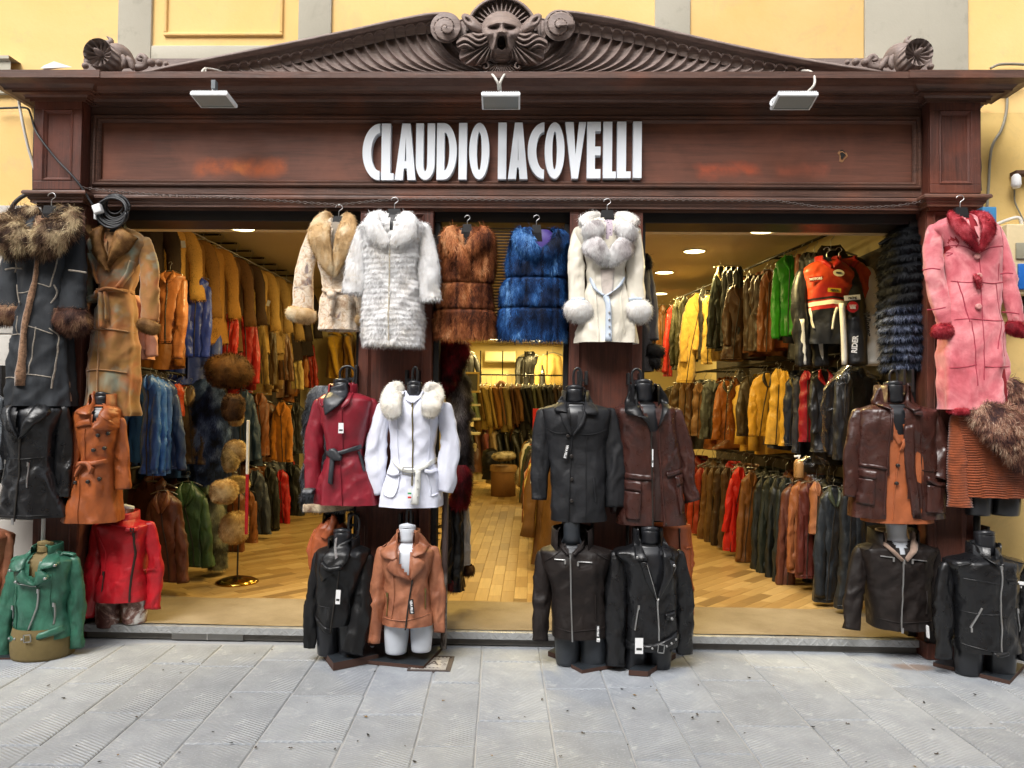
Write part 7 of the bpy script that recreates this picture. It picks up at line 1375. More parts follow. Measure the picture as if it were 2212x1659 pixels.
row([(J, '#5c321e', 'brown'), (J, '#6a3a22', 'cognac'), (J, '#54301e', 'brown'), (J, '#26361f', 'bottle green'), (J, '#2c3c26', 'green'), (FR, '#6a6a58', 'grey'), (J, '#3c2a1c', 'dark brown'), (J, '#6e3e1e', 'brown'), (J, '#70421f', 'brown'), (J, '#7a4a24', 'tan'), (J, '#33363c', 'slate'), (J, '#3a3d42', 'slate grey'), (J, '#2c2f34', 'slate'), (J, '#22241e', 'black'), (J, '#a81e1e', 'red'), (J, '#242620', 'black'), (J, '#2a2a24', 'charcoal'), (J, '#22221e', 'black'), (J, '#2c2a22', 'charcoal'), (J, '#26241e', 'black')],
    (lx(.78), .78, .98), (lx(5.3), 5.3, .94), .14, 'rear lower left rail', 'garments on the rear lower left rail', pxs=[334, 346, 358, 402, 414, 440, 470, 506, 516, 538, 556, 566, 576, 586, 605, 615, 622, 630, 638, 646], wall=wl_)
HEROES_ = [
('A5', -1, 'L', '#9a5e34', (145, 690), (45, 700), (268, 740), (70, 205, 1270), [(232, 1400, 75), (25, 1385, 70)], 'tan leather jacket with a broad collar, front of the upper left rail', '#a86a3c'),
('A5', -1, 'L', '#2b3f9c', (380, 735), (288, 750), (462, 800), (295, 430, 1380), [(452, 1390, 62), (330, 1385, 78)], 'cobalt blue leather jacket facing out on the upper left rail'),
('A5', -1, 'L', '#c02c20', (645, 1025), (580, 1060), (690, 1070), (568, 684, 1372), [(672, 1380, 42)], 'left of the two bright red jackets on the upper left rail'),
('A5', -1, 'L', '#b8281f', (770, 1050), (695, 1085), (838, 1110), (722, 862, 1590), [(752, 1625, 52), (862, 1600, 46)], 'right of the two bright red jackets on the upper left rail'),
('A5', -1, 'S', '#8f7238', (872, 1090), (835, 1130), (905, 1145), (868, 940, 1600), [(944, 1610, 30)], 'khaki jacket between the red jackets and the far end, upper left'),
('A5', -1, 'L', '#5e4a26', (955, 1122), (905, 1162), (1000, 1177), (930, 1002, 1605), [(1006, 1615, 30)], 'olive brown jacket between the red jackets and the far end, upper left'),
('A5', -1, 'L', '#7a5430', (1048, 1154), (1000, 1194), (1110, 1209), (1040, 1145, 1570), [(1149, 1580, 30)], 'chestnut jacket between the red jackets and the far end, upper left'),
('A5', -1, 'S', '#c9ae66', (1135, 1186), (1080, 1226), (1185, 1241), (1142, 1225, 1640), [(1229, 1650, 30)], 'cream jacket between the red jackets and the far end, upper left'),
('A5', -1, 'L', '#a8652a', (1205, 1218), (1170, 1258), (1245, 1273), (1200, 1260, 1620), [(1264, 1630, 30)], 'orange tan jacket between the red jackets and the far end, upper left'),
('A5', -1, 'L', '#a83424', (1268, 1250), (1240, 1290), (1315, 1305), (1262, 1342, 1635), [(1346, 1645, 30)], 'brick red jacket between the red jackets and the far end, upper left'),
('B3', -1, 'L', '#2c5596', (-12, 60), (-60, 110), (40, 115), (-70, 30, 640), [(22, 620, 40)], 'first royal blue leather jacket from the left on the middle left rail'),
('B3', -1, 'L', '#2f5ca4', (22, 72), (-20, 120), (75, 125), (-30, 70, 650), [(62, 630, 40)], 'second royal blue leather jacket from the left on the middle left rail'),
('B3', -1, 'L', '#2a4e8e', (52, 84), (8, 130), (105, 135), (10, 95, 640), [(87, 620, 40)], 'third royal blue leather jacket from the left on the middle left rail'),
('B3', -1, 'L', '#24365c', (85, 90), (30, 130), (142, 165), (60, 198, 610), [(190, 620, 46)], 'navy blue leather jacket beside the royal blue ones'),
('B3', -1, 'L', '#b0401e', (155, 110), (128, 150), (182, 165), (140, 180, 300), [], 'orange leather jacket peeking out beside the navy jacket'),
('B3', -1, 'L', '#4a3a28', (228, 130), (160, 175), (296, 215), (190, 322, 580), [(180, 590, 44), (312, 585, 40)], 'olive brown leather jacket with collar in the middle left rail', '#6e583c'),
('B3', -1, 'L', '#2a3c52', (548, 150), (500, 195), (602, 215), (476, 640, 562), [(632, 560, 44)], 'slate blue leather jacket behind the fur hats'),
('B3', -1, 'L', '#7a4620', (640, 165), (602, 200), (682, 215), (640, 692, 530), [(660, 535, 34)], 'brown leather jacket right of the slate blue one'),
('B3', -1, 'S', '#b06c1c', (770, 220), (722, 262), (816, 275), (735, 832, 570), [(730, 560, 32), (818, 560, 34)], 'ochre suede jacket at the back of the middle left rail'),
('B3', -1, 'L', '#33332e', (855, 225), (830, 262), (902, 275), (842, 908, 520), [(845, 510, 28)], 'charcoal leather jacket at the far end of the middle left rail'),
('B3', -1, 'L', '#5c3420', (70, 750), (-10, 800), (160, 835), (40, 212, 1275), [(205, 1280, 56), (0, 1330, 50)], 'brown leather biker jacket with wide lapels on the lower left rail', '#6a3e26'),
('B3', -1, 'L', '#2c4428', (212, 695), (132, 770), (312, 775), (190, 362, 1185), [(345, 1190, 56), (215, 1170, 50)], 'bottle green leather jacket on the lower left rail'),
('B3', -1, 'L', '#6e3e1e', (490, 740), (452, 775), (545, 790), (440, 540, 1130), [(525, 1135, 34)], 'brown leather jacket behind the lowest fur hat'),
('B3', -1, 'L', '#7a4824', (575, 750), (545, 785), (612, 800), (556, 622, 1065), [(595, 1100, 30)], 'cognac leather jacket right of the reaching pole'),
('B3', -1, 'L', '#343a44', (612, 625), (572, 665), (668, 690), (612, 706, 1000), [(690, 990, 38)], 'slate grey leather jacket on the lower left rail'),
('B3', -1, 'L', '#262620', (692, 600), (665, 640), (735, 655), (702, 752, 975), [(745, 965, 30)], 'black leather jacket left of the far red one'),
('B3', -1, 'L', '#a81c1c', (765, 620), (738, 655), (802, 670), (757, 812, 968), [(805, 965, 28)], 'far red leather jacket on the lower left rail'),
('B3', -1, 'L', '#22241f', (840, 590), (812, 625), (885, 640), (820, 900, 930), [(880, 920, 28)], 'black leather jacket right of the far red one'),
('A8', 1, 'L', '#2f8c1c', (1250, 555), (1150, 650), (1312, 600), (1180, 1288, 1210), [(1134, 1235, 56), (1262, 1205, 70)], 'bright green leather jacket on the upper right rail'),
('A8', 1, 'L', '#8c4a20', (1335, 545), (1302, 590), (1368, 600), (1300, 1345, 1200), [], 'rust leather jacket right of the bright green one'),
('A8', 1, 'L', '#25251f', (1382, 535), (1350, 590), (1410, 600), (1340, 1400, 1180), [], 'left of the three dark jackets beside the racing jackets'),
('A8', 1, 'L', '#2c2b24', (1425, 535), (1395, 590), (1455, 600), (1385, 1445, 1180), [], 'middle of the three dark jackets beside the racing jackets'),
('A8', 1, 'L', '#20201c', (1470, 535), (1440, 590), (1500, 600), (1430, 1490, 1180), [], 'right of the three dark jackets beside the racing jackets'),
('A8', 1, 'L', '#84491c', (1092, 680), (1042, 740), (1135, 745), (1010, 1112, 1340), [(1016, 1340, 42), (1105, 1330, 36)], 'cognac leather jacket left of the bright green one'),
('A8', 1, 'L', '#4e3a22', (940, 715), (898, 765), (978, 775), (885, 962, 1330), [], 'left of three olive brown jackets behind the big brown one'),
('A8', 1, 'L', '#54402a', (985, 715), (943, 765), (1023, 775), (930, 1007, 1330), [], 'middle of three olive brown jackets behind the big brown one'),
('A8', 1, 'L', '#46341f', (1020, 715), (978, 765), (1058, 775), (965, 1042, 1330), [], 'right of three olive brown jackets behind the big brown one'),
('A8', 1, 'L', '#573c22', (850, 780), (752, 880), (932, 850), (700, 872, 1400), [(742, 1290, 62), (935, 1335, 82)], 'big olive brown leather jacket on the upper right rail'),
('A8', 1, 'L', '#26281f', (760, 645), (720, 700), (795, 705), (698, 775, 1290), [], 'left of the three black jackets left of the big brown one'),
('A8', 1, 'L', '#222420', (800, 645), (760, 700), (835, 705), (738, 815, 1290), [], 'middle of the three black jackets left of the big brown one'),
('A8', 1, 'L', '#2a2b22', (850, 645), (810, 700), (885, 705), (788, 865, 1290), [], 'right of the three black jackets left of the big brown one'),
('A8', 1, 'L', '#2a3026', (700, 645), (648, 730), (768, 710), (600, 692, 1310), [(690, 1115, 54), (600, 1300, 50)], 'dark green jacket with cream collar on the upper right rail', '#c8b078'),
('A8', 1, 'L', '#cfa850', (595, 880), (560, 940), (632, 930), (540, 630, 1440), [], 'pale yellow leather strip of a jacket on the upper right rail'),
('A8', 1, 'L', '#2a2620', (555, 830), (530, 890), (600, 885), (520, 580, 1400), [], 'black jacket between the two pale yellow ones'),
('A8', 1, 'S', '#cfa64c', (515, 865), (412, 1000), (545, 955), (345, 478, 1590), [(492, 1335, 66), (392, 1430, 62)], 'long pale yellow coat at the middle of the upper right rail'),
('A8', 1, 'L', '#4c4a2c', (408, 890), (372, 945), (436, 940), (330, 430, 1480), [(338, 1450, 34)], 'olive green jacket at the far end of the upper right rail'),
('A8', 1, 'L', '#403e26', (345, 915), (312, 970), (385, 965), (292, 372, 1485), [(300, 1455, 34)], 'dark olive jacket at the far end of the upper right rail'),
('A8', 1, 'L', '#ac2a1e', (300, 960), (268, 1015), (326, 1010), (230, 300, 1540), [(238, 1510, 34)], 'scarlet jacket at the far end of the upper right rail'),
('A8', 1, 'L', '#7a4e22', (225, 960), (190, 1015), (262, 1010), (180, 255, 1500), [(188, 1470, 34)], 'tan brown jacket at the far end of the upper right rail'),
('A8', 1, 'L', '#5e3e1e', (165, 955), (140, 1010), (205, 1005), (140, 200, 1480), [(148, 1450, 34)], 'dark tan jacket at the far end of the upper right rail'),
('B7', 1, 'L', '#1b1b1e', (755, 155), (700, 195), (822, 185), (690, 802, 560), [(700, 470, 34), (792, 585, 52)], 'black leather jacket with red collar on the middle right rail', '#b81c1c'),
('B7', 1, 'L', '#191a1d', (858, 160), (822, 200), (892, 195), (812, 862, 600), [(836, 600, 40)], 'black leather jacket under the plastic cover'),
('B7', 1, 'L', '#8e1426', (668, 155), (645, 185), (692, 185), (640, 690, 510), [], 'crimson leather jacket left of the red-collared one'),
('B7', 1, 'L', '#2c3040', (628, 185), (606, 215), (648, 215), (602, 640, 565), [], 'slate navy jacket left of the crimson one'),
('B7', 1, 'L', '#20283e', (592, 190), (568, 220), (615, 222), (555, 610, 530), [], 'navy leather jacket beside the yellow ones', '#6e6238'),
('B7', 1, 'L', '#d8a638', (560, 155), (535, 195), (582, 200), (540, 576, 530), [], 'narrow yellow leather jacket on the middle right rail'),
('B7', 1, 'L', '#dcae48', (527, 145), (490, 205), (556, 190), (465, 552, 522), [], 'middle yellow leather jacket on the middle right rail'),
('B7', 1, 'L', '#dba63a', (470, 165), (402, 215), (500, 200), (386, 468, 480), [(392, 480, 36)], 'large yellow leather jacket with dark collar on the middle right rail', '#3c3428'),
('B7', 1, 'L', '#4a3c26', (388, 185), (342, 230), (425, 215), (320, 402, 482), [(335, 470, 34)], 'dark olive jacket left of the large yellow one'),
('B7', 1, 'L', '#a05c1e', (268, 205), (228, 240), (312, 240), (195, 312, 500), [(212, 500, 36)], 'orange brown leather jacket on the middle right rail', '#46402e'),
('B7', 1, 'L', '#4a4c44', (190, 205), (155, 240), (240, 235), (140, 216, 495), [(160, 490, 32)], 'grey leather jacket on the middle right rail'),
('B7', 1, 'L', '#7a5630', (130, 215), (100, 250), (158, 250), (92, 145, 480), [], 'tan jacket at the far end of the middle right rail'),
('B7', 1, 'L', '#6a4a28', (95, 215), (65, 250), (123, 250), (57, 110, 480), [], 'brown jacket at the far end of the middle right rail'),
('B7', 1, 'L', '#8a683a', (60, 215), (30, 250), (88, 250), (22, 75, 480), [], 'khaki jacket at the far end of the middle right rail'),
('B7', 1, 'L', '#5a4426', (25, 215), (-5, 250), (53, 250), (-13, 40, 480), [], 'olive brown jacket at the far end of the middle right rail'),
('B7', 1, 'L', '#1c2024', (890, 730), (850, 785), (945, 775), (815, 905, 1345), [(920, 1300, 40)], 'black leather coat nearest the street on the lower right rail'),
('B7', 1, 'L', '#1e2328', (805, 740), (745, 800), (862, 790), (702, 812, 1310), [(722, 1280, 48)], 'slate black leather jacket on the lower right rail', '#3a4030'),
('B7', 1, 'L', '#9a6444', (718, 712), (694, 757), (745, 760), (690, 738, 970), [], 'light brown long leather coat on the lower right rail'),
('B7', 1, 'L', '#54241e', (682, 718), (640, 763), (722, 766), (622, 702, 1190), [(630, 1170, 26)], 'mahogany long leather coat on the lower right rail'),
('B7', 1, 'L', '#8c5432', (640, 712), (595, 757), (662, 760), (575, 642, 1165), [(583, 1145, 26)], 'cognac long leather coat on the lower right rail'),
('B7', 1, 'L', '#5a3226', (600, 725), (552, 770), (625, 773), (520, 606, 1250), [(528, 1230, 26)], 'dark brown long leather coat on the lower right rail'),
('B7', 1, 'L', '#1d221f', (570, 690), (532, 745), (602, 745), (498, 575, 1250), [(508, 1225, 26)], 'first black-green coat from the right on the lower right rail'),
('B7', 1, 'L', '#191d1b', (530, 690), (492, 745), (562, 745), (462, 535, 1225), [(472, 1200, 26)], 'second black-green coat from the right on the lower right rail'),
('B7', 1, 'L', '#20261f', (490, 690), (452, 745), (522, 745), (426, 495, 1200), [(436, 1175, 26)], 'third black-green coat from the right on the lower right rail'),
('B7', 1, 'L', '#1c201e', (455, 690), (417, 745), (487, 745), (395, 460, 1175), [(405, 1150, 26)], 'fourth black-green coat from the right on the lower right rail'),
('B7', 1, 'L', '#74491f', (395, 665), (352, 715), (425, 705), (315, 392, 1110), [(326, 1100, 28)], 'brown leather coat right of the bright red one'),
('B7', 1, 'L', '#bf1f16', (338, 640), (295, 690), (362, 685), (250, 312, 1055), [(258, 960, 30), (300, 1060, 28)], 'bright red leather coat on the lower right rail'),
('B7', 1, 'L', '#4a3420', (275, 640), (247, 685), (299, 685), (223, 277, 1040), [], 'first brown coat left of the bright red one'),
('B7', 1, 'L', '#3c2a1a', (240, 640), (212, 685), (264, 685), (188, 242, 1028), [], 'second brown coat left of the bright red one'),
('B7', 1, 'L', '#5c4224', (205, 640), (177, 685), (229, 685), (153, 207, 1016), [], 'third brown coat left of the bright red one'),
('B7', 1, 'L', '#6a4826', (175, 640), (147, 685), (199, 685), (123, 177, 1004), [], 'fourth brown coat left of the bright red one'),
('B7', 1, 'L', '#8a2a1a', (142, 640), (118, 680), (162, 680), (100, 142, 970), [], 'right rust red coat at the far end of the lower right rail'),
('B7', 1, 'L', '#a0341c', (112, 640), (88, 680), (132, 680), (70, 112, 970), [], 'left rust red coat at the far end of the lower right rail')]
# ------------------------------------------------------------------ garments hanging in front on the rails
HMAT = {}
def hmat(kind, h):
    k = kind+h
    if k not in HMAT: HMAT[k] = leather('hung_leather_'+h[1:], rgb(h), .4, .25, .45, .1) if kind == 'L' else suede('hung_suede_'+h[1:], rgb(h), .22)
    return HMAT[k]
def rail_y(px, py, f):
    lo, hi = .4, 9.
    for _ in range(40):
        m = (lo+hi)/2; d = np.array((f(m), m, 2.))-CP
        if (abs(IW/2+FP*(d@CR)/(d@CF)-1150) > abs(px-1150)): lo = m
        else: hi = m
    return lo
hx = lambda Y: 2.14-.10*(Y-1)
hl = lambda Y: -2.70-.07*(Y-.7)
def hero(c, side, kind, h, neck, shl, shr, hem, sl, label, collar=None, seed=[100], long=False):
    seed[0] += 1; D = K(c, *neck); Y = rail_y(D[0], D[1], hx if side > 0 else hl); g = Garment(c, Y, neck, hem[2], 'leather_jacket' if kind == 'L' else 'suede_jacket', label, 'jacket', 'garments hanging in front on the rails', seed[0]); m = hmat(kind, h); W = shr[0]-shl[0]; sy = (shl[1]+shr[1])/2; ny, nx = neck[1], neck[0]; hy = hem[2]
    lp = lambda a, b, t: a+(b-a)*t; q = lambda t: (lp(sy, hy, t), lp(shl[0], hem[0], t)+W*.05*math.sin(t*3), lp(shr[0], hem[1], t)-W*.05*math.sin(t*3))
    wm = W*g.px; d = lambda k: max(.03, min(.08, wm*k))
    g.body([(ny, nx-.15*W, nx+.15*W, d(.1)), (lp(ny, sy, .45), lp(nx-.15*W, shl[0], .6), lp(nx+.15*W, shr[0], .6), d(.16)), (sy, shl[0], shr[0], d(.22)), q(.22)+(d(.24),), q(.6)+(d(.24),), q(1.)+(d(.26),)], m, ncol=44, nrow=36, wr=.009, fold=(.07, 6))
    for (x, y, w) in sl:
        s0 = shl if abs(x-shl[0]) < abs(x-shr[0]) else shr; sg = 1 if s0 is shl else -1; a = (s0[0]+sg*w*.25, s0[1]+w*.35); mid = (lp(a[0], x, .45)-sg*w*.18, lp(a[1], y, .45)); g.sleeve([(a[0], a[1], w*.95), (mid[0], mid[1], w, -d(.18)), (x, y, w*.8, -d(.3))], m, wr=.009, ncol=16, nrow=26, cuff=(.1, m))
    cm = hmat(kind, collar) if collar else m; u = W*.3; z = (sy-ny)+W*.25
    g.rib('collar', [(nx-.13*W, ny-.06*W), (nx-.14*W, ny+z*.3), (nx-.02*W, ny+z)], [(nx-.2*W, ny), (nx-u, ny+z*.55), (nx-.04*W, ny+z*1.12)], (.012, .02), cm, n=10); g.rib('collar', [(nx+.13*W, ny-.06*W), (nx+.14*W, ny+z*.3), (nx+.02*W, ny+z)], [(nx+.2*W, ny), (nx+u, ny+z*.55), (nx+.04*W, ny+z*1.12)], (.012, .02), cm, n=10)
    g.line('placket', [(nx, ny+z), ((nx+hem[0]+hem[1])/3, lp(sy, hy, .6)), ((hem[0]+hem[1])/2, hy)], .008, .006, ZIPD, n=14); g.line('hem', [(hem[0]+2, hy-.03*(hy-sy)), (hem[1]-2, hy-.03*(hy-sy))], .006, .005, m, n=12)
    p = PY(*K(c, nx, ny), Y); hh = link('coat_hanger', HGM, None, (p[0], Y, p[2]+.02)); hh.scale = (min(1, wm/.42),)*3; tag(hh, 'hanger of the '+' '.join(label.split()[:11]), 'hanger', 'hangers on the shop rails'); return g
for a in HEROES_: hero(*a)
for (nk, hm, rw, sp, lb) in (((325, 85), 700, [(80, 290, 350), (120, 240, 420), (250, 228, 442), (450, 240, 440), (700, 250, 430)], [(0, rgb('#0a101e')), (.5, rgb('#2c3f68')), (1, rgb('#7c94c0'))], 'navy fur vest on the middle left rail'), ((350, 770), 1200, [(765, 325, 375), (810, 300, 410), (950, 320, 430), (1200, 345, 425)], [(0, rgb('#3a3a30')), (.5, rgb('#7c7c68')), (1, rgb('#b8b89c'))], 'grey green fur coat beside the bottle green jacket')):
    Y = rail_y(*K('B3', *nk), lambda y: hl(y)+.12); g = Garment('B3', Y, nk, hm, 'fur_coat', lb, 'coat', 'garments hanging in front on the rails', hm); g.body([r+(.04+.02*min(2, i),) for i, r in enumerate(rw)], None, furry=furdict(sp, 24000, .045, .0036, 12, .6, .4, lay=.6), wr=.01, fold=(.08, 6), ncol=40, nrow=40)
# furs on hooks high along the left wall
FC = [('#2c1c10', 'dark brown'), ('#c09048', 'golden'), ('#8a602c', 'brown'), ('#a87838', 'amber'), ('#6a4826', 'brown'), ('#4a3420', 'dark brown'), ('#b08a48', 'honey'), ('#a8864c', 'striped honey'), ('#9a7a44', 'tan'), ('#32241a', 'dark brown'), ('#2a2018', 'dark brown')]
for i, (h, cn) in enumerate(FC):
    Y = .95+i*.40; garment(FR, i, h, (-3.02, Y, 2.99), .75, '%s fur coat, %s from the street on the high wall hooks' % (cn, ORD[i]), 'hanger on the %s high wall hook from the street' % ORD[i], 'furs on the high wall hooks', 1)
    t = MB().tube([(0, 0, 0), (-.27, 0, 0)], .01, 6).build('wall_hook', RAIL, None, False, (-3.02, Y, 3.105)); tag(t, 'steel wall hook, %s from the street along the left wall' % ORD[i], 'hook', 'steel hooks on the left wall')
# back rails
row([(J, c, n) for c, n in (('#2c261e', 'dark brown'), ('#3a3024', 'brown'), ('#24221e', 'black'), ('#33302a', 'charcoal'), ('#4a3a26', 'brown'), ('#222220', 'black'), ('#2c2a26', 'charcoal'), ('#3a2c20', 'brown'), ('#24221e', 'black'), ('#302c26', 'charcoal'))], (-2.6, 5.75, 1.75), (-1.5, 5.75, 1.75), 1.4, 'back left middle rail', 'garments at the back of the left room', 'from the left')
row([(J, c, n) for c, n in (('#22211d', 'black'), ('#2a2822', 'charcoal'), ('#1f1e1b', 'black'), ('#2e2a24', 'charcoal'), ('#24231f', 'black'), ('#2c2a26', 'charcoal'), ('#201f1c', 'black'), ('#2a2722', 'charcoal'))], (-2.6, 5.7, .98), (-1.5, 5.7, .98), 1.4, 'back left lower rail', 'garments at the back of the left room', 'from the left')
row([(SU, '#c89a2e', 'yellow'), (SU, '#b8892a', 'yellow'), (SU, '#a67a26', 'ochre'), (FR, '#8a6430', 'brown'), (FR, '#6a4c24', 'brown')], (-2.75, 5.8, 2.6), (-2.0, 5.8, 2.6), 1.4, 'back left upper rail', 'garments at the back of the left room', 'from the left')
row([(J, '#8a9a70', 'pale green'), (FR, '#8a6a34', 'tan'), (FR, '#b89a50', 'golden'), (FR, '#b0904a', 'golden'), (FR, '#9a6a30', 'amber'), (SU, '#9c6a34', 'tan'), (FR, '#8a7440', 'khaki'), (FR, '#5a3a20', 'brown'), (FR, '#6a4a2a', 'brown'), (FR, '#2a2620', 'black'), (FR, '#24221e', 'black'), (FR, '#5a5a40', 'grey green'), (FR, '#4a4430', 'olive'), (FR, '#1e1c1a', 'black'), (FR, '#22201c', 'black'), (FR, '#3a2a1c', 'dark brown'), (FR, '#46301e', 'brown')], (-.98, 8.1, 1.99), (.5, 8.1, 1.99), 1.45, 'far back upper rail', 'garments on the far back wall', 'from the left', .1)
row([(J, '#26301e', 'dark green'), (J, '#6a4420', 'brown'), (SU, '#a8605a', 'pink'), (FR, '#b09a78', 'cream'), (J, '#2a2a22', 'black'), (J, '#33301f', 'olive'), (J, '#2c2a20', 'charcoal'), (J, '#3a3426', 'brown'), (J, '#2a2620', 'black'), (SU, '#b0782a', 'ochre'), (SU, '#a87028', 'ochre'), (J, '#5a4a2a', 'olive'), (J, '#4a3c22', 'brown')], (-1.0, 8.0, 1.22), (.45, 8.0, 1.22), 1.45, 'far back lower rail', 'garments on the far back wall', 'from the left', .1)
garment(J, 2, '#171513', (-.05, 9.2, 2.44), 0, 'black jacket hanging high on the far back wall', 'hanger of the high black jacket on the far back wall', 'jackets high on the back wall'); garment(FR, 0, '#b59a5c', (.36, 9.2, 2.46), 0, 'cream fur jacket hanging high on the far back wall', 'hanger of the high cream fur on the far back wall', 'jackets high on the back wall')
garment(J, 1, '#1c1a18', (-1.15, 8.4, 2.44), .6, 'black jacket half hidden high beside the fox coat', 'hanger of the half hidden black jacket beside the fox coat', 'jackets high on the back wall')
# floor rack in the middle aisle
row([(LG, '#6a4a22', 'yellow brown'), (FR, '#b09a5a', 'blond'), (J, '#4a2c18', 'dark brown'), (J, '#8a4a22', 'rust'), (SU, '#a05a22', 'orange brown'), (J, '#9a1e1a', 'red'), (J, '#2a2420', 'black'), (J, '#1e1c1a', 'black'), (LG, '#5a361e', 'brown'), (LG, '#4e301c', 'brown'), (J, '#3c2c1c', 'dark brown'), (J, '#3a3e2a', 'olive'), (J, '#3a4232', 'green'), (J, '#c2501c', 'bright orange'), (FR, '#d8ccb0', 'white'), (J, '#2a2620', 'black'), (J, '#22201e', 'black'), (FR, '#8a6a3c', 'tan')], (.25, 1.75, 1.22), (.14, 5.6, 1.22), -.1, 'middle aisle floor rack', 'garments on the middle floor rack')
row([(J, '#2a261f', 'black'), (J, '#3a3022', 'brown'), (J, '#4a3822', 'brown'), (J, '#33291d', 'dark brown'), (J, '#5a4426', 'tan'), (J, '#2c261e', 'charcoal'), (J, '#3c3020', 'brown'), (J, '#2a251d', 'black'), (J, '#463422', 'brown'), (J, '#322a20', 'charcoal')], (.75, 6.5, 1.6), (1.75, 6.5, 1.6), 1.4, 'back right rail', 'garments at the back of the right room', 'from the left')
# ------------------------------------------------------------------ fur hats on the stand, other shop things
def furblob(name, loc, rx_, ry_, rz_, stops, label, cat, group=None, ln=.03, n=4500, wd=.0034):
    b = MB(); rg = []
    for ph in np.linspace(-math.pi/2+.1, math.pi/2-.05, 12): sq_ = abs(math.cos(ph))**.6; rg.append([(rx_*sq_*math.cos(t)*(1+.22*float(vn(math.cos(t)*1.5+loc[2]*9, math.sin(t)*1.5, ph*1.3))), ry_*sq_*math.sin(t), rz_*math.sin(ph)*(1+.2*float(vn(math.cos(t)*1.3, math.sin(t)*1.3+loc[0]*7, loc[2]*5)))) for t in np.linspace(0, 2*math.pi, 20, endpoint=False)])
    b.loft(rg, True, True, True); t = empty(name, (loc[0], loc[1], loc[2]), random.random(), label, cat, group); f = furdict(stops, n/(4*math.pi*rx_*rz_), ln, wd, 18, .5, .5, lay=.3)
    colmesh('crown', b.v, b.f, f['col'], t); fur_obj('fur', b.v, b.f, n, ln*.8, wd, f['col'], t, lay=.3, rootdark=.9); return t
TN_, BRN_, SPT_ = [(0, rgb('#b08648')), (1, rgb('#fbe0a8'))], [(0, rgb('#2c1a0e')), (1, rgb('#7c5630'))], [(0, rgb('#7a6036')), (.5, rgb('#d0b070')), (1, rgb('#fbe6b8'))]
SX, SY = PX(505, 900, -2.28)[:2]
SY += .14; st = empty('hat_stand', (SX, SY, FZ), 0, 'black hat stand with round brass base at the left rack', 'hat stand'); MB().tube([(0, 0, .01), (0, 0, 1.75)], .007, 8).build('pole', BLK, st)
BRS = plain('polished_brass', rgb('#b9923e'), .18, 1.); MB().loft([[(r*math.cos(t), r*math.sin(t), z) for t in np.linspace(0, 2*math.pi, 32, endpoint=False)] for r, z in ((.16, 0), (.16, .012), (.12, .03), (.03, .05))], True, True, True).build('base', BRS, st, True)
for i, (x, y, w, hh, st_, nm) in enumerate(((482, 245, 42, 60, BRN_, 'brown fur hat on the top arm of the hat stand'), (490, 505, 40, 46, TN_, 'tan fur hat on the third arm of the hat stand'), (463, 555, 30, 56, SPT_, 'spotted fur hat on the third arm of the hat stand'), (500, 705, 44, 38, SPT_, 'mottled fur hat on the fourth arm of the hat stand'), (425, 745, 52, 56, TN_, 'tan fur hat low at the front of the hat stand'), (485, 960, 55, 72, TN_, 'large honey fur hat lowest on the hat stand'), (495, 310, 24, 30, TN_, 'small tan fur hat on the second arm of the hat stand'))):
    p = PX(*K('B3', x, y), -2.18-.015*i); s = .3637*(p[1]+4.85)/FP; furblob('fur_hat', p, w*s*1.55, w*s*1.2, hh*s*1.2, st_, nm, 'hat', 'fur hats')
    MB().tube([(0, 0, 0), (p[0]-SX, p[1]-SY, 0)], .006, 6).build('arm', BLK, st, False, (0, 0, p[2]-FZ))
p = PX(*K('A5', 625, 1490), -2.35); furblob('fur_hat', p, .17, .13, .12, BRN_, 'large dark brown fur hat below the red jackets', 'hat', 'fur hats', .05)
# red and white pole
a_, b_ = PX(*K('B3', 569, 325), -2.0), PX(*K('B3', 558, 1000), -2.02); t = empty('pole_hook', b_, 0, 'red and white reaching pole leaning in the left room', 'pole'); m_ = (a_-b_); MB().tube([(0, 0, 0), tuple(m_*.53)], .012, 8).build('red_half', plain('red_pole_paint', rgb('#a81420'), .35), t); MB().tube([tuple(m_*.53), tuple(m_)], .0115, 8).build('white_half', plain('white_pole_paint', rgb('#d8d2c0'), .4), t)
# lotion bottle on the lower right rail
p = PX(*K('B7', 632, 690), 1.95); s = .43*(p[1]+4.85)/FP; t = empty('pump_bottle', p, 0, 'tan pump bottle with white nozzle above the lower right rail', 'bottle'); r = 24*s
MB().loft([[(r*k*math.cos(a), r*k*math.sin(a), z*s) for a in np.linspace(0, 2*math.pi, 20, endpoint=False)] for k, z in ((.95, 0), (1, 5), (1, 70), (.7, 88), (.4, 92))], True, True, True).build('bottle', plain('amber_lotion_bottle', rgb('#9a7246'), .3), t, True); MB().tube([(0, 0, 90*s), (0, 0, 106*s)], 5*s, 8).tube([(8*s, 0, 108*s), (-22*s, 0, 104*s)], 5*s, 8).build('pump', TAGW, t, True)
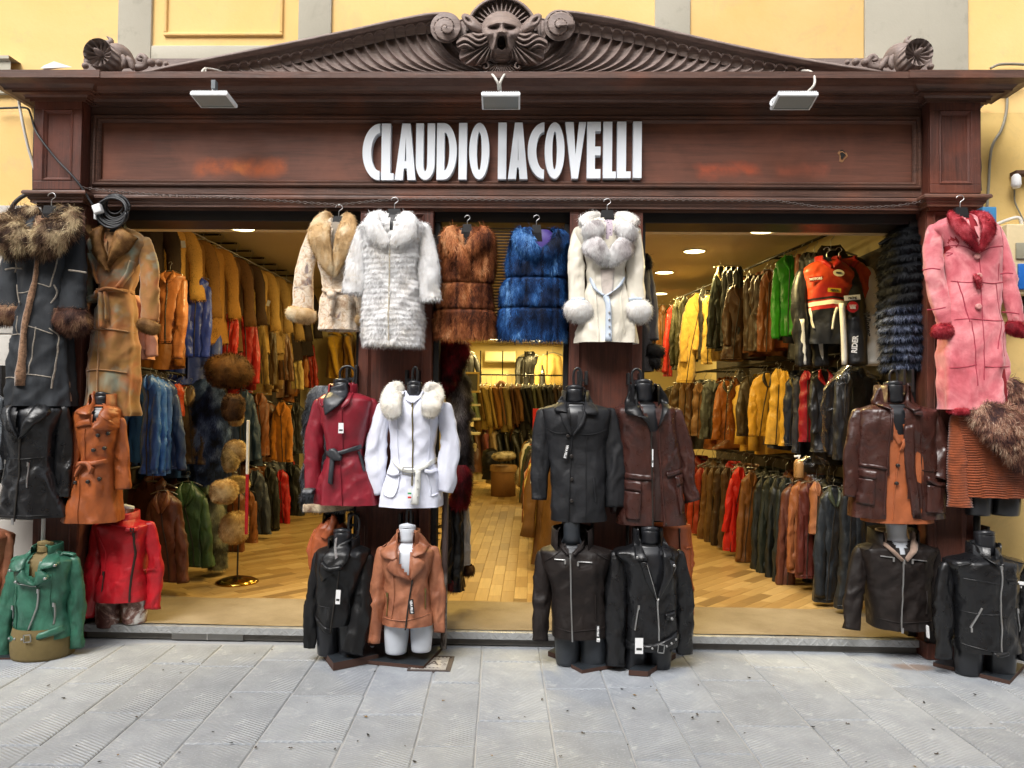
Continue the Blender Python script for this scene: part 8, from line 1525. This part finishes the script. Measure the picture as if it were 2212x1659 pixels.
# plastic covers
def m_film():
    n = Nd('clear_garment_film'); bp = n.bump(n.noise(9, 2, .5, 1.2), .6, .03); gl = n.n.new('ShaderNodeBsdfGlossy'); gl.inputs['Roughness'].default_value = .22; n.l(bp, gl.inputs['Normal']); tr_ = n.n.new('ShaderNodeBsdfTransparent'); mx = n.n.new('ShaderNodeMixShader'); lw = n.n.new('ShaderNodeLayerWeight'); lw.inputs['Blend'].default_value = .25; n.l(bp, lw.inputs['Normal']); n.l(n.math('MULTIPLY', lw.outputs['Fresnel'], .4), mx.inputs[0]); n.l(tr_.outputs[0], mx.inputs[1]); n.l(gl.outputs[0], mx.inputs[2]); n.l(mx.outputs[0], n.n['Material Output'].inputs['Surface']); return n.m
FILM = m_film()
def film(px, X, w, h, lab):
    p = PX(*px, X); nz = RS.rand()*9; rg = []
    for u in np.linspace(0, 1, 16): rg.append([((w*(.3+.7*min(1, u*4)))*math.cos(t)*(1+.1*float(vn(t*2, u*6, nz))), .08*math.sin(t)*(1+.5*float(vn(t*3, u*5, nz+3))), -u*h) for t in np.linspace(0, 2*math.pi, 28, endpoint=False)])
    o = MB().loft(rg).build('plastic_cover', FILM, None, True, p); tag(o, lab, 'plastic cover')
film(K('B7', 905, 130), 2.06, .2, .55, 'clear plastic cover over the black jackets at right'); film(K('B7', 285, 500), 1.95, .17, .30, 'crumpled clear plastic bag between the right rails'); film(K('B7', 700, 580), 1.98, .12, .2, 'small clear plastic bag beside the pump bottle'); film(K('B7', 340, 150), 1.95, .12, .6, 'clear plastic cover on the middle right rail')
# back wall of the middle aisle: air conditioner, shelves, picture, cardboard tub, sale sign, bust, rack ends
p0, p1 = PY(*K('C4', 575, 350), 9.2), PY(*K('C4', 915, 230), 9.2); t = empty('air_conditioner', ((p0[0]+p1[0])/2, 9.3, p0[2]), 0, 'cream wall air conditioner on the far back wall', 'air conditioner'); W, H = (p1[0]-p0[0])/2, p1[2]-p0[2]
ACM = plain('cream_plastic', rgb('#cfc69c'), .45); MB().box(-W, W, -.12, .09, 0, H, .02).build('casing', ACM, t, True); MB().box(-W*.92, W*.92, -.125, -.11, .01, .035, .004).build('louvre', plain('ac_louvre', rgb('#8a8468'), .5), t); MB().box(-W*.75, -W*.35, -.124, -.119, H*.86, H*.93).build('vent_strip', plain('ac_louvre2', rgb('#e6ddb4'), .5), t)
for i, y in enumerate((665, 815, 970, 1130)):
    p = PY(*K('C4', 440, y), 6.35); o = MB().box(-.12, .10, 0, .35, -.015, .015, .004).build('shelf', plain('cream_shelf', rgb('#cbbd8a'), .6), None, False, (p[0], p[1], p[2])); tag(o, 'cream shelf, %s from the top on the middle aisle partition' % ORD[i], 'shelf', 'cream shelves on the partition')
p = PY(*K('C4', 445, 570), 6.33); t = empty('picture_frame', (p[0], p[1]-.0, p[2]), 0, 'gilt picture frame on the partition in the middle aisle', 'picture'); frame('frame', -.10, .10, -.15, .15, .03, -.02, .0, plain('gilt_frame', rgb('#a8893c'), .4, .3), t); MB().box(-.07, .07, -.006, .0, -.12, .12).build('print', plain('dark_print', rgb('#4a4428'), .6, nscale=14, var=.6), t)
p = PY(*K('C4', 780, 1640), 7.2); t = empty('storage_tub', (p[0], 7.2, FZ), 0, 'round tan storage tub on the floor of the middle aisle', 'tub'); MB().loft([[(r*math.cos(a), r*math.sin(a), z) for a in np.linspace(0, 2*math.pi, 24, endpoint=False)] for r, z in ((.19, 0), (.2, .4), (.2, .42))], True, True, True).build('drum', plain('tan_drum', rgb('#8a6238'), .6), t, True); MB().loft([[(r*math.cos(a), r*math.sin(a), z) for a in np.linspace(0, 2*math.pi, 24, endpoint=False)] for r, z in ((.212, .38), (.212, .46), (.19, .475), (.02, .478))], True, False, True).build('lid', plain('tan_lid', rgb('#9a7444'), .6), t, True)
furblob('fur_bundle', (p[0]+.35, 6.6, .45), .16, .14, .16, [(0, rgb('#5a4a30')), (.5, rgb('#cbb88c')), (1, rgb('#efe6cc'))], 'white mottled fur bundle at the end of the floor rack', 'fur', None, .04); furblob('fur_bundle', (p[0]+.02, 6.9, .72), .22, .14, .06, [(0, rgb('#3a3020')), (.5, rgb('#cbb88c')), (1, rgb('#efe6cc'))], 'white fur collar lying on the tan tub', 'fur', None, .03)
t = empty('sale_sign', PY(*K('C4', 1160, 1050), 3.4), 0, 'red sale sign with white figure standing in the middle aisle', 'sign'); MB().box(-.06, .09, -.004, .004, -.19, .19, .003).build('panel', plain('red_sign', rgb('#b01c14'), .4), t); MB().tube([(.02+.035*math.cos(a), -.006, -.02+.055*math.sin(a)) for a in np.linspace(0, 2*math.pi, 20)], .008, 6).tube([(.02+.035*math.cos(a), -.006, -.13+.05*math.sin(a)) for a in np.linspace(0, 2*math.pi, 20)], .008, 6).build('figure', TAGW, t); MB().tube([(0, 0, -.19), (0, 0, -1.0)], .012, 6).build('stem', RAIL, t)
# bust with a brown vest, and black clothes stand at the end of the aisle
p = PY(*K('C4', 480, 1630), 7.0); s7 = .1985*(11.85)/FP
g = Garment('C4', 7.0, (465, 1280), 1540, 'leather_vest', 'brown leather vest on a small bust at the aisle end', 'vest', None, 61); g.body([(1285, 440, 495, .06), (1310, 425, 520, .08), (1400, 435, 535, .1), (1540, 440, 545, .11)], leather('vest_brown', rgb('#5e3a20')), vcut=[(450, 1285), (490, 1285), (475, 1350)], ncol=32, nrow=24); mannequin(g, plain('cream_bust', rgb('#c8b98a'), .6), 'cream bust wearing the brown vest at the aisle end', (445, 490, 1250, 1290), legs=[(445, 492, 1530, 445, 490, 1630), (496, 545, 1530, 498, 540, 1630)])
g = Garment('C4', 7.4, (645, 1310), 1620, 'leather_coat', 'black coat on a stand in the dark end of the middle aisle', 'coat', None, 62); g.body([(1290, 600, 680, .06), (1320, 570, 720, .09), (1450, 565, 735, .12), (1620, 565, 730, .13)], LBK2, ncol=32, nrow=24, wr=.02)
# ================================================================== small things on the shopfront and street
WPL = plain('white_lamp_plastic', rgb('#d9dcde'), .4, nscale=10, var=.04); GLS = plain('frosted_lamp_glass', rgb('#8d908c'), .25, nscale=6, var=.06); CBW = plain('white_cable', rgb('#cfcbc2'), .5); CBK = plain('black_cable', (.02, .021, .024), .45); CBG = plain('grey_cable', rgb('#8a8474'), .6); CBD = plain('dark_conduit', rgb('#3a3734'), .6)
def flood(quad, Y, label, yoke, cables):
    """quad: front face corners in crop A px (tl, tr, br, bl); the lamp tilts down"""
    c, q = quad; tl, tr, br, bl = [np.array(PY(*K(c, *p), Y+dy)) for p, dy in zip(q, (0.0, 0.0, .10, .10))]
    o = (tl+tr+br+bl)/4; t = empty('floodlight', o, 0, label, 'floodlight', 'white floodlights above the sign'); ex = (tr-tl); ey = (bl-tl); nrm = np.cross(ex, ey); nrm /= np.linalg.norm(nrm)
    if nrm[1] > 0: nrm = -nrm
    # body: slab behind the face, rounded
    def pt(u, v, d): return tl+ex*u+ey*v+nrm*d-o
    def loop(e, d): return [pt(a, b, d) for a, b in ((e, e*1.6), (1-e, e*1.6), (1-e, 1-e*1.6), (e, 1-e*1.6))]
    MB().loft([loop(.05, -.035), loop(.0, -.026), loop(0, -.004), loop(.03, 0), loop(.045, 0)], True, True, False).build('housing', WPL, t); MB().loft([loop(.045, 0), loop(.07, -.006), loop(.2, -.006)], True, False, True).build('glass', GLS, t)
    for k in range(22): MB().box(-.0025, .0025, 0, .012, -.004, .004).build('cooling_fin', WPL, t, False, pt(.04+k*.0438, .0, -.03))
    b = MB().tube(curvepts([np.array(PY(*K(c, x, y), Y+d))-o for x, y, d in yoke], 14), .007, 6); b.build('yoke', WPL if len(yoke) else WPL, t, True)
    for cb in cables: MB().tube(curvepts([np.array(PY(*K(c, x, y), Y+d))-o for x, y, d in cb], 24), .0075, 8).build('cable', CBW, t, True)
    return t
flood(('A1', [(1180, 590), (1410, 590), (1495, 675), (1250, 675)]), -.40, 'white floodlight over the left end of the frieze', [(1320, 580, .05), (1330, 545, .12), (1340, 505, .2)], [[(1310, 510, .18), (1262, 470, .1), (1265, 435, .12), (1310, 430, .2), (1420, 458, .3)], [(1318, 512, .18), (1285, 470, .12), (1275, 425, .15)]])
MB().box(-.012, .012, -.02, .02, -.05, .0).build('clamp', plain('grey_clamp', rgb('#6e7478'), .4), None, False, PY(*K('A1', 1335, 505), -.36)); o = bpy.context.scene.objects['clamp']; tag(o, 'grey clamp above the left floodlight', 'clamp')
flood(('A2', [(940, 595), (1182, 595), (1185, 685), (945, 685)]), -.40, 'white floodlight above the middle of the sign', [(1055, 590, .05), (1060, 565, .1), (1060, 540, .16)], [[(1048, 560, .1), (1040, 510, .05), (990, 455, .1), (880, 460, .3)], [(1060, 560, .1), (1060, 510, .05), (1100, 455, .1), (1190, 458, .3)]])
flood(('A3', [(685, 592), (935, 592), (870, 688), (635, 688)]), -.40, 'white floodlight over the right end of the frieze', [(640, 660, .05), (640, 630, .1), (700, 580, .15)], [[(850, 585, .08), (905, 530, .05), (905, 470, .08), (875, 443, .14), (815, 442, .3)]])
# cables and wires
def wire(name, c, pts, r, m, label, cat='cable'):
    P = [PY(*K(c, x, y), Y) for x, y, Y in pts]; o = MB().tube(curvepts(P, max(12, len(P)*7)), r, 6).build(name, m, None, True); tag(o, label, cat); return o
wire('grey_cable', 'C6', [(205, -40, .05), (215, 60, .08), (250, 250, .08), (300, 470, .09), (350, 650, .1), (390, 790, .1)], .009, CBW, 'pale thick cable dropping beside the left end block'); wire('black_cable', 'C6', [(-60, 75, .1), (120, 70, .1), (290, 72, .05), (340, 160, -.1), (400, 340, -.17), (600, 610, -.17), (780, 800, -.17), (900, 950, -.16), (1000, 1110, -.14), (1040, 1150, -.13)], .007, CBK, 'thin black cable slanting across the left end block to the plug')
wire('brown_cable', 'C6', [(360, -20, .1), (380, 100, .12), (372, 400, .12), (362, 700, .12), (362, 990, .12)], .006, CBD, 'brown cable running straight down beside the left end block'); wire('conduit', 'C6', [(300, 1005, .05), (220, 1050, .03), (150, 1120, .03), (90, 1240, .05), (45, 1350, .08)], .014, CBD, 'dark flexible conduit bending out at the left capital')
wire('right_cable', 'C2', [(905, 480, .1), (960, 560, .13), (960, 700, .13), (920, 850, .13), (850, 970, .13), (825, 1100, .13), (815, 1300, .13), (800, 1540, .13)], .009, CBG, 'grey cable looping down the yellow wall at right'); wire('black_wire', 'C2', [(730, 690, .1), (800, 620, .1), (870, 560, .05)], .006, CBK, 'short dark cable under the right cornice end'); wire('wall_cable', 'C2', [(830, 350, .12), (900, 320, .12), (1010, 315, .12), (1110, 320, .12)], .009, CBG, 'grey cable along the wall above the right cornice'); wire('wall_cable', 'C2', [(930, 465, .1), (1000, 485, .1), (1110, 475, .12)], .007, CBG, 'lower grey cable along the wall behind the right cornice'); wire('wall_cable', 'C2', [(950, 460, .1), (1030, 420, .11), (1110, 390, .12)], .009, CBG, 'slanting pale cable behind the right cornice tip')
wire('black_wire', 'C2', [(720, 930, .1), (740, 1050, .1), (750, 1150, .1), (745, 1240, .1), (752, 1350, .1)], .006, CBK, 'black dangling wire with tape on the right end block'); wire('flex_conduit', 'C2', [(715, 1410, .1), (745, 1460, .1), (775, 1520, .1)], .011, CBG, 'grey flexible conduit entering the blue box'); wire('thin_wire', 'C2', [(1025, 1340, .13), (1030, 1440, .13), (1070, 1530, .13), (1103, 1600, .13)], .005, CBG, 'thin wire hanging from the wall insulator')
p = PY(*K('C2', 785, 1560), .1); o = MB().box(-.045, .045, -.05, .05, -.06, .05, .008).build('junction_box', plain('blue_box_plastic', rgb('#3f86b8'), .45), None, True, p); tag(o, 'light blue junction box at the pink coat shoulder', 'junction box')
p = PY(*K('C2', 1040, 1300), .08); t = empty('wall_insulator', p, 0, 'white porcelain insulator on a rusty wall bracket at right', 'insulator'); MB().loft([[(r*math.cos(a), r*math.sin(a), z) for a in np.linspace(0, 2*math.pi, 16, endpoint=False)] for r, z in ((.022, -.02), (.03, 0), (.026, .05), (.014, .065))], True, True, True).build('porcelain', TAGW, t, True); MB().box(-.005, .16, -.01, .06, .065, .09, .004).build('bracket', plain('rusty_iron', rgb('#5c4234'), .8, .3), t)
p = PY(*K('B1', 1440, 530), .06); t = empty('electric_box', (p[0], .1, p[2]), 0, 'cream electrical box with blue sockets on the right wall', 'electric box'); BXM = plain('cream_box_plastic', rgb('#c9b78f'), .5)
MB().box(-.11, .16, -.10, .05, -.22, .22, .012).build('casing', BXM, t, True); MB().box(-.06, .16, -.112, -.1, -.0, .10, .004).build('breaker_window', plain('grey_window', rgb('#8d8a78'), .3), t, True); MB().box(-.05, .16, -.118, -.1, -.19, -.03, .006).build('socket', plain('blue_socket', rgb('#1c5fae'), .35), t, True); MB().tube(curvepts([(.02, -.04, .22), (.0, -.04, .27), (-.06, -.02, .26), (-.2, .0, .2)], 14), .011, 6).build('supply_cable', CBW, t, True); MB().tube(curvepts([(.03, -.03, -.22), (.03, -.03, -.32), (-.06, -.0, -.42), (-.2, .02, -.36), (-.24, .03, -.28)], 18), .008, 6).build('outlet_cable', CBK, t, True)
p = PY(*K('B1', 1350, 480), .1); o = MB().box(-.1, .05, -.05, .05, -.17, .17, .01).build('meter_box', BXM, None, True, (p[0]-.06, .1, p[2])); tag(o, 'narrow cream meter box half hidden behind the pink sleeve', 'meter box')
o = MB().add([(0, 0, 0), (.06, 0, .01), (.07, .05, .05), (.0, .04, .06), (.03, .02, .09), (-.01, .06, .02)], [(0, 1, 2, 4), (0, 4, 3), (4, 2, 5, 3)]).build('plastic_rag', TAGW, None, False, PY(*K('A1', 250, 425), -.05)); tag(o, 'white plastic rag lying on the left cornice end', 'rag'); o.scale = (2.5, 1, .6)
# cable coil with plug
cc = PY(*K('A4', 945, 150), -.10); t = empty('cable_coil', cc, 0, 'coil of black cable hung on the lintel at left', 'cable'); R0 = float(PY(*K('A4', 1060, 150), -.10)[0]-cc[0])
for k in range(6): MB().tube([((R0*(.86+.045*k)+.004*math.sin(a*3+k))*math.cos(a)+.006*math.sin(k*2), -.008*k+.006*math.sin(a*2+k), (R0*(.84+.04*k))*math.sin(a)-.01*k) for a in np.linspace(0, 2*math.pi, 40)], .0075, 6).build('loop', CBK, t, True)
MB().tube([(R0*.6*math.cos(a)-.01, .01, R0*.62*math.sin(a)+.01) for a in np.linspace(0, 2*math.pi, 34)], .006, 6).build('loop', CBK, t, True)
p = PY(*K('A4', 795, 175), -.15); t = empty('power_plug', p, 0, 'white three-pin power plug beside the black cable coil', 'plug'); t.rotation_euler = (0, -.35, 0); MB().box(-.022, .03, -.02, .02, -.028, .028, .008).build('plug_body', TAGW, t, True)
for k in range(3): MB().tube([(-.018+.0*k, -.012+.012*k, -.02), (-.03, -.012+.012*k, -.055)], .004, 6).build('pin', TAGW, t)
# chain swag along the lintel
LNK = MB(); LNK.tube([(.0135*math.cos(a), .0, .0065*math.sin(a)) for a in np.linspace(0, 2*math.pi, 13)], .0021, 5, False); lme = mesh('link', LNK.v, LNK.f, plain('rusty_chain', rgb('#6d6460'), .5, .6))
CY = -.12
cpts = [('C6', 835, 930), ('A1', 700, 1190), ('A1', 1000, 1215), ('A1', 1500, 1232), ('A6', 0, 105), ('A6', 480, 138), ('A6', 920, 92), ('A7', 0, 92), ('A7', 700, 98), ('A7', 1420, 90), ('A8', 0, 92), ('A8', 640, 100), ('A8', 1150, 103), ('B1', 0, 140), ('B1', 300, 145), ('B1', 560, 130), ('B1', 780, 90)]
cw = np.array([PY(*K(*q), CY) for q in cpts]); d = np.concatenate([[0], np.cumsum(np.linalg.norm(np.diff(cw, axis=0), axis=1))]); N_ = min(290, int(d[-1]/.021)); ss = np.linspace(0, d[-1], N_); cp = np.stack([np.interp(ss, d, cw[:, k]) for k in range(3)], 1)
ch = empty('chain', cp[0], 0, 'thin rusty chain swagged along the whole lintel', 'chain')
for i in range(N_):
    o = link('link', lme, ch, cp[i]-cp[0]); a = cp[min(i+1, N_-1)]-cp[max(i-1, 0)]; o.rotation_euler = (math.pi/2*(i % 2)*.9+.3, -math.atan2(a[2], a[0]), 0)
# ------------------------------------------------------------------ stands, plates, poles and brackets
PLT = plain('dark_steel_plate', rgb('#3c4248'), .42, .5, nscale=9, var=.35, bump=.1); RST = plain('rusty_edge', rgb('#4a332a'), .8, .2)
def plate(c, pts, label, th=.022):
    P = [PZ(*K(c, *q), th) for q in pts]; o0 = np.mean(P, axis=0); o0[2] = 0; t = empty('base_plate', o0, 0, label, 'base plate', 'steel base plates'); top = [(p[0]-o0[0], p[1]-o0[1], th) for p in P]; bot = [(x, y, .001) for x, y, z in top]
    MB().loft([bot, top]).build('edge', RST, t); mk('plate', top, [tuple(range(len(top)))], PLT, t, False)
plate('B4', [(370, 1600), (715, 1635), (822, 1525), (480, 1498)], 'steel base plate under the pale grey mannequin'); plate('B4', [(225, 1618), (470, 1570), (400, 1505), (170, 1548)], 'steel base plate under the drape-collar mannequin', .045)
plate('B6', [(262, 1548), (318, 1578), (500, 1545), (440, 1500), (300, 1490)], 'steel base plate under the scuffed dark mannequin'); plate('B6', [(560, 1578), (660, 1585), (805, 1490), (700, 1470)], 'steel base plate under the glossy biker mannequin', .03); plate('B8', [(500, 1490), (885, 1582), (960, 1500), (640, 1430)], 'steel base plate under the far right mannequin'); plate('B2', [(-60, 1590), (262, 1588), (292, 1562), (0, 1540)], 'pale steel base plate under the olive bust', .012); plate('B2', [(440, 1382), (525, 1382), (530, 1360), (450, 1360)], 'white foot plate beside the flaking mannequin', .1)
plate('B6', [(142, 1480), (200, 1500), (250, 1480), (190, 1455)], 'dark wedge behind the scuffed dark mannequin', .03)
def post(name, c, x, y0, y1, Y, r, m, label, cat='post', square=False):
    a, b = PY(*K(c, x, y0), Y), PY(*K(c, x, y1), Y); z0 = max(0.002, min(b[2], a[2])); h = a[2]-z0
    o = MB().tube([(0, 0, 0), (0, 0, h*.5), (0, 0, h)], r, 10).build(name, m, None, True, (a[0], Y, z0)); tag(o, label, cat); return o
def m_rustp():
    n = Nd('flaking_iron_pole'); o = n.sep(); n.set(base=n.mix(n.ramp(n.noise(30, 5, .6, .5, n.map((1, 1, .4))), [(.42, 0.), (.58, 1.)]), rgb('#3a2c28'), n.ramp(o[2], [(0., rgb('#a9a199')), (.42, rgb('#8d857e')), (.46, rgb('#40302b')), (1., rgb('#40302b'))])), rough=.7, normal=n.bump(n.noise(60, 4), .4, .004)); return n.m
post('iron_pole', 'B4', 836, 690, 1540, -.16, .019, m_rustp(), 'flaking iron pole standing at the right of the left pillar')
post('white_post', 'B2', 238, 800, 985, -.2, .012, TAGW, 'thin white post between the black jacket and the green jacket'); post('stand_rod', 'B4', 625, 1380, 1600, -.22, .009, BLK, 'black stand rod behind the pale grey mannequin'); post('stand_rod', 'B4', 255, 1380, 1600, -.2, .009, BLK, 'black stand rod behind the drape-collar mannequin'); post('stand_rod', 'B6', 555, 800, 950, -.1, .010, BLK, 'dark rod under the open brown car coat'); post('stand_rod', 'B6', 372, 790, 930, -.1, .010, BLK, 'dark rod under the four-button black jacket'); post('stand_rod', 'B8', 720, 740, 900, -.12, .02, BLK, 'black ladder post under the rust fur jacket'); post('stand_rod', 'B6', 300, 1400, 1560, -.24, .012, BLK, 'black stand rod of the scuffed dark mannequin'); post('stand_rod', 'B6', 655, 1400, 1560, -.26, .012, BLK, 'black stand rod of the glossy biker mannequin'); post('stand_rod', 'B8', 758, 1400, 1540, -.26, .012, BLK, 'black stand rod of the far right mannequin')
def bracket(c, x, y, w, h, Y, label, two=True):
    a = PY(*K(c, x, y), Y); s = KR[c][2]*(Y+4.85)/FP; t = empty('wall_bracket', a, 0, label, 'bracket', 'brackets holding the upper mannequins')
    for k in ((-1, 1) if two else (1,)): MB().box(k*w*s/2-.008, k*w*s/2+.008, -.06, .02, -h*s, 0, .002).build('upright', BLK, t)
    MB().box(-w*s/2, w*s/2, -.055, -.04, -h*s*.75, -h*s*.6).build('crossbar', BLK, t)
bracket('B4', 660, 25, 60, 80, -.03, 'bracket above the white parka mannequin'); bracket('B4', 335, 0, 50, 110, .0, 'bracket above the burgundy jacket mannequin'); bracket('B6', 318, 30, 40, 70, -.03, 'bracket above the four-button jacket mannequin'); bracket('B6', 585, 40, 60, 60, -.03, 'bracket above the open brown car coat mannequin'); bracket('B8', 355, 20, 40, 110, .0, 'ladder bracket behind the brown jacket mannequin'); bracket('B2', 20, 0, 40, 220, -.02, 'black bracket strip at the left picture edge'); bracket('B2', 440, 60, 40, 90, .05, 'black bracket beside the trench coat'); bracket('B4', 625, 800, 60, 90, -.03, 'bracket above the pale grey mannequin'); bracket('B4', 340, 800, 40, 90, -.03, 'bracket above the drape-collar mannequin')
bracket('B8', 725, 800, 50, 90, -.05, 'black ladder bracket beside the yellow wall')
# ------------------------------------------------------------------ street details
IRN = plain('worn_cast_iron', rgb('#5b5350'), .6, .4, nscale=30, var=.3, bump=.3); PAL = plain('pale_worn_studs', rgb('#b7b2ac'), .6, .2, nscale=40, var=.1)
p = PZ(*K('B4', 752, 1640), .0); q = PZ(463.5*2, 1452, 0)
c0, c1, c2 = PZ(878, 1452, 0), PZ(972, 1452, 0), PZ(980, 1420, 0); W = (c1[0]-c0[0]); Hh = c2[1]-c1[1]; mh = empty('manhole_cover', ((c0[0]+c1[0])/2, (c1[1]+c2[1])/2, .002), 0, 'square iron gas cover with checkered studs in the paving', 'manhole cover')
frame_ = MB()
for (a, b, c_, d_) in ((-W/2, W/2, -Hh/2, -Hh/2+.014), (-W/2, W/2, Hh/2-.014, Hh/2), (-W/2, -W/2+.014, -Hh/2+.014, Hh/2-.014), (W/2-.014, W/2, -Hh/2+.014, Hh/2-.014)): frame_.box(a, b, c_, d_, -.01, .006, .001)
frame_.build('frame', IRN, mh); MB().box(-W/2+.015, W/2-.015, -Hh/2+.015, Hh/2-.015, -.012, .001).build('lid', IRN, mh)
st_ = MB().box(-.0055, .0055, -.0055, .0055, 0, .004).build('stud', PAL, mh); sd_ = st_.data; bpy.data.objects.remove(st_)
nx_, ny_ = int((W-.034)/.011), int((Hh-.034)/.011)
for i in range(nx_):
    for j in range(ny_):
        if (i+j) % 2 == 0 and (i < 4 or i >= nx_-4 or j < 3 or j >= ny_-3): link('stud', sd_, mh, (-W/2+.022+i*.011, -Hh/2+.022+j*.011, .001))
MB().box(-W*.27, W*.27, -Hh*.25, Hh*.25, .001, .0035).build('name_plate', PAL, mh); tm = text_mesh('lettering', 'GAS', Hh*.42, .001, IRN, 0, .9, .001); 
for v in tm.vertices: v.co = (v.co.x, v.co.z, .0042-v.co.y*.2)
link('lettering', tm, mh)
LF = [plain('dry_leaf_brown', rgb('#3a2c1c'), .8), plain('dry_leaf_dark', rgb('#1f1b17'), .8), plain('dry_leaf_tan', rgb('#7c6030'), .8)]
lm_ = []
for k in range(3):
    v = [(0, 0, .001)]+[((.011+.004*math.sin(3*a+k))*math.cos(a), (.006+.002*math.cos(2*a+k))*math.sin(a), .002+.004*abs(math.sin(a*2+k))) for a in np.linspace(0, 2*math.pi, 9)[:-1]]; lm_.append(mesh('leaf', v, [(0, 1+i, 1+(i+1) % 8) for i in range(8)], LF[k], False))
spots = [(780, 275), (590, 465), (997, 380), (1327, 403), (1580, 465), (1545, 570), (1447, 605), (510, 630), (690, 665), (775, 618), (1105, 598), (1255, 600), (1590, 545), (1790, 660), (1915, 395), (1175, 175), (1100, 190), (705, 262), (790, 227), (330, 590), (1000, 578), (920, 530), (1750, 590), (2155, 470), (2125, 632), (1620, 270), (430, 660), (275, 385), (210, 330), (365, 450)]
spots2 = [(1355, 312), (805, 328), (625, 350), (600, 335), (530, 372), (475, 345), (700, 465), (1450, 495), (1275, 645), (1410, 610), (1835, 625), (2070, 495), (1820, 520), (1780, 403), (2000, 370), (1130, 330), (890, 487), (525, 428), (240, 440), (305, 535), (130, 390), (800, 455), (1005, 535), (210, 635), (1740, 680), (1530, 660), (1300, 510), (55, 465), (500, 585), (780, 470), (1240, 270), (1025, 297)]
for c, sp in (('G1', spots), ('G2', spots2)):
    for (x, y) in sp:
        p = PZ(*K(c, x, y), .003); o = link('leaf', lm_[random.choice((0, 1, 1, 0, 2))], None, p); o.rotation_euler = (0, 0, random.uniform(0, 6)); s = random.uniform(.45, 1.15); o.scale = (s, s, s); tag(o, 'tiny dry leaf scrap lying on the grey paving', 'leaf', 'leaf scraps on the paving')
